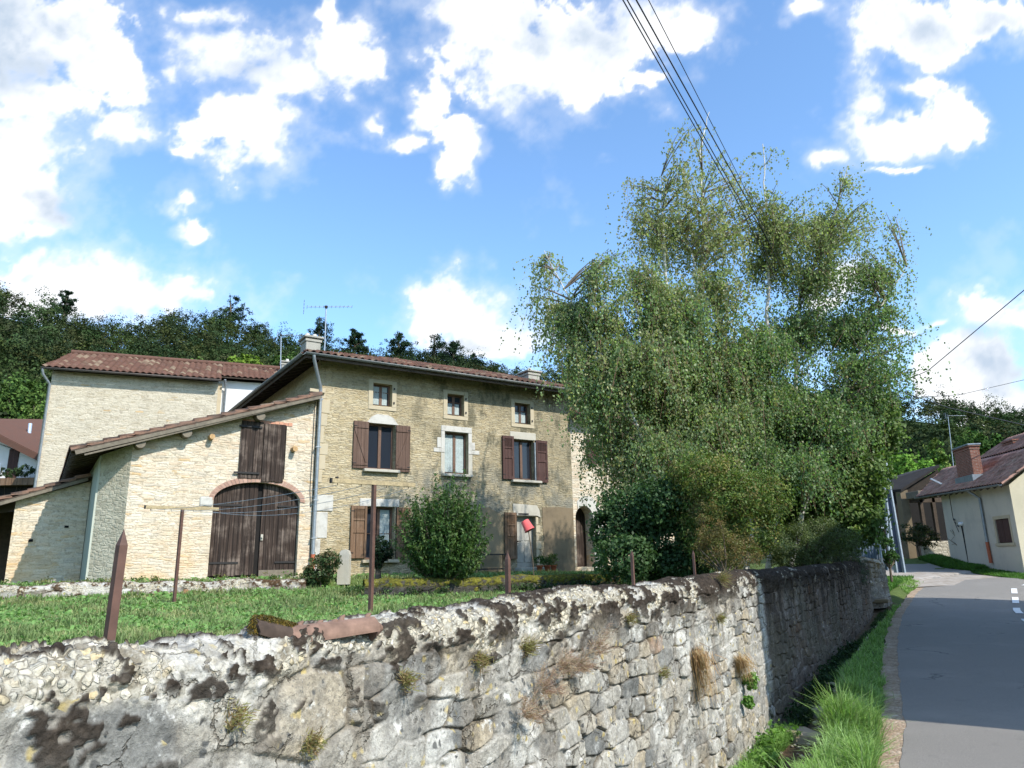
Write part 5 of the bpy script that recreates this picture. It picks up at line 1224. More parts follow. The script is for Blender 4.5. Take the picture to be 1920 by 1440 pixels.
# local +y is left of the wall line (towards the road), so the facade sits at y=0 and the body at negative y
facade(mb, (0, 14.9), [(0, 9.3), (14.9, 9.3)], -.3, HX)
for a, b in (((0, 0), (0, -8)), ((14.9, 0), (14.9, -8)), ((0, -8), (14.9, -8))): mb.face([(a[0], a[1], -.3), (b[0], b[1], -.3), (b[0], b[1], 9.3), (a[0], a[1], 9.3)])
mb.build('wall', M_CREAM, xh); dk = MB()
for h in HX: dk.box(h[0], h[1], -.2, -.18, h[2], h[3])
dk.build('window_shutter', M_SHUT, xh)
rr = MB(); underroof(rr, (-.15, .3, 9.25), (15.2, .3, 9.25), (15.2, -4, 11.0), (-.15, -4, 11.0), 0, .12); underroof(rr, (-.15, -8.3, 9.25), (15.2, -8.3, 9.25), (15.2, -4, 11.0), (-.15, -4, 11.0), 0, .12); rr.build('roof', M_TILER, xh)

# ------------------------------------------------------------------ vegetation
def nrm(v): return v / (np.linalg.norm(v, axis=-1, keepdims=True) + 1e-9)
def foliage(blobs, nclump, nleaf, size, cols, rg, asp=.6, spread=.20, up=.35, out=.8, inner=.15, droop=0.0, cvar=.28, clumpz=.8):
    """leaf clumps over the surfaces of ellipsoids: returns V, col. blobs: (c, r3, weight)"""
    W_ = np.array([b[2] * (b[1][0] * b[1][1] + b[1][1] * b[1][2] + b[1][0] * b[1][2]) for b in blobs]); W_ = W_ / W_.sum()
    bi = rg.choice(len(blobs), nclump, p=W_); c = np.array([b[0] for b in blobs])[bi]; r = np.array([b[1] for b in blobs])[bi]
    d = nrm(rg.normal(size=(nclump, 3))); rad = 1 - inner * rg.random(nclump) ** 1.0 * 2.2; rad = np.clip(rad, .25, 1) * rg.uniform(.9, 1.1, nclump)
    cc = c + d * r * rad[:, None]
    k = max(1, nleaf // nclump); idx = np.repeat(np.arange(nclump), k); n = len(idx)
    sr = r.min(axis=1)[idx][:, None] * spread
    p = rg.normal(size=(n, 3)) * sr * .75; p[:, 2] *= clumpz
    P = cc[idx] + p
    P[:, 2] -= droop * rg.random(n)
    N = d[idx] * out + rg.normal(size=(n, 3)) * .75 + np.array([0, 0, up])
    cols = np.array(cols); t = rg.random(nclump)
    base = cols[np.minimum((t * len(cols)).astype(int), len(cols) - 1)]
    base = base * rg.uniform(1 - cvar, 1 + cvar, nclump)[:, None]
    col = base[idx] * rg.uniform(.72, 1.28, n)[:, None]
    return leaf_quads(P, N, rg.uniform(.7, 1.3, n) * size, asp, rg), col, cc
def px_blob(x, y, Y, rx, ry, depth=1.0, wgt=1.0, dY=0.0):
    c = at(x, y, Y); s = Y / FOC * 1.02; return (c + np.array([0, dY, 0]), (rx * s, max(rx, ry) * s * depth, ry * s), wgt)
def branchy(mb, base, tips, r0, rg, trunk_top=None, n=6, wob=.12):
    for t in tips:
        b = np.array(base, float); t = np.array(t, float); m_ = (b + t) / 2 + rg.normal(size=3) * wob * np.linalg.norm(t - b) * .5
        pts = [b * (1 - s) ** 2 + m_ * 2 * s * (1 - s) + t * s * s for s in np.linspace(0, 1, n)]
        mb.tube(pts, list(np.linspace(r0, r0 * .25, n)), 6)

# ---- wooded hillside
DG = [(.030, .050, .020), (.038, .062, .024), (.045, .07, .026), (.027, .045, .02), (.05, .076, .028), (.04, .055, .022)]
def forest():
    rg = np.random.default_rng(11); V = []; C = []
    def batch(a0, a1, n, rcr, nl, ls):
        a = rg.uniform(a0, a1, n); D, D0, h = ridge(a); d = np.sqrt(rg.random(n)) * (D * 1.04 - D0 * .98) + D0 * .98
        x = np.sin(a) * d; y = np.cos(a) * d; z = ground_z(x, y)
        for i in range(n):
            R = rcr * rg.uniform(.65, 1.35); H = R * rg.uniform(1.15, 1.7); cz = z[i] + H * .9
            base = np.array(DG[rg.integers(len(DG))]) * rg.uniform(.8, 1.25) * np.array([rg.uniform(.8, 1.35), 1, rg.uniform(.8, 1.2)])
            k = 5; bl = [((x[i], y[i], cz), (R * .8, R * .8, H * .8), 1)]
            for j in range(k):
                q = rg.normal(size=3); q /= np.linalg.norm(q); q[2] = abs(q[2]) * .8 - .1
                bl.append(((x[i] + q[0] * R * .6, y[i] + q[1] * R * .6, cz + q[2] * H * .65), (R * .5, R * .5, R * .42), 1))
            v, c, _ = foliage(bl, nl // 16, nl, ls * rg.uniform(.85, 1.15), [base], rg, .8, .26, .5, 1.7, .12, cvar=.16)
            V.append(v); C.append(c)
    batch(-.78, .06, 1150, 2.6, 520, .32)
    batch(.06, .80, 620, 4.4, 430, .58)
    V = np.concatenate(V); C = np.concatenate(C)
    leafmesh('forest', V, C, FOREST)['kind'] = 'stuff'
forest()

def pine(x, y, D, w_px, h_px, lean, kind, label, seed):
    rg = np.random.default_rng(seed); top = at(x, y, D); s = D / FOC; H = h_px * s; w = w_px * s
    b = top - np.array([0, 0, H]); t = thing('pine_tree', b, label, 'tree', 'pines on the skyline')
    L = []; n = 7 if kind != 'round' else 6
    for k in range(n):
        f = (k + .5) / n; zc = b[2] + H * (.12 + .84 * f); ww = w * (.5 if kind == 'spire' else .45) * ((1 - f) ** .6 + .18) if kind != 'round' else w * .5 * math.sin(math.pi * min(1, .25 + .7 * f)) 
        for j in range(3):
            L.append(((b[0] + lean * s * (f) + rg.uniform(-.5, .5) * ww, b[1] + rg.uniform(-.5, .5) * ww, zc + rg.uniform(-.04, .04) * H), (ww * rg.uniform(.5, .8), ww * .6, H * .085), 1))
    v, c, cc = foliage(L, 150, 5200, .40 * D / 170, [(.020, .040, .020), (.028, .052, .026), (.018, .034, .018)], rg, .5, .5, .3, .6, .4, cvar=.25)
    leafmesh('crown', v, c, FOREST, t)
    m_ = MB(); m_.tube([b - np.array([0, 0, 3]), b + np.array([lean * s * .4, 0, H * .5]), top - np.array([0, 0, H * .06])], [.35, .28, .08], 6)
    branchy(m_, b + np.array([lean * s * .3, 0, H * .35]), cc[:6], .12, rg); m_.build('trunk', M_BARK, t)
pine(432, 556, 165, 120, 70, 8, 'flat', 'broad wind-swept pine, largest on the skyline above the pale house', 1)
pine(126, 546, 165, 56, 52, 0, 'flat', 'small layered pine on the skyline above the left roof end', 2)
pine(600, 592, 165, 84, 80, 0, 'round', 'dark round-topped pine on the skyline behind the near chimney', 3)
pine(666, 614, 168, 56, 56, 0, 'spire', 'pointed spruce on the skyline just right of the antenna', 4)
pine(748, 620, 172, 84, 70, 0, 'round', 'dark pine on the skyline, left of the dense dark pair', 5)
pine(815, 626, 172, 96, 84, 0, 'round', 'wide dark pine on the skyline left of the white cumulus foot', 6)
pine(850, 634, 172, 56, 70, 0, 'spire', 'narrow dark pine touching the wide one on the skyline', 7)
pine(890, 664, 178, 60, 44, 0, 'round', 'low dark pine on the skyline right of the dark pair', 8)
def broadleaf(name, label, cat, base, blobs, cols, nl, ls, seed, group=None, mat=None, trunk=.12, tips=8, asp=.62, bark=None, kw={}):
    rg = np.random.default_rng(seed); t = thing(name, base, label, cat, group)
    v, c, cc = foliage(blobs, max(20, nl // 22), nl, ls, cols, rg, asp, **kw)
    leafmesh('crown' if name.endswith('tree') else 'foliage', v, c, mat or LEAF, t)
    m_ = MB(); b = np.array(base, float); hub = np.array(blobs[0][0]) * .45 + b * .55
    m_.tube([b - np.array([0, 0, .2]), b * .6 + hub * .4, hub], [trunk, trunk * .85, trunk * .7], 8); branchy(m_, hub, cc[rg.choice(len(cc), min(tips, len(cc)))], trunk * .5, rg)
    m_.build('trunk' if name.endswith('tree') else 'stem', bark or M_BARK, t); return t
def bl_tree(x, yb, yt, Y, rx, label, cols, seed, nl=5000, ls=.3, name='broadleaf_tree', group=None, mat=FOREST):
    b = at(x, yb, Y); t = at(x, yt, Y); H = t[2] - b[2]; R = rx * Y / FOC; rg = np.random.default_rng(seed + 100)
    bl = [((b[0], b[1], b[2] + H * .62), (R * .75, R * .75, H * .33), 1)]
    for k in range(7): bl.append(((b[0] + rg.uniform(-.6, .6) * R, b[1] + rg.uniform(-.6, .6) * R, b[2] + H * rg.uniform(.4, .85)), (R * .45, R * .45, H * .16), 1))
    return broadleaf(name, label, 'tree', b, bl, cols, nl, ls, seed, group, mat, R * .07)
BG_ = [(.07, .125, .03), (.09, .15, .038), (.06, .11, .028)]; MG = [(.06, .12, .03), (.08, .15, .035), (.05, .10, .025)]
bl_tree(450, 745, 668, 48, 42, 'bright yellow-green tree top showing above the brown tiled roof', [(.18, .27, .04), (.15, .23, .04)], 1, 3500, .24)
bl_tree(265, 760, 672, 52, 40, 'mid-green tree top behind the tall house, below the valley in the ridge', MG, 2, 3500, .26)
bl_tree(345, 760, 668, 52, 46, 'soft green tree top behind the middle of the brown roof', BG_, 3, 3500, .26)
bl_tree(540, 730, 662, 50, 34, 'small light green tree beside the back chimney', BG_, 4, 2500, .24)
bl_tree(20, 860, 690, 50, 55, 'light green leafy tree at the left edge behind the small house', BG_, 5, 5500, .26)
bl_tree(66, 860, 730, 46, 38, 'pale green tree between the small house and the tall house wall', [(.10, .17, .04), (.13, .19, .05)], 6, 4000, .24)
bl_tree(1712, 960, 838, 60, 52, 'bright green tree behind the beige roof', [(.13, .25, .04), (.16, .27, .05)], 7, 5000, .30)
bl_tree(1770, 960, 822, 62, 30, 'yellowish slender tree left of the brick chimney', [(.12, .2, .05), (.15, .2, .05)], 8, 3000, .30)
bl_tree(1838, 920, 800, 62, 34, 'feathery green tree top above the roof right of the brick chimney', BG_, 9, 3500, .28)
bl_tree(1880, 920, 812, 62, 26, 'small green tree top near the small chimney of the grey house', MG, 10, 2500, .28)

# ---- the weeping birches
M_BARK2 = mat_plain('branch_bark', (.20, .16, .12), .85, .4, 14)
def birch(name, label, stems, blobs, seed, ntwig, leafs, cols, hang=(.5, 1.9)):
    rg = np.random.default_rng(seed); base = np.array(stems[0][0]); t = thing(name, base, label, 'tree')
    paths = []; m_ = MB()
    for st, rr in stems_r(stems):
        P = [np.array(p, float) for p in st]; Q = []
        for a, b in zip(P[:-1], P[1:]):
            for s in np.linspace(0, 1, 6, endpoint=False): Q.append(a * (1 - s) + b * s + rg.normal(size=3) * .02)
        Q.append(P[-1]); paths.append(np.array(Q)); m_.tube(Q, list(np.linspace(rr, rr * .15, len(Q))), 8)
    m_.build('trunk', M_BARKW, t)
    allp = np.concatenate(paths)
    W_ = np.array([b[2] * b[1][0] * b[1][2] for b in blobs]); W_ /= W_.sum()
    nb = ntwig // 14; LV = []; LC = []; br = MB(); TV = []
    cols = np.array(cols)
    for i in range(nb):
        b = blobs[rg.choice(len(blobs), p=W_)]; c, r, _ = b[0], np.array(b[1]), b[2]
        d = nrm(rg.normal(size=3)); d[2] = abs(d[2]) * .9 - .25; e = c + d * r * (rg.uniform(.3, 1.05) if rg.random() > .08 else rg.uniform(1.05, 1.4))
        q = allp[np.argmin(np.hypot(allp[:, 0] - e[0], allp[:, 1] - e[1]) * .9 + np.abs(allp[:, 2] - (e[2] - .55 * np.hypot(allp[:, 0] - e[0], allp[:, 1] - e[1]))))]
        mid = (q + e) / 2 + np.array([0, 0, .12 * np.linalg.norm(e - q)]) + rg.normal(size=3) * .08
        S = np.linspace(0, 1, 7)[:, None]; pts = q * (1 - S) ** 2 + mid * 2 * S * (1 - S) + e * S * S
        L = np.linalg.norm(e - q)
        if L > .35: br.tube(list(pts), list(np.linspace(min(.035, .008 + .009 * L), .004, 7)), 4, cap=False)
        hue = cols[rg.integers(len(cols))] * rg.uniform(.75, 1.25); hi = float(sstep(np.array(e[2]), 7.5, 10.5)); hue = hue * (1 - .55 * hi) + np.array([.33, .31, .14]) * .55 * hi; nt_ = int(round(14 * (1 - .5 * hi)))
        for k in range(nt_):
            s = rg.uniform(.45, 1.0); p = q * (1 - s) ** 2 + mid * 2 * s * (1 - s) + e * s * s
            o = rg.normal(size=3) * np.array([.32, .32, .12]); l = rg.uniform(*hang) * (.55 + .45 * rg.random()); n = int(leafs * (l / 1.0)) + 3
            u = np.sort(rg.random(n)); st = o * .9; sway = rg.normal(size=2) * .10
            X = p[None] + np.stack([st[0] * np.minimum(u * 2.2, 1) + sway[0] * u ** 2, st[1] * np.minimum(u * 2.2, 1) + sway[1] * u ** 2, st[2] * u + .25 * u * (1 - u) - l * u ** 1.35], 1)
            TV.append(X); X = X + rg.normal(size=X.shape) * .028
            LV.append(X); LC.append(hue[None] * rg.uniform(.7, 1.35, n)[:, None])
    P = np.concatenate(LV); Cc = np.concatenate(LC); n = len(P)
    yel = rg.random(n) < .04; Cc[yel] = np.array([.30, .28, .09]) * rg.uniform(.7, 1.2, yel.sum())[:, None]
    N = rg.normal(size=(n, 3)); N[:, 2] *= .55; v = leaf_quads(P, N, rg.uniform(.050, .082, n), .75, rg, (0, 0, 1))
    leafmesh('crown', v, Cc, BLEAF, t)
    br.build('branch', M_BARK2, t)
    # hair-fine hanging twigs as slim ribbons
    A = []; 
    for X in TV[::5]:
        a = X[0]; b2 = X[-1]; w_ = np.array([.0035, .002, 0]); A.append([a - w_, a + w_, b2 + w_ * .5, b2 - w_ * .5])
    A = np.array(A).reshape(-1, 3); npmesh('twig', A, quadF(len(A) // 4), np.ones((len(A), 3)) * .1, M_TWIG, t)
    return n
def stems_r(st): return [(s[:-1], s[-1]) for s in st]
def PX(l, Y): return [at(x, y, Y + (d[0] if d else 0)) for x, y, *d in l]
OL = [(.23, .31, .145), (.25, .33, .155), (.205, .285, .13), (.26, .325, .16)]; OY = [(.30, .33, .155), (.27, .325, .155), (.34, .33, .17)]
Ya, Yb = 17.2, 18.2
def BL(L, Y, rg=np.random.default_rng(5)): return [px_blob(x, y, Y + rg.uniform(-.9, .9), rx, ry, .95, w_) for x, y, rx, ry, w_ in L]
sA = [PX([(1272, 1075), (1270, 900), (1266, 700), (1252, 560), (1243, 430), (1240, 330)], Ya) + [.085], PX([(1290, 1075), (1300, 800), (1315, 560), (1318, 400), (1312, 285), (1330, 210)], Ya + .6) + [.075],
      PX([(1262, 1075), (1220, 860), (1150, 690), (1080, 580), (1020, 470)], Ya - .5) + [.05], PX([(1300, 1070), (1345, 800), (1350, 600), (1310, 520), (1275, 420)], Ya + .2) + [.05]]
nA = birch('birch_tree', 'tall weeping birch with white stems and thin yellowing top beside the farmhouse', sA,
      BL([(1020, 490, 42, 32, .7), (1000, 560, 26, 30, .35), (1075, 590, 50, 50, .9), (1055, 660, 45, 50, .5), (1160, 500, 52, 55, .6), (1200, 410, 52, 60, .6), (1190, 325, 40, 30, .2), (1290, 320, 55, 60, .5), (1310, 235, 40, 35, .25),
          (1270, 440, 90, 80, .7), (1140, 610, 72, 70, .9), (1240, 580, 110, 90, .9), (1110, 720, 62, 70, 1.0), (1220, 720, 110, 90, 1.2), (1320, 690, 110, 110, 1.2), (1130, 820, 66, 66, 1.2), (1250, 840, 110, 80, 1.4), (1340, 540, 70, 70, .8), (1350, 780, 90, 80, 1.3), (1200, 660, 90, 80, 1.0), (1370, 440, 62, 60, .5), (1340, 380, 50, 50, .35), (1240, 370, 60, 60, .4), (1190, 520, 70, 70, .8), (1185, 350, 42, 50, .35), (1395, 345, 55, 45, .5), (1350, 300, 40, 45, .25), (985, 520, 20, 44, .22), (1040, 590, 40, 60, .7), (1062, 710, 36, 56, .7), (1430, 400, 60, 60, .6)], Ya), 21, 12500, 14, OY + OL)
sB = [PX([(1400, 1070), (1425, 860), (1438, 640), (1440, 480), (1435, 380), (1430, 270)], Yb) + [.075], PX([(1440, 1070), (1480, 860), (1492, 700), (1500, 560), (1560, 420), (1590, 310)], Yb + .3) + [.08],
      PX([(1480, 1070), (1530, 860), (1600, 680), (1660, 560), (1700, 500)], Yb - .3) + [.06]]
nB = birch('birch_tree', 'dense dark green birch standing right of the white-stemmed one', sB,
      BL([(1430, 370, 52, 48, .6), (1432, 300, 22, 40, .2), (1575, 345, 36, 45, .55), (1600, 410, 60, 55, .8), (1500, 440, 90, 60, 1), (1430, 500, 80, 70, 1), (1560, 510, 90, 80, 1.1), (1650, 500, 50, 55, .55), (1700, 560, 36, 42, .22), (1640, 590, 60, 60, .7),
          (1520, 620, 100, 90, 1.3), (1410, 650, 80, 90, 1.2), (1600, 690, 80, 60, 1.0), (1665, 690, 42, 36, .5), (1450, 760, 110, 90, 1.4), (1560, 790, 90, 80, 1.3), (1380, 850, 90, 80, 1.4), (1480, 870, 90, 70, 1.2), (1640, 760, 50, 60, .9), (1490, 380, 62, 50, .6), (1530, 430, 80, 60, .8), (1450, 430, 60, 60, .7), (1660, 430, 40, 50, .35), (1690, 640, 46, 44, .5), (1722, 600, 24, 44, .16), (1745, 555, 16, 26, .06), (1700, 690, 30, 36, .35)], Yb), 22, 13500, 13, [(.19, .275, .12), (.21, .295, .125), (.165, .25, .105), (.22, .29, .13)], (.4, 1.2))
print('birch leaves', nA, nB)
# ---- trees and bushes below
DGR = [(.045, .09, .032), (.055, .105, .038), (.07, .125, .045)]
def bush(name, label, L, Y, cols, nl, ls, seed, base_px, asp=.6, cat='bush', dY=.0, kw={}, rnd=.5, trunk=.05):
    rg = np.random.default_rng(seed + 50); b = at(base_px[0], base_px[1], Y); b[2] = float(ground_z(np.array([b[0]]), np.array([b[1]]))[0])
    return broadleaf(name, label, cat, b, [px_blob(x, y, Y + rg.uniform(-rnd, rnd), rx, ry, .9, 1) for x, y, rx, ry in L], cols, nl, ls, seed, None, LEAF, trunk, 8, asp, None, kw)
bush('lime_tree', 'leafy yellow-green tree filling the space beneath the right birch above the wall', [(1592, 800, 70, 78), (1550, 900, 80, 85), (1500, 840, 80, 80), (1450, 900, 60, 80), (1590, 920, 50, 70), (1530, 820, 70, 70), (1480, 920, 70, 70), (1590, 980, 62, 50), (1645, 800, 36, 60), (1628, 890, 34, 55), (1610, 960, 34, 44)], 19.2, [(.10, .165, .04), (.125, .19, .05), (.085, .14, .036), (.15, .20, .055)], 60000, .10, 31, (1560, 1060), .7, 'tree', trunk=.12, rnd=.8)
bush('elder_bush', 'dark green elder bush in front of the arched doorway', [(1190, 960, 66, 52), (1145, 1000, 36, 46), (1170, 1045, 55, 40), (1240, 1010, 60, 62), (1240, 940, 50, 45), (1270, 1060, 60, 35)], 15.4, DGR, 26000, .085, 32, (1200, 1090))
bush('climbing_shrub', 'yellow-green tangled shrub with reddish stems in the middle of the thicket', [(1320, 890, 62, 40), (1370, 930, 55, 50), (1300, 950, 46, 45), (1400, 990, 55, 55), (1340, 1010, 55, 50), (1430, 930, 50, 50)], 15.0, [(.13, .19, .045), (.18, .22, .05), (.10, .16, .04), (.20, .17, .06)], 26000, .062, 33, (1350, 1080), .45)
bush('brown_shrub', 'thin brownish shrub with dry reddish leaves behind the thin wall stake', [(1350, 1030, 44, 36), (1390, 1040, 36, 30), (1330, 980, 25, 40)], 13.6, [(.15, .13, .05), (.13, .14, .045), (.19, .13, .05)], 6500, .045, 34, (1365, 1075), .35)
bush('olive_shrub', 'low olive-green shrub spilling over the far part of the wall', [(1480, 1020, 50, 32), (1530, 1005, 48, 35), (1575, 1020, 40, 30), (1500, 1050, 55, 18)], 15.4, [(.10, .13, .05), (.12, .15, .055), (.085, .11, .042)], 16000, .05, 35, (1510, 1065), .35)
bush('grey_shrub', 'grey-green lavender-like shrub hanging over the wall end', [(1585, 1055, 30, 28), (1603, 1075, 20, 22), (1560, 1045, 26, 18)], 18.6, [(.12, .15, .11), (.15, .18, .13), (.10, .13, .09)], 6500, .05, 36, (1580, 1085), .25, rnd=.2)
rgq = np.random.default_rng(77)
# round garden bush made of upright shoots
def shoot_bush(name, label, x, y, Y, rpx, cols, seed, nsh=230):
    rg = np.random.default_rng(seed); c = at(x, y, Y); R = rpx * Y / FOC; b = np.array([c[0], c[1], float(ground_z(np.array([c[0]]), np.array([c[1]]))[0])])
    t = thing(name, b, label, 'bush'); LV = []; LC = []; LN = []; st = MB(); cols = np.array(cols)
    for i in range(nsh):
        d = nrm(rg.normal(size=3)); d[2] = d[2] * .95 + .12; e = c + d * np.array([R, R, R * 1.0]) * (rg.uniform(.6, 1.0) if rg.random() < .8 else rg.uniform(1.0, 1.18)) * (1 + .12 * math.sin(3 * math.atan2(d[0], d[2]) + 1)); q = b * .5 + c * .5 + np.array([0, 0, -R * .3]) + d * R * .25
        if d[2] > 0: e = e + np.array([0, 0, rg.uniform(0, .16)])
        n = 26; s = rg.uniform(.3, 1, n)[:, None]; mid = (q + e) / 2 + np.array([d[0], d[1], 0]) * .12
        p = q * (1 - s) ** 2 + mid * 2 * s * (1 - s) + e * s * s; dirn = nrm(e - q)
        o = nrm(rg.normal(size=(n, 3))); LV.append(p + o * .035); LN.append(o * .6 + dirn * .2 + np.array([0, 0, .4]) + rg.normal(size=(n, 3)) * .3)
        h = cols[rg.integers(len(cols))] * rg.uniform(.7, 1.3); LC.append(h[None] * rg.uniform(.75, 1.3, n)[:, None])
        if i % 6 == 0: st.tube([q, (q + e) / 2, e], [.012, .008, .004], 4, cap=False)
    P = np.concatenate(LV); N = np.concatenate(LN); v = leaf_quads(P, N, rg.uniform(.07, .12, len(P)), .36, rg, (0, 0, .6)); leafmesh('foliage', v, np.concatenate(LC), LEAF, t)
    st.tube([b - np.array([0, 0, .1]), b * .5 + c * .5], [.06, .04], 6); st.build('stem', M_BARK, t)
shoot_bush('laurel_bush', 'round glossy dark green bush on the lawn in front of the farmhouse', 832, 996, 16.6, 82, [(.06, .12, .032), (.08, .145, .04), (.045, .09, .028), (.11, .17, .05)], 41, 820)
bush('flower_bush', 'small scruffy bush with pale flecks at the foot of the downspout', [(600, 1066, 26, 24), (620, 1050, 18, 18), (585, 1082, 18, 14)], 18.9, [(.05, .09, .03), (.09, .13, .05), (.15, .12, .06), (.04, .07, .025)], 4200, .06, 42, (602, 1098), rnd=.1, trunk=.02)
bush('ivy_stump', 'dark ivy-covered stump between the first ground-floor window and the round bush', [(712, 1020, 15, 14), (708, 1045, 12, 22), (722, 1035, 14, 16)], 17.6, [(.012, .028, .012), (.02, .045, .018)], 3800, .05, 43, (708, 1085), rnd=.06, trunk=.10)
bush('yard_shrub', 'dark low shrub beneath the open barn roof', [(1712, 1000, 26, 18), (1738, 1008, 22, 16)], 37, [(.03, .055, .02), (.06, .08, .03), (.10, .08, .03)], 2600, .10, 44, (1725, 1040), rnd=.3)
bush('pole_bush', 'small green bush at the foot of the steel pole', [(1664, 1030, 12, 24), (1672, 1045, 10, 14)], 25.0, [(.04, .09, .025), (.06, .12, .03)], 2200, .07, 45, (1668, 1060), rnd=.2)
bush('shed_creeper', 'dark creeper growing up the shaded shed wall', [(45, 1055, 16, 14), (112, 1050, 14, 24), (120, 1075, 18, 12), (50, 1078, 30, 8)], 21.2, [(.02, .035, .015), (.04, .05, .02), (.08, .05, .03)], 1900, .07, 46, (85, 1085), rnd=.1, trunk=.02)
bush('balcony_plant', 'dark green planting along the balcony of the small house', [(15, 886, 26, 9), (48, 882, 16, 11)], 33.0, [(.03, .06, .02), (.05, .08, .03)], 1500, .09, 47, (30, 897), rnd=.1, trunk=.02)

# ---- grass
def blades(P, h, w_, lean, col, rg, curl=.6):
    n = len(P); a = rg.uniform(0, 2 * math.pi, n); d = np.stack([np.cos(a), np.sin(a), 0 * a], 1); s = np.stack([-np.sin(a + rg.uniform(-1, 1, n)), np.cos(a), 0 * a], 1); s = nrm(s)
    h = h[:, None]; w_ = w_[:, None]; ln = lean[:, None]
    m_ = P + np.array([0, 0, 1]) * h * .55 + d * h * ln * .35; t = P + np.array([0, 0, 1]) * h * (1 - curl * ln * .5) + d * h * ln
    V = np.stack([P - s * w_ / 2, P + s * w_ / 2, m_ + s * w_ * .42, m_ - s * w_ * .42, t + s * w_ * .08, t - s * w_ * .08], 1)
    b = (np.arange(n) * 6)[:, None]; F = np.concatenate([b + np.array([0, 1, 2, 3]), b + np.array([3, 2, 4, 5])])
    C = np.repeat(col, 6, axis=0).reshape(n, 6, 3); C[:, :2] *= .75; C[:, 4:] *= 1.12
    return V.reshape(-1, 3), F.astype(np.int32), C.reshape(-1, 3)
def grass(name, P, h, w_, lean, col, rg, extra=None):
    V, F, C = blades(P, h, w_, lean, col, rg); o = npmesh(name, V, F, C, GRASSM); o['kind'] = 'stuff'; return o
def polar(n, a0, a1, r0_, r1_, rg):
    a = rg.uniform(a0, a1, n); r = np.exp(rg.uniform(math.log(r0_), math.log(r1_), n)); return np.sin(a) * r, np.cos(a) * r, r
rg = np.random.default_rng(3)
x, y, r = polar(330000, -.80, .30, 2.0, 24, rg); off = (x - FO[0]) * FN[0] + (y - FO[1]) * FN[1]
k = (x < wall_x(y) - .22) & (off > .05); x, y, r, off = x[k], y[k], r[k], off[k]
z = ground_z(x, y); pat = fbm(x * .9, y * .9, 4, 61); pat2 = fbm(x * 3, y * 3, 3, 62); tuft = sstep(fbm(x * 2.2, y * 2.2, 3, 63), .5, .65)
h = (.035 + .065 * rg.random(len(x)) ** 1.5) * (.7 + .7 * pat2) * (1 + .8 * tuft); w_ = .004 + .00095 * r
yl = sstep(pat, .52, .68)[:, None]; c = np.array([.26, .35, .135]) * (1 - yl) + np.array([.33, .35, .155]) * yl
c = c * (1 - .35 * tuft[:, None]) * rg.uniform(.7, 1.35, len(x))[:, None]; dry = rg.random(len(x)) < .05; c[dry] = np.array([.30, .27, .14])
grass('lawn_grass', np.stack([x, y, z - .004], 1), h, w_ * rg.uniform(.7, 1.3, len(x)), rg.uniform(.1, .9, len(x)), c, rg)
# broad clover leaves and weeds in the lawn
x, y, r = polar(60000, -.80, .25, 2.2, 22, rg); off = (x - FO[0]) * FN[0] + (y - FO[1]) * FN[1]; k = (x < wall_x(y) - .22) & (off > .05) & (fbm(x * 1.4, y * 1.4, 4, 71) > .49); x, y, r = x[k], y[k], r[k]
P = np.stack([x, y, ground_z(x, y) + rg.uniform(.02, .09, len(x))], 1); N = rg.normal(size=P.shape) * .5 + np.array([0, -.2, 1]); c = np.array([.15, .27, .075]) * rg.uniform(.7, 1.4, len(x))[:, None]
leafmesh('clover', leaf_quads(P, N, .018 + .0042 * r, .8, rg), c, LEAF)['kind'] = 'stuff'
# verge
x, y, r = polar(300000, .16, .66, 5.0, 30, rg); sp = (x - wall_x(y)) * .85; e = (x - road_l(y)) * .86
e2 = e + .12 * (fbm(y * 2.2, y * 0, 3, 88) - .5)
k = (sp > np.where(y < 20.5, .92 + np.interp(y, [6.5, 8, 9.5, 14], [.16, .05, -.20, -.32]), 1.2) + .2 * (fbm(x * 2, y * 2, 3, 81) - .5)) & (e2 < -.20) & (y < 27.5); x, y, r, sp, e = x[k], y[k], r[k], sp[k], e[k]
z = ground_z(x, y); near = sstep(y, 9.6, 8.0); pat = fbm(x * 1.3, y * 1.3, 4, 82); tuft = sstep(fbm(x * 1.8, y * 1.8, 3, 83), .45, .62)
h = (.045 + .07 * rg.random(len(x))) * (.7 + .7 * pat) * (1 + 1.0 * tuft * near + .7 * near * rg.random(len(x))) * (1 + .5 * tuft); c = np.array([.23, .36, .10]) * (1 - .3 * pat[:, None]) + np.array([.06, .08, .03]) * pat[:, None] * .4
c = c * rg.uniform(.7, 1.4, len(x))[:, None]; pale = rg.random(len(x)) < .07; c[pale] = np.array([.22, .28, .12])
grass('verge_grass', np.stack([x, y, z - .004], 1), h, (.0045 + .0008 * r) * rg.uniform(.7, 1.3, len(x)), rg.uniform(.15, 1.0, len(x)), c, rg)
# tall arching grass at the near end of the verge, on the ditch side
n = 1900; y = rg.uniform(6.0, 9.0, n); x = wall_x(y) + (rg.uniform(.98, 1.2, n) + np.interp(y, [6.5, 8, 9.5], [.1, .0, -.2])) / .85 + .1 * rg.normal(size=n); P = np.stack([x, y, ground_z(x, y)], 1)
c = np.array([.26, .38, .14]) * rg.uniform(.7, 1.5, n)[:, None]; V, F, C = blades(P, rg.uniform(.10, .27, n), np.full(n, .007), rg.uniform(.3, 1.1, n), c, rg, 1.0)
npmesh('tall_grass', V, F, C, GRASSM)['kind'] = 'stuff'
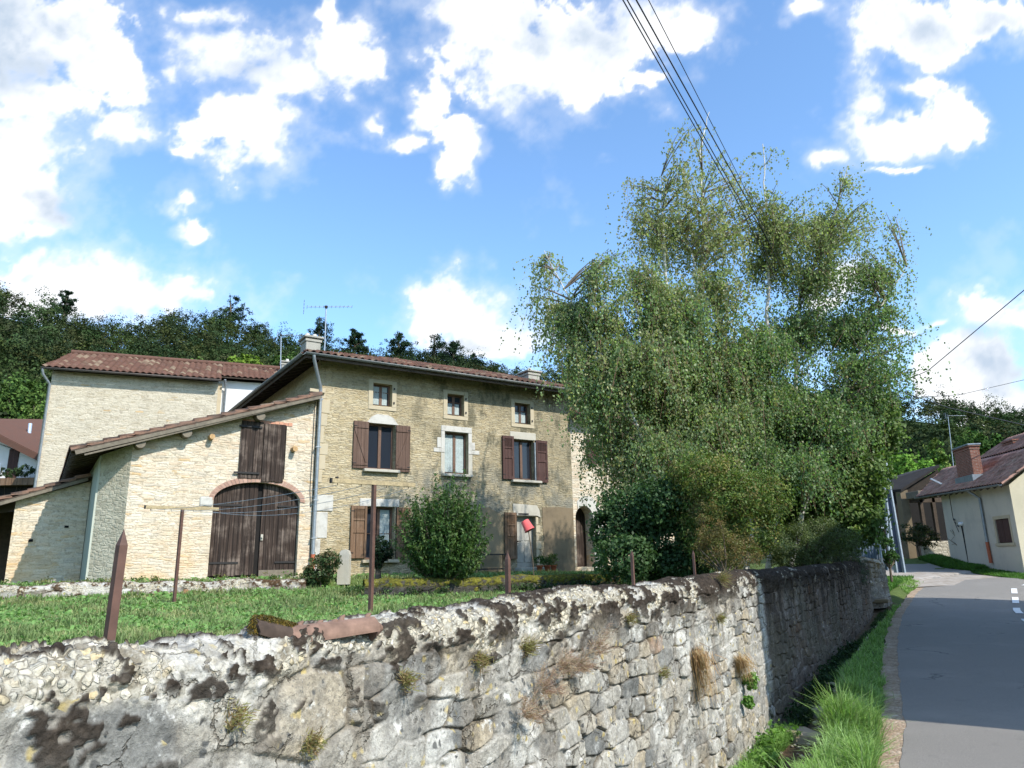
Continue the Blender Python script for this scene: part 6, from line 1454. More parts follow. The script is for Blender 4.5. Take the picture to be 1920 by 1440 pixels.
# grass and weeds at the wall foot
def foot(n, ya, yb, s0, s1, h0, h1, base, name, ww=.008):
    y = rg.uniform(ya, yb, n); x = wall_x(y) + rg.uniform(s0, s1, n) / .85; m_ = fbm(x * 2.5, y * 2.5, 3, 91) > .42; x, y = x[m_], y[m_]; k = len(x)
    P = np.stack([x, y, ground_z(x, y)], 1); c = np.array(base) * rg.uniform(.65, 1.4, k)[:, None]; V, F, C = blades(P, rg.uniform(h0, h1, k), np.full(k, ww) * rg.uniform(.6, 1.4, k), rg.uniform(.2, 1, k), c, rg, .9); npmesh(name, V, F, C, GRASSM)['kind'] = 'stuff'
foot(6500, 5.6, 8.9, .22, .38, .06, .20, (.22, .36, .09), 'wall_foot_grass')
foot(6000, 9.0, 15.0, .26, .42, .05, .20, (.05, .09, .03), 'ditch_weeds', .012)
foot(5000, 15.0, 20, .30, .5, .04, .12, (.06, .09, .03), 'ditch_weeds', .015)
# grass bank under the grey house and on the yard side
n = 26000; y = rg.uniform(24, 36, n); bx = 20.39 - .163 * (35 - y); x = bx - rg.uniform(.1, 1.15, n); k = x > 12; P = np.stack([x, y, ground_z(x, y)], 1)[k]; n = len(P)
V, F, C = blades(P, rg.uniform(.06, .2, n), np.full(n, .035), rg.uniform(.2, 1, n), np.array([.08, .17, .035]) * rg.uniform(.6, 1.3, n)[:, None], rg); npmesh('bank_grass', V, F, C, GRASSM)['kind'] = 'stuff'
n = 14000; y = rg.uniform(21.5, 27.5, n); x = wall_x(y) + rg.uniform(.3, 2.4, n); k = x < road_l(y) - .8; P = np.stack([x, y, ground_z(x, y)], 1)[k]; n = len(P)
V, F, C = blades(P, rg.uniform(.06, .18, n), np.full(n, .03), rg.uniform(.2, 1, n), np.array([.09, .19, .04]) * rg.uniform(.6, 1.3, n)[:, None], rg); npmesh('yard_grass', V, F, C, GRASSM)['kind'] = 'stuff'
# leafy weeds: on the terrace and in the ditch
def weeds(name, label, pts, nl, ls, cols, seed, rad=.22, hz=.6, kw={}):
    rg = np.random.default_rng(seed); V = []; C = []
    for p in pts:
        v, c, _ = foliage([((p[0], p[1], p[2] + rad * hz * .6), (rad * rg.uniform(.7, 1.3), rad * rg.uniform(.7, 1.3), rad * hz), 1)], max(4, nl // 12), nl, ls, cols, rg, .6, .4, .6, .6, .4, **kw); V.append(v); C.append(c)
    o = leafmesh(name, np.concatenate(V), np.concatenate(C), LEAF); tag(o, label, 'plants') if label else None; o['kind'] = 'stuff'; return o
gz = lambda x, y: float(ground_z(np.array([x], float), np.array([y], float))[0])
T_ = []
for i in range(64):
    u = rgq.uniform(-.6, 8.6); o = np.interp(u, [-.5, 1.3, 5.2, 8.6], [5.1, 5.6, 6.3, 6.6]) - rgq.uniform(.15, 1.2); q = L2W(u, -o, 0); T_.append((q[0], q[1], gz(q[0], q[1])))
weeds('terrace_weeds', None, T_, 150, .055, [(.06, .11, .03), (.09, .16, .04), (.12, .17, .05)], 51, .20, 1.0)
T_ = []
for i in range(34):
    u = rgq.uniform(-.4, 5.5); o = np.interp(u, [-.5, 1.3, 5.2], [5.25, 5.75, 6.45]) + rgq.uniform(.1, .45); q = L2W(u, -o, 0); T_.append((q[0], q[1], gz(q[0], q[1])))
weeds('wall_foot_weeds', None, T_, 130, .05, [(.04, .07, .025), (.08, .14, .04), (.02, .04, .015)], 52, .20, .8)
T_ = [(wall_x(y) + rgq.uniform(.26, .38) / .85, y, gz(wall_x(y) + .4, y)) for y in np.r_[rgq.uniform(9.1, 14.5, 30)]]
weeds('ditch_plants', None, T_, 150, .05, [(.03, .06, .02), (.045, .085, .028), (.02, .045, .018)], 53, .18, .8)
T_ = [(wall_x(y) + rgq.uniform(.26, .38) / .85, y, gz(wall_x(y) + .4, y)) for y in rgq.uniform(6.2, 8.9, 9)]
weeds('nettle_patch', None, T_, 170, .05, [(.13, .25, .05), (.17, .30, .06), (.10, .2, .04)], 54, .15, .9)
T_ = []
for i in range(30):
    u = rgq.uniform(-7, -.1); o = rgq.uniform(.15, 1.5); q = L2W(u, -o, 0); T_.append((q[0], q[1], gz(q[0], q[1])))
weeds('barn_foot_weeds', None, T_, 70, .05, [(.07, .13, .035), (.11, .19, .05), (.2, .18, .06)], 55, .14, .9)

# ------------------------------------------------------------------ garden and street objects
def hit_wall(px, py, q=.27):
    """point on the road face of the roadside wall"""
    r = ray(px, py); best = None
    for a, b in zip(WALL[:-1], WALL[1:]):
        d = b - a; d = d / np.hypot(*d); n = np.array([d[1], -d[0]]); t = ((a + n * q - EYE[:2]) @ n) / (r[:2] @ n); P = EYE + r * t; s = (P[:2] - a) @ d
        if t > 0 and -.3 <= s <= np.hypot(*(b - a)) + .01: best = (P, n)
    return best
# stakes along the garden side of the wall
def stake(x, ytop, ybot, Y, wid, label, lean=0.0, flat=False, name='fence_stake'):
    b = at(x, ybot, Y); tp = at(x, ytop, Y); H = tp[2] - b[2]; t = thing(name, (b[0], b[1], b[2] - .35), label, 'fence post', 'steel stakes behind the roadside wall')
    m_ = MB(); R = Matrix.Rotation(R_(55), 3, 'Z'); w2 = wid / 2; z0, z1 = b[2] - .35, tp[2] - wid * 2.0
    c = [(-w2, -w2), (w2, -w2), (w2, w2), (-w2, w2)]; c = [np.array((R @ Vector((x_, y_, 0)))[:2]) for x_, y_ in c]
    P = [(b[0] + q[0], b[1] + q[1], z0) for q in c] + [(b[0] + q[0] + lean, b[1] + q[1], z1) for q in c]; tip = (b[0] + lean * 1.1, b[1], tp[2])
    m_.faces(P, [(0, 3, 2, 1), (0, 1, 5, 4), (1, 2, 6, 5), (2, 3, 7, 6), (3, 0, 4, 7)]); T = [P[4], P[5], P[6], P[7]]
    for i in range(4): m_.face([T[i], T[(i + 1) % 4], tip])
    m_.build('shaft', M_RUSTP, t)
    if wid > .035:
        h = MB(); q = (c[0] + c[1]) / 2; n = nrm(q); zc = b[2] + H * .36; p0 = np.array([b[0] + q[0] * 1.002 + lean * .4, b[1] + q[1] * 1.002, zc]); n3 = np.array([n[0], n[1], 0]); h.tube([p0, p0 + n3 * .003], .0055, 10); h.build('bolt_hole', M_DARK, t)
stake(197, 992, 1217, 2.55, .028, 'thick brown square steel stake with pointed tip nearest the camera', lean=.018)
stake(953, 1033, 1132, 4.7, .026, 'brown pointed stake in front of the red bucket, above the bare wall top')
stake(1188, 1031, 1100, 6.3, .022, 'thin rusty stake before the dark elder bush', flat=True)
stake(1303, 1031, 1080, 7.9, .022, 'thin rusty stake before the brownish shrub', flat=True)

# clothes-line posts
def tpost(x, Y, wid, L, ang, label, tall):
    b = np.array([at(x, 1100, Y)[0], Y, 0.0]); b[2] = gz(b[0], b[1]); t = thing('clothes_line_post', b, label, 'clothes-line post', 'clothes-line posts on the lawn')
    m_ = MB(); zt = tall; m_.box(b[0] - wid / 2, b[0] + wid / 2, Y - wid / 2, Y + wid / 2, b[2] - .2, zt, bev=.004, rot=Matrix.Rotation(R_(58), 3, 'Z')); m_.build('pole', M_RUSTP, t)
    d = np.array([math.sin(R_(ang)), math.cos(R_(ang)), 0]); c = np.array([b[0], Y, zt + .03]); a = MB(); a.bar(c - d * L * .5, c + d * L * .5, .05, .06); a.build('crossbar', M_RUSTL, t)
    k = MB(); e = c - d * L * .5; k.bar(e - d * .004, e + d * .02, .056, .066); k.build('end_cap', M_IRON, t)
    hooks = []
    for s in (-.42, -.15, .15, .42):
        h = MB(); p = c + d * L * s - np.array([0, 0, .03]); h.tube([p, p - np.array([0, 0, .03])], .005, 5); h.build('hook', M_IRON, t); hooks.append(p - np.array([0, 0, .03]))
    return hooks
h1 = tpost(329, 14.25, .052, 1.35, 53, 'farther brown T-shaped clothes-line post in front of the barn wall', 2.71)
h2 = tpost(696, 10.65, .056, 1.35, 53, 'nearer brown T-shaped clothes-line post in front of the farmhouse', 2.74)
for k, (a, b, l) in enumerate(zip(h1, h2, ('outermost clothes line nearest the barn', 'second clothes line counted from the barn side', 'third clothes line, before the barn doors', 'clothes line on the far side of the posts'))):
    m_ = MB(); m_.tube([a * (1 - s) + b * s - np.array([0, 0, (.05 + .05 * k) * 4 * s * (1 - s)]) for s in np.linspace(0, 1, 14)], .0035, 4); tag(m_.build('clothes_line', M_GALV), 'thin sagging wire, ' + l, 'wire', 'clothes lines between the two posts')

# broken roof tiles lying on the wall
def top_pt(px, py, Y): return at(px, py, Y)
b = at(640, 1183, 3.1); t = thing('roof_tile', (b[0], b[1], 1.36), 'broken reddish-brown ridge tile lying on top of the wall', 'roof tile')
def tile_shell(a, b_, r0_, r1_, up, th, n=16, arc=150, jag=0, seed=0, name='shell', mat=M_TERRA, par=None, ripple=0):
    rg = np.random.default_rng(seed); a = np.array(a, float); b_ = np.array(b_, float); d = nrm(b_ - a); up = np.array(up, float); s = nrm(np.cross(d, up)); up = np.cross(s, d); V = []; m = 14
    for r_off in (0, -th):
        for i in range(m + 1):
            f = i / m; r = r0_ + (r1_ - r0_) * f
            for j in range(n + 1):
                an = R_(90 - arc / 2 + arc * j / n); g = 0
                if i == 0: g = jag * rg.uniform(-1, .2) if r_off == 0 else V_j[j]
                if r_off == 0 and i == 0:
                    if j == 0: V_j = []
                    V_j.append(g)
                rr = r + r_off + ripple * math.sin(f * 40) * .4
                V.append(a + (b_ - a) * f + d * g + s * rr * math.cos(an) + up * (rr * math.sin(an)))
    w1_ = n + 1; o = (m + 1) * w1_; F = []
    for i in range(m):
        for j in range(n): F += [(i * w1_ + j, i * w1_ + j + 1, (i + 1) * w1_ + j + 1, (i + 1) * w1_ + j), (o + i * w1_ + j, o + (i + 1) * w1_ + j, o + (i + 1) * w1_ + j + 1, o + i * w1_ + j + 1)]
        F += [(i * w1_, (i + 1) * w1_, o + (i + 1) * w1_, o + i * w1_), (i * w1_ + n, o + i * w1_ + n, o + (i + 1) * w1_ + n, (i + 1) * w1_ + n)]
    for j in range(n): F += [(j, o + j, o + j + 1, j + 1), (m * w1_ + j, m * w1_ + j + 1, o + m * w1_ + j + 1, o + m * w1_ + j)]
    q = MB(); q.faces(V, F); return q.build(name, mat, par)
A = at(548, 1187, 2.98); B_ = at(700, 1167, 3.22); A[2] -= .035; B_[2] -= .03
tile_shell(A, B_, .062, .055, (.0, -.25, 1), .014, arc=165, jag=.03, seed=3, par=t)
nb = MB(); dd = nrm(B_ - A)
for f, s_, h_ in ((.05, .3, .022), (.28, .4, .014), (.56, .2, .024), (.50, -.4, .010), (.90, .3, .016)):
    c = A + (B_ - A) * f + np.array([0, .02 + s_ * .06, .052]); nb.tube([c, c + np.array([.004, 0, h_ * .7]), c + np.array([.014, 0, h_])], [.016, .010, .004], 7)
nb.build('nib', M_TERRA, t)
tp = MB(); e = B_ - dd * .01; tp.tube([e + np.array([0, 0, .005]), e + dd * .05 + np.array([0, 0, .002])], [.05, .014], 10); tp.build('broken_tip', M_TERRA, t)
b = at(510, 1185, 2.9); t = thing('mossy_tile', (b[0], b[1], 1.35), 'dark curved tile fragment with orange moss, left of the ridge tile on the wall', 'roof tile')
A = at(474, 1181, 2.84); B_ = at(556, 1184, 3.0); A[2] -= .008; B_[2] -= .045
tile_shell(A, B_, .050, .056, (0, -.35, 1), .012, arc=170, jag=.02, seed=5, mat=mat_plain('dark_old_tile', (.055, .038, .028), .9, .4, 30), par=t)
rg = np.random.default_rng(9); n = 5200; f = rg.random(n); an = rg.uniform(.0, .8, n) * math.pi; P = A[None] + (B_ - A)[None] * f[:, None] + np.stack([0 * an, -np.cos(an) * .060, np.sin(an) * .062], 1); P[:, 2] += rg.uniform(-.002, .014, n) * sstep(f, 0, .3) 
mc = np.array([[.20, .15, .03], [.12, .10, .03], [.26, .16, .03], [.06, .045, .02]])[rg.integers(4, size=n)] * rg.uniform(.6, 1.2, n)[:, None]
leafmesh('moss', leaf_quads(P, rg.normal(size=(n, 3)) + np.array([0, 0, .8]), rg.uniform(.004, .010, n), .5, rg), mc, LEAF, t)

# bucket on its stick, stone post, bench
b = at(1002, 1066, 17.2); b[2] = gz(b[0], b[1]); t = thing('bucket_stake', b, 'crooked stick holding up a red plastic bucket upside down before the grey door', 'garden stake')
m_ = MB(); tp = at(990, 990, 17.2); m_.tube([b - np.array([0, 0, .1]), b * .5 + tp * .5 + np.array([.03, 0, 0]), tp], [.014, .013, .011], 6); m_.build('stick', M_BARK, t)
ax = nrm(np.array([.5, -.15, -.95])); c = tp + np.array([-.02, -.01, .06]); bk = MB(); bk.smooth = True; tpb = c - ax * .12; bt = c + ax * .13
bk.tube([tpb, tpb + ax * .01, bt - ax * .02, bt - ax * .02, bt], [.085, .095, .118, .126, .127], 20); o = bk.build('red_bucket', M_REDP); tag(o, 'red plastic bucket hung tilted on a stick before the grey door', 'bucket')
b = at(645, 1072, 19.4); b[2] = gz(b[0], b[1]); m_ = MB(); w2 = .15; H = .88
prof = [(-w2, 0), (w2, 0), (w2 * .98, H * .85), (w2 * .75, H * .96), (w2 * .2, H), (-w2 * .45, H * .97), (-w2 * .9, H * .86)]
m_.prism([(b[0] + x_, b[2] + z_) for x_, z_ in prof], b[1] - .12, b[1] + .12); o = m_.build('stone_post', M_STONE); tag(o, 'weathered grey stone post with rounded top near the first ground-floor window', 'stone post')
b = L2W(5.6, -.35, 1.28); t = thing('iron_bench', b, 'low dark iron shelf stand against the plastered wall left of the grey door', 'bench')
for z_ in (1.42, 1.86):
    s = MB(); a0 = L2W(5.15, -.3, z_); a1 = L2W(6.15, -.3, z_); s.bar(a0, a1, .22, .04); s.build('shelf', M_IRON, t)
for u in (5.2, 6.1):
    s = MB(); s.bar(L2W(u, -.25, 1.2), L2W(u, -.25, 2.2 if u < 6 else 1.86), .03, .03); s.build('upright', M_IRON, t)
for k, u in enumerate((7.2, 7.5, 7.75)):
    b = L2W(u, -.7, 1.3); t = thing('flower_pot', b, ('small clay pot with a green plant on the left of the door step', 'small clay pot with a plant before the middle of the door step', 'small clay pot with yellowing plant right of the door step')[k], 'flower pot', 'pots by the grey door')
    s = MB(); s.smooth = True; s.tube([b, b + np.array([0, 0, .16]), b + np.array([0, 0, .16]), b + np.array([0, 0, .2])], [.07, .095, .11, .11], 12); s.build('pot', M_PINKT, t)
    v, c, _ = foliage([(b + np.array([0, 0, .36]), (.15, .15, .17), 1)], 18, 330, .06, [(.07, .13, .03), (.2, .2, .05) if k == 2 else (.05, .11, .03)], np.random.default_rng(k), .5, .4); leafmesh('foliage', v, c, LEAF, t)

# stone border at the terrace edge and the mossy garden wall
def wline(L, n=24): 
    L = np.array(L); s = np.r_[0, np.cumsum(np.hypot(*(L[1:] - L[:-1]).T))]; t_ = np.linspace(0, s[-1], n); return [(np.interp(q, s, L[:, 0]), np.interp(q, s, L[:, 1])) for q in t_]
bp = [tuple(L2W(u, -o, 0)[:2]) for u, o in ((-8.6, 1.75), (-4.5, 1.72), (-.7, 1.72))]
stone_wall('stone_border', wline(bp), lambda S, X, Y: 1.30 + .06 * (fbm(S * 1.4, S * 0, 3, 5) - .5) * 2, lambda S, X, Y: S * 0 + .95, 'low rough stone border between the lawn and the barn', 'border', dsk=.0013, dsmin=.02, capn=36, facen=40, stone=(.34, .14), moss=1.0, seed=15, hw=.16, zback=lambda S, X, Y: S * 0 + 1.1, mossy_col=(.09, .055, .03))
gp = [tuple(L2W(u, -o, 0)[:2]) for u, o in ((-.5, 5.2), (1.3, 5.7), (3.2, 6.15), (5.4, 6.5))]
stone_wall('mossy_garden_wall', wline(gp), lambda S, X, Y: 1.30 + .05 * (fbm(S * 1.2, S * 0, 3, 8) - .5) * 2, lambda S, X, Y: S * 0 + .8, 'low garden wall coloured dark as plant shade, with yellow-green moss on top, right of the round bush', 'wall', dsk=.0013, dsmin=.02, capn=40, facen=50, stone=(.3, .13), moss=1.2, seed=17, mth=.38, hw=.18, zback=lambda S, X, Y: S * 0 + 1.2, mossy_col=(.16, .15, .025), shade_tint=.16)  # stone colour darkened to stand in for shade under overhanging plants

# plants rooted in the wall joints
def wallplant(px, py, kind, size, label, seed):
    P, n = hit_wall(px, py, .17); rg = np.random.default_rng(seed); n3 = np.array([n[0], n[1], 0]); tg = np.array([-n[1], n[0], 0])
    if kind == 'leaf':
        v, c, _ = foliage([(P + n3 * .05, (size * .5, size * .5, size * .8), 1)], 26, 420, .045, [(.14, .26, .05), (.18, .32, .07)], rg, .6, .35); o = leafmesh('leafy_weed', v, c, LEAF); tag(o, label, 'weed'); return
    N = {'pink': 900, 'tuft': 260, 'hang': 420}[kind]; col = {'pink': [(.40, .27, .21), (.33, .20, .15), (.46, .36, .25)], 'tuft': [(.26, .25, .08), (.20, .13, .06), (.32, .27, .12)], 'hang': [(.42, .27, .14), (.34, .2, .10), (.5, .38, .22)]}[kind]
    col = np.array(col)[rg.integers(3, size=N)] * rg.uniform(.7, 1.3, N)[:, None]
    V = []
    if kind == 'pink':
        stems = 26; tips = P + n3 * .02 + np.stack([rg.normal(size=stems) * size * .4, 0 * rg.random(stems), rg.uniform(-.1, 1, stems) * size * .9], 1) @ np.stack([tg, n3, np.array([0, 0, 1.0])]) + n3[None] * rg.uniform(.02, .14, stems)[:, None]
        i = rg.integers(stems, size=N); f = rg.uniform(.25, 1, N)[:, None]; a = P[None] * (1 - f) + tips[i] * f; d = rg.normal(size=(N, 3)) * .5 + nrm(tips[i] - P) * .8; b2 = a + nrm(d) * rg.uniform(.02, .05, N)[:, None]; wd = .0011
    elif kind == 'tuft':
        d = nrm(rg.normal(size=(N, 3)) + n3 * 1.2 + np.array([0, 0, .5])); a = np.repeat(P[None], N, 0) + rg.normal(size=(N, 3)) * .02; b2 = a + d * rg.uniform(.3, 1, N)[:, None] * size; wd = .002
    else:
        a = P + rg.normal(size=(N, 3)) * np.array([.05, .05, .03]); b2 = a + n3 * rg.uniform(.01, .09, N)[:, None] + tg * rg.normal(size=(N, 1)) * .06 - np.array([0, 0, 1]) * rg.uniform(.1, 1, N)[:, None] * size; wd = .0028
    s = nrm(np.cross(b2 - a, n3 + rg.normal(size=(N, 3)) * .2)) * wd; V = np.stack([a - s, a + s, b2 + s * .4, b2 - s * .4], 1).reshape(-1, 3)
    o = leafmesh('dry_plant', V, col, LEAF); tag(o, label, 'dry plant')
for k, (x_, y_, s_) in enumerate(((1112, 1225, .20), (1075, 1255, .17), (1042, 1262, .15), (1010, 1300, .20), (978, 1345, .16))):
    wallplant(x_, y_, 'pink', s_, ('pinkish dried herb highest up the wall face', 'pinkish dried herb just below the highest one', 'middle one of the pinkish dried herbs on the wall', 'wide pinkish dried herb low on the wall face', 'lowest pinkish dried herb on the wall face')[k], 60 + k)
for k, (x_, y_, s_, l) in enumerate(((990, 1215, .07, 'yellow-green tuft beside the pinkish herbs'), (1182, 1160, .06, 'small dry tuft under the mossy wall top'), (762, 1275, .05, 'yellowish tuft under the brown moss right of the tiles'), (584, 1396, .04, 'orange-brown tuft low on the near wall face'), (900, 1240, .05, 'reddish tuft in a joint above the bare stones'), (1245, 1262, .05, 'green-yellow tuft in a joint of the middle courses'), (1350, 1160, .07, 'fresh green tuft on the smooth plastered stretch'), (445, 1345, .03, 'tiny brown tuft in the long crack of the near wall'))): wallplant(x_, y_, 'tuft', s_, l, 70 + k)
wallplant(1308, 1225, 'hang', .42, 'long beard of dry brown grass hanging down the wall', 80); wallplant(1388, 1235, 'hang', .22, 'short ochre beard of dry grass at the shadow edge', 81)
wallplant(1397, 1275, 'leaf', .11, 'bright green leafy weed low at the shadow edge', 82); wallplant(1394, 1315, 'leaf', .07, 'smaller green weed below the bright leafy one', 83)
wallplant(1352, 1085, 'tuft', .13, 'grassy tuft on the wall top beside the brown moss', 84)

# ditch: flat stones, culvert slab, rubble
for k, (px, py, L_, w_, l) in enumerate(((1530, 1236, .62, .34, 'large flat pale stone on the ditch edge'), (1497, 1262, .50, .36, 'flat brown stone nearest the camera on the ditch edge'), (1578, 1196, .50, .22, 'narrow flat stone farther along the ditch edge'), (1556, 1212, .24, .14, 'small flat stone between the two pale ones'))):
    yy = np.linspace(7, 19.5, 300); xx = wall_x(yy) + (.42 + w_ * .2); zz = ground_z(xx, yy); q_ = np.stack([xx, yy, zz], 1) - EYE; pxs = 960 + FOC * (q_ @ RT) / (q_ @ FW); i_ = int(np.argmin(abs(pxs - px))); p = np.array([xx[i_], yy[i_], zz[i_]]); rg = np.random.default_rng(k + 5); n = 11; an = np.sort(rg.uniform(0, 2 * math.pi, n)); R2 = Matrix.Rotation(R_(-58), 3, 'Z')
    pts = [np.array((R2 @ Vector((math.cos(a) * L_ / 2 * rg.uniform(.8, 1.1), math.sin(a) * w_ / 2 * rg.uniform(.8, 1.1), 0)))) for a in np.linspace(0, 2 * math.pi, n, endpoint=False)]
    z0 = gz(p[0], p[1]) + .05; m_ = MB(); V = [(p[0] + q[0], p[1] + q[1], z0 - .12) for q in pts] + [(p[0] + q[0], p[1] + q[1], z0 + .03) for q in pts] + [(p[0] + q[0] * .9, p[1] + q[1] * .9, z0 + .05 + rg.uniform(-.008, .008)) for q in pts]
    F = [(i, (i + 1) % n, n + (i + 1) % n, n + i) for i in range(n)] + [(n + i, n + (i + 1) % n, 2 * n + (i + 1) % n, 2 * n + i) for i in range(n)] + [tuple(range(2 * n, 3 * n))]; m_.faces(V, F)
    tag(m_.build('flat_stone', mat_render('stone_%d' % k, (.46, .37, .26), (.25, .19, .13), .6, 5)), l, 'stone', 'flat stones along the ditch')
t = thing('culvert', (9.9, 20.6, .05), 'dark concrete slab over the mouth of the ditch at the wall end', 'culvert')
sa = at(1636, 1126, 20.6); m_ = MB(); m_.box(sa[0] - .35, sa[0] + .33, 20.2, 21.3, sa[2] - .05, sa[2] + .05, bev=.02, rot=Matrix.Rotation(R_(-12), 3, 'Z')); m_.build('slab', mat_render('mossy_concrete', (.20, .15, .09), (.1, .08, .05), .7, 4), t)
m_ = MB(); m_.box(sa[0] - .33, sa[0] + .31, 20.55, 20.65, sa[2] - .5, sa[2] - .055); m_.build('dark_mouth', M_DARK, t)
rg = np.random.default_rng(4); n = 70
for k in range(0):
    pass
def pebble_field(name, n, fx, size, mat, seed):
    rg = np.random.default_rng(seed); V = []; F = []; C = []; 
    ico = np.array([(0, 0, 1), (.9, 0, .3), (.3, .85, .3), (-.7, .5, .3), (-.7, -.5, .3), (.3, -.85, .3), (0, 0, -1)]); fc = [(0, 1, 2), (0, 2, 3), (0, 3, 4), (0, 4, 5), (0, 5, 1), (6, 2, 1), (6, 3, 2), (6, 4, 3), (6, 5, 4), (6, 1, 5)]
    for i in range(n):
        x_, y_ = fx(rg); s = size * rg.uniform(.5, 1.6); a = rg.uniform(0, 6.28); c_, s_ = math.cos(a), math.sin(a); p = ico * rg.uniform(.7, 1.2, 3) * s; p = np.stack([p[:, 0] * c_ - p[:, 1] * s_, p[:, 0] * s_ + p[:, 1] * c_, p[:, 2] * .6], 1)
        b0 = len(V) * 7; V.append(p + np.array([x_, y_, gz(x_, y_) + s * .25])); F += [(b0 + a_, b0 + b_, b0 + c2) for a_, b_, c2 in fc]; C.append(np.tile(np.array([.42, .35, .26]) * rg.uniform(.6, 1.3), (7, 1)))
    npmesh(name, np.concatenate(V), np.array(F), np.concatenate(C), mat)['kind'] = 'stuff'
M_PEB, _t = newmat('pebble'); finish(_t, attr(_t), .9, _t.noise(objc(_t), 30, 4), .3)
pebble_field('gravel_stones', 900, lambda rg: (lambda y: (road_l(y) + rg.uniform(-.42, .22), y))(rg.uniform(5.5, 17)), .014, M_PEB, 1)
pebble_field('ditch_stones', 420, lambda rg: (lambda y: (wall_x(y) + rg.uniform(.3, .9) / .85, y))(rg.uniform(6, 19)), .03, M_PEB, 2)

# thin grey pole, steel utility pole, gate panel, garden lamp
m_ = MB(); b = at(1660, 1112, 21.6); tp = at(1645, 989, 21.6); t = thing('sign_post', b, 'thin bare grey steel post at the mossy end of the wall', 'post'); m_.tube([b - np.array([0, 0, .3]), tp], .035, 10); m_.build('tube', M_GALV, t)
k = MB(); c = b * .55 + tp * .45; k.tube([c, c + np.array([0, 0, .14])], .042, 10); k.build('collar', M_STONEW, t)
b = at(1686, 1063, 27); tp = at(1634, 737, 27); b[2] -= .2; t = thing('utility_pole', b, 'steel utility pole rising behind the trees beside the yard', 'utility pole')
d = tp - b
for sx, nm in ((-.14, 'flange'), (.14, 'flange')):
    m_ = MB(); m_.bar(b + np.array([sx, 0, 0]), tp + np.array([sx * .5, 0, 0]), .05, .22, upv=(0, 1, 0)); m_.build(nm, M_GALV, t)
m_ = MB(); m_.bar(b + np.array([0, .04, 0]), tp + np.array([0, .04, 0]), .2, .02, upv=(0, 1, 0)); m_.build('web', mat_plain('dark_steel', (.08, .10, .15), .6, .2, 6), t)
m_ = MB(); m_.tube([tp + np.array([-.9, 0, -.25]), tp + np.array([-.3, 0, -.12]), tp + np.array([0, 0, -.05]), tp + np.array([.35, 0, .18]), tp + np.array([.75, 0, .1])], .035, 8); m_.build('bracket_arm', M_IRON, t)
for s_ in (-.85, .7):
    m_ = MB(); m_.tube([tp + np.array([s_, 0, -.2 if s_ < 0 else .08]), tp + np.array([s_, 0, -.05 if s_ < 0 else .25])], .05, 8); m_.build('insulator', M_STONEW, t)
m_ = MB(); b = at(1665, 1036, 26.3); tp2 = at(1661, 965, 26.3); m_.tube([b - np.array([0, 0, .5]), tp2], .045, 8); tag(m_.build('steel_stay', M_GALV), 'thin pale steel pole standing left of the dark blue utility pole', 'post')
t0 = at(1640, 990, 25.5); t1_ = at(1664, 1052, 25.5); t = thing('metal_gate', (t0[0], 25.5, 1.1), 'blue-grey corrugated metal gate half hidden behind the thin post', 'gate'); m_ = MB(); n = 40; V = []
for i in range(n + 1): x_ = t0[0] - .8 + (t1_[0] - t0[0] + .8) * i / n; V += [(x_, 25.5 + .02 * math.sin(i * 1.6), t1_[2] - .3), (x_, 25.5 + .02 * math.sin(i * 1.6), t0[2])]
m_.faces(V, [(2 * i, 2 * i + 2, 2 * i + 3, 2 * i + 1) for i in range(n)]); m_.build('panel', mat_plain('blue_sheet', (.12, .16, .22), .5, .2, 5), t)
m_ = MB(); m_.bar((t0[0] - .8, 25.47, t0[2] + .01), (t1_[0], 25.47, t0[2] + .01), .04, .05); m_.build('top_rail', M_GALV, t)
b = at(1815, 1047, 33.2); tp = at(1803, 986, 33.2); t = thing('garden_lamp', b, 'black garden lamp post with white globe before the grey house wall', 'lamp'); m_ = MB(); m_.tube([b - np.array([0, 0, .2]), tp], .03, 8); m_.build('post_shaft', M_IRON, t)
m_ = MB(); m_.smooth = True; m_.tube([tp + np.array([0, 0, h]) for h in (0, .03, .09, .15, .18)], [.04, .10, .13, .10, .02], 14); m_.build('globe', M_LAMP, t)
b = at(1820, 1049, 33.6); t = thing('bare_climber', b, 'bare leafless climbing shrub fanned against the grey house wall', 'shrub'); m_ = MB(); rg = np.random.default_rng(8)
for dx, dz, bend in ((-.9, 1.1, -.2), (-.6, 1.5, .1), (-.15, 1.9, .1), (.35, 1.9, -.1), (.9, 1.7, .3), (.7, 1.1, .1)):
    e = b + np.array([dx * .4, -dx * 1.1, dz * .9]); md = b * .5 + e * .5 + np.array([0, bend, .1]); pts = [b * (1 - s) ** 2 + md * 2 * s * (1 - s) + e * s * s for s in np.linspace(0, 1, 7)]; m_.tube(pts, list(np.linspace(.03, .01, 7)), 5)
    for q in range(2): m_.tube([pts[4 + q], pts[4 + q] + rg.normal(size=3) * .18 + np.array([0, 0, .2])], .008, 4)
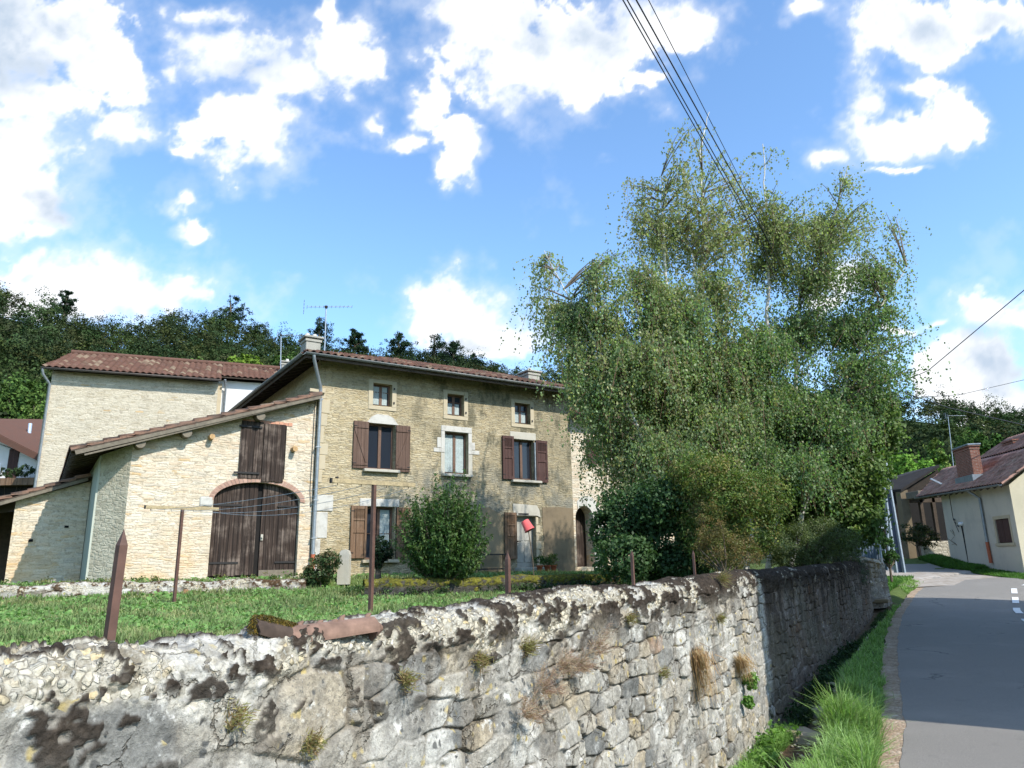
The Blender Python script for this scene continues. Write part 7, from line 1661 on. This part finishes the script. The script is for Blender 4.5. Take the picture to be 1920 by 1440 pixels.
m_.build('stem', M_BARK, t)
# aerials on the right
p_ = at(1783, 850, 50); q_ = at(1777, 778, 50); antenna('slim_antenna', p_ - np.array([0, 0, 1.5]), q_, (1, .1, 0), 1.4, 7, 'slim television antenna above the brick chimney of the grey house', off=.05)
# cables
def cable(pts, r, label, grp, sag=0.0, name='overhead_cable'):
    P = [np.array(p, float) for p in pts]; m_ = MB(); Q = []
    for a, b in zip(P[:-1], P[1:]):
        for s in np.linspace(0, 1, 30, endpoint=False): Q.append(a * (1 - s) + b * s - np.array([0, 0, sag * 4 * s * (1 - s)]))
    Q.append(P[-1]); m_.tube(Q, r, 5); tag(m_.build(name, M_CABLE), label, 'cable', grp)
PT_ = at(1634, 737, 27)
G1 = 'overhead cables crossing in front of the birches'
for (xa, xb, yb, r_, l) in ((1168, 1392, 395, .0085, 'leftmost overhead cable passing above the birch'), (1176, 1400, 398, .0085, 'overhead cable running close beside the leftmost one'), (1193, 1415, 400, .010, 'thicker overhead cable between the close pair and the lone one')):
    a = at(xa, 0, 7.5); b = at(xb, yb, 14.0); d = b - a; end = at(1490 + (xb - 1392), 600, 21.0); cable([a - d * 1.6 + np.array([0, 0, .9]), a, b, end, PT_ + np.array([-.6 + .2 * (xa - 1168) / 10, 0, -.1])], r_, l, G1)
a = at(1216, 0, 8.0); b = at(1395, 350, 14.5); d = b - a; cable([a - d * 1.6 + np.array([0, 0, .9]), a, b, at(1500, 560, 20), PT_ + np.array([.2, 0, .1])], .0065, 'thin lone overhead cable, rightmost of those crossing the birch', G1)
G2 = 'cables leaving the steel pole to the right'
a = PT_ + np.array([.7, 0, .2]); cable([a, at(1740, 695, 24), at(1925, 540, 19)], .014, 'cable rising steeply to the right from the steel pole', G2)
cable([a, at(1780, 765, 29), at(1925, 798, 31)], .018, 'cable sloping down to the right from the steel pole over the grey house', G2)
cable([PT_ + np.array([0, 0, -.3]), at(1800, 740, 33), at(1925, 711, 34)], .012, 'fainter cable running nearly level to the right of the pole', G2)
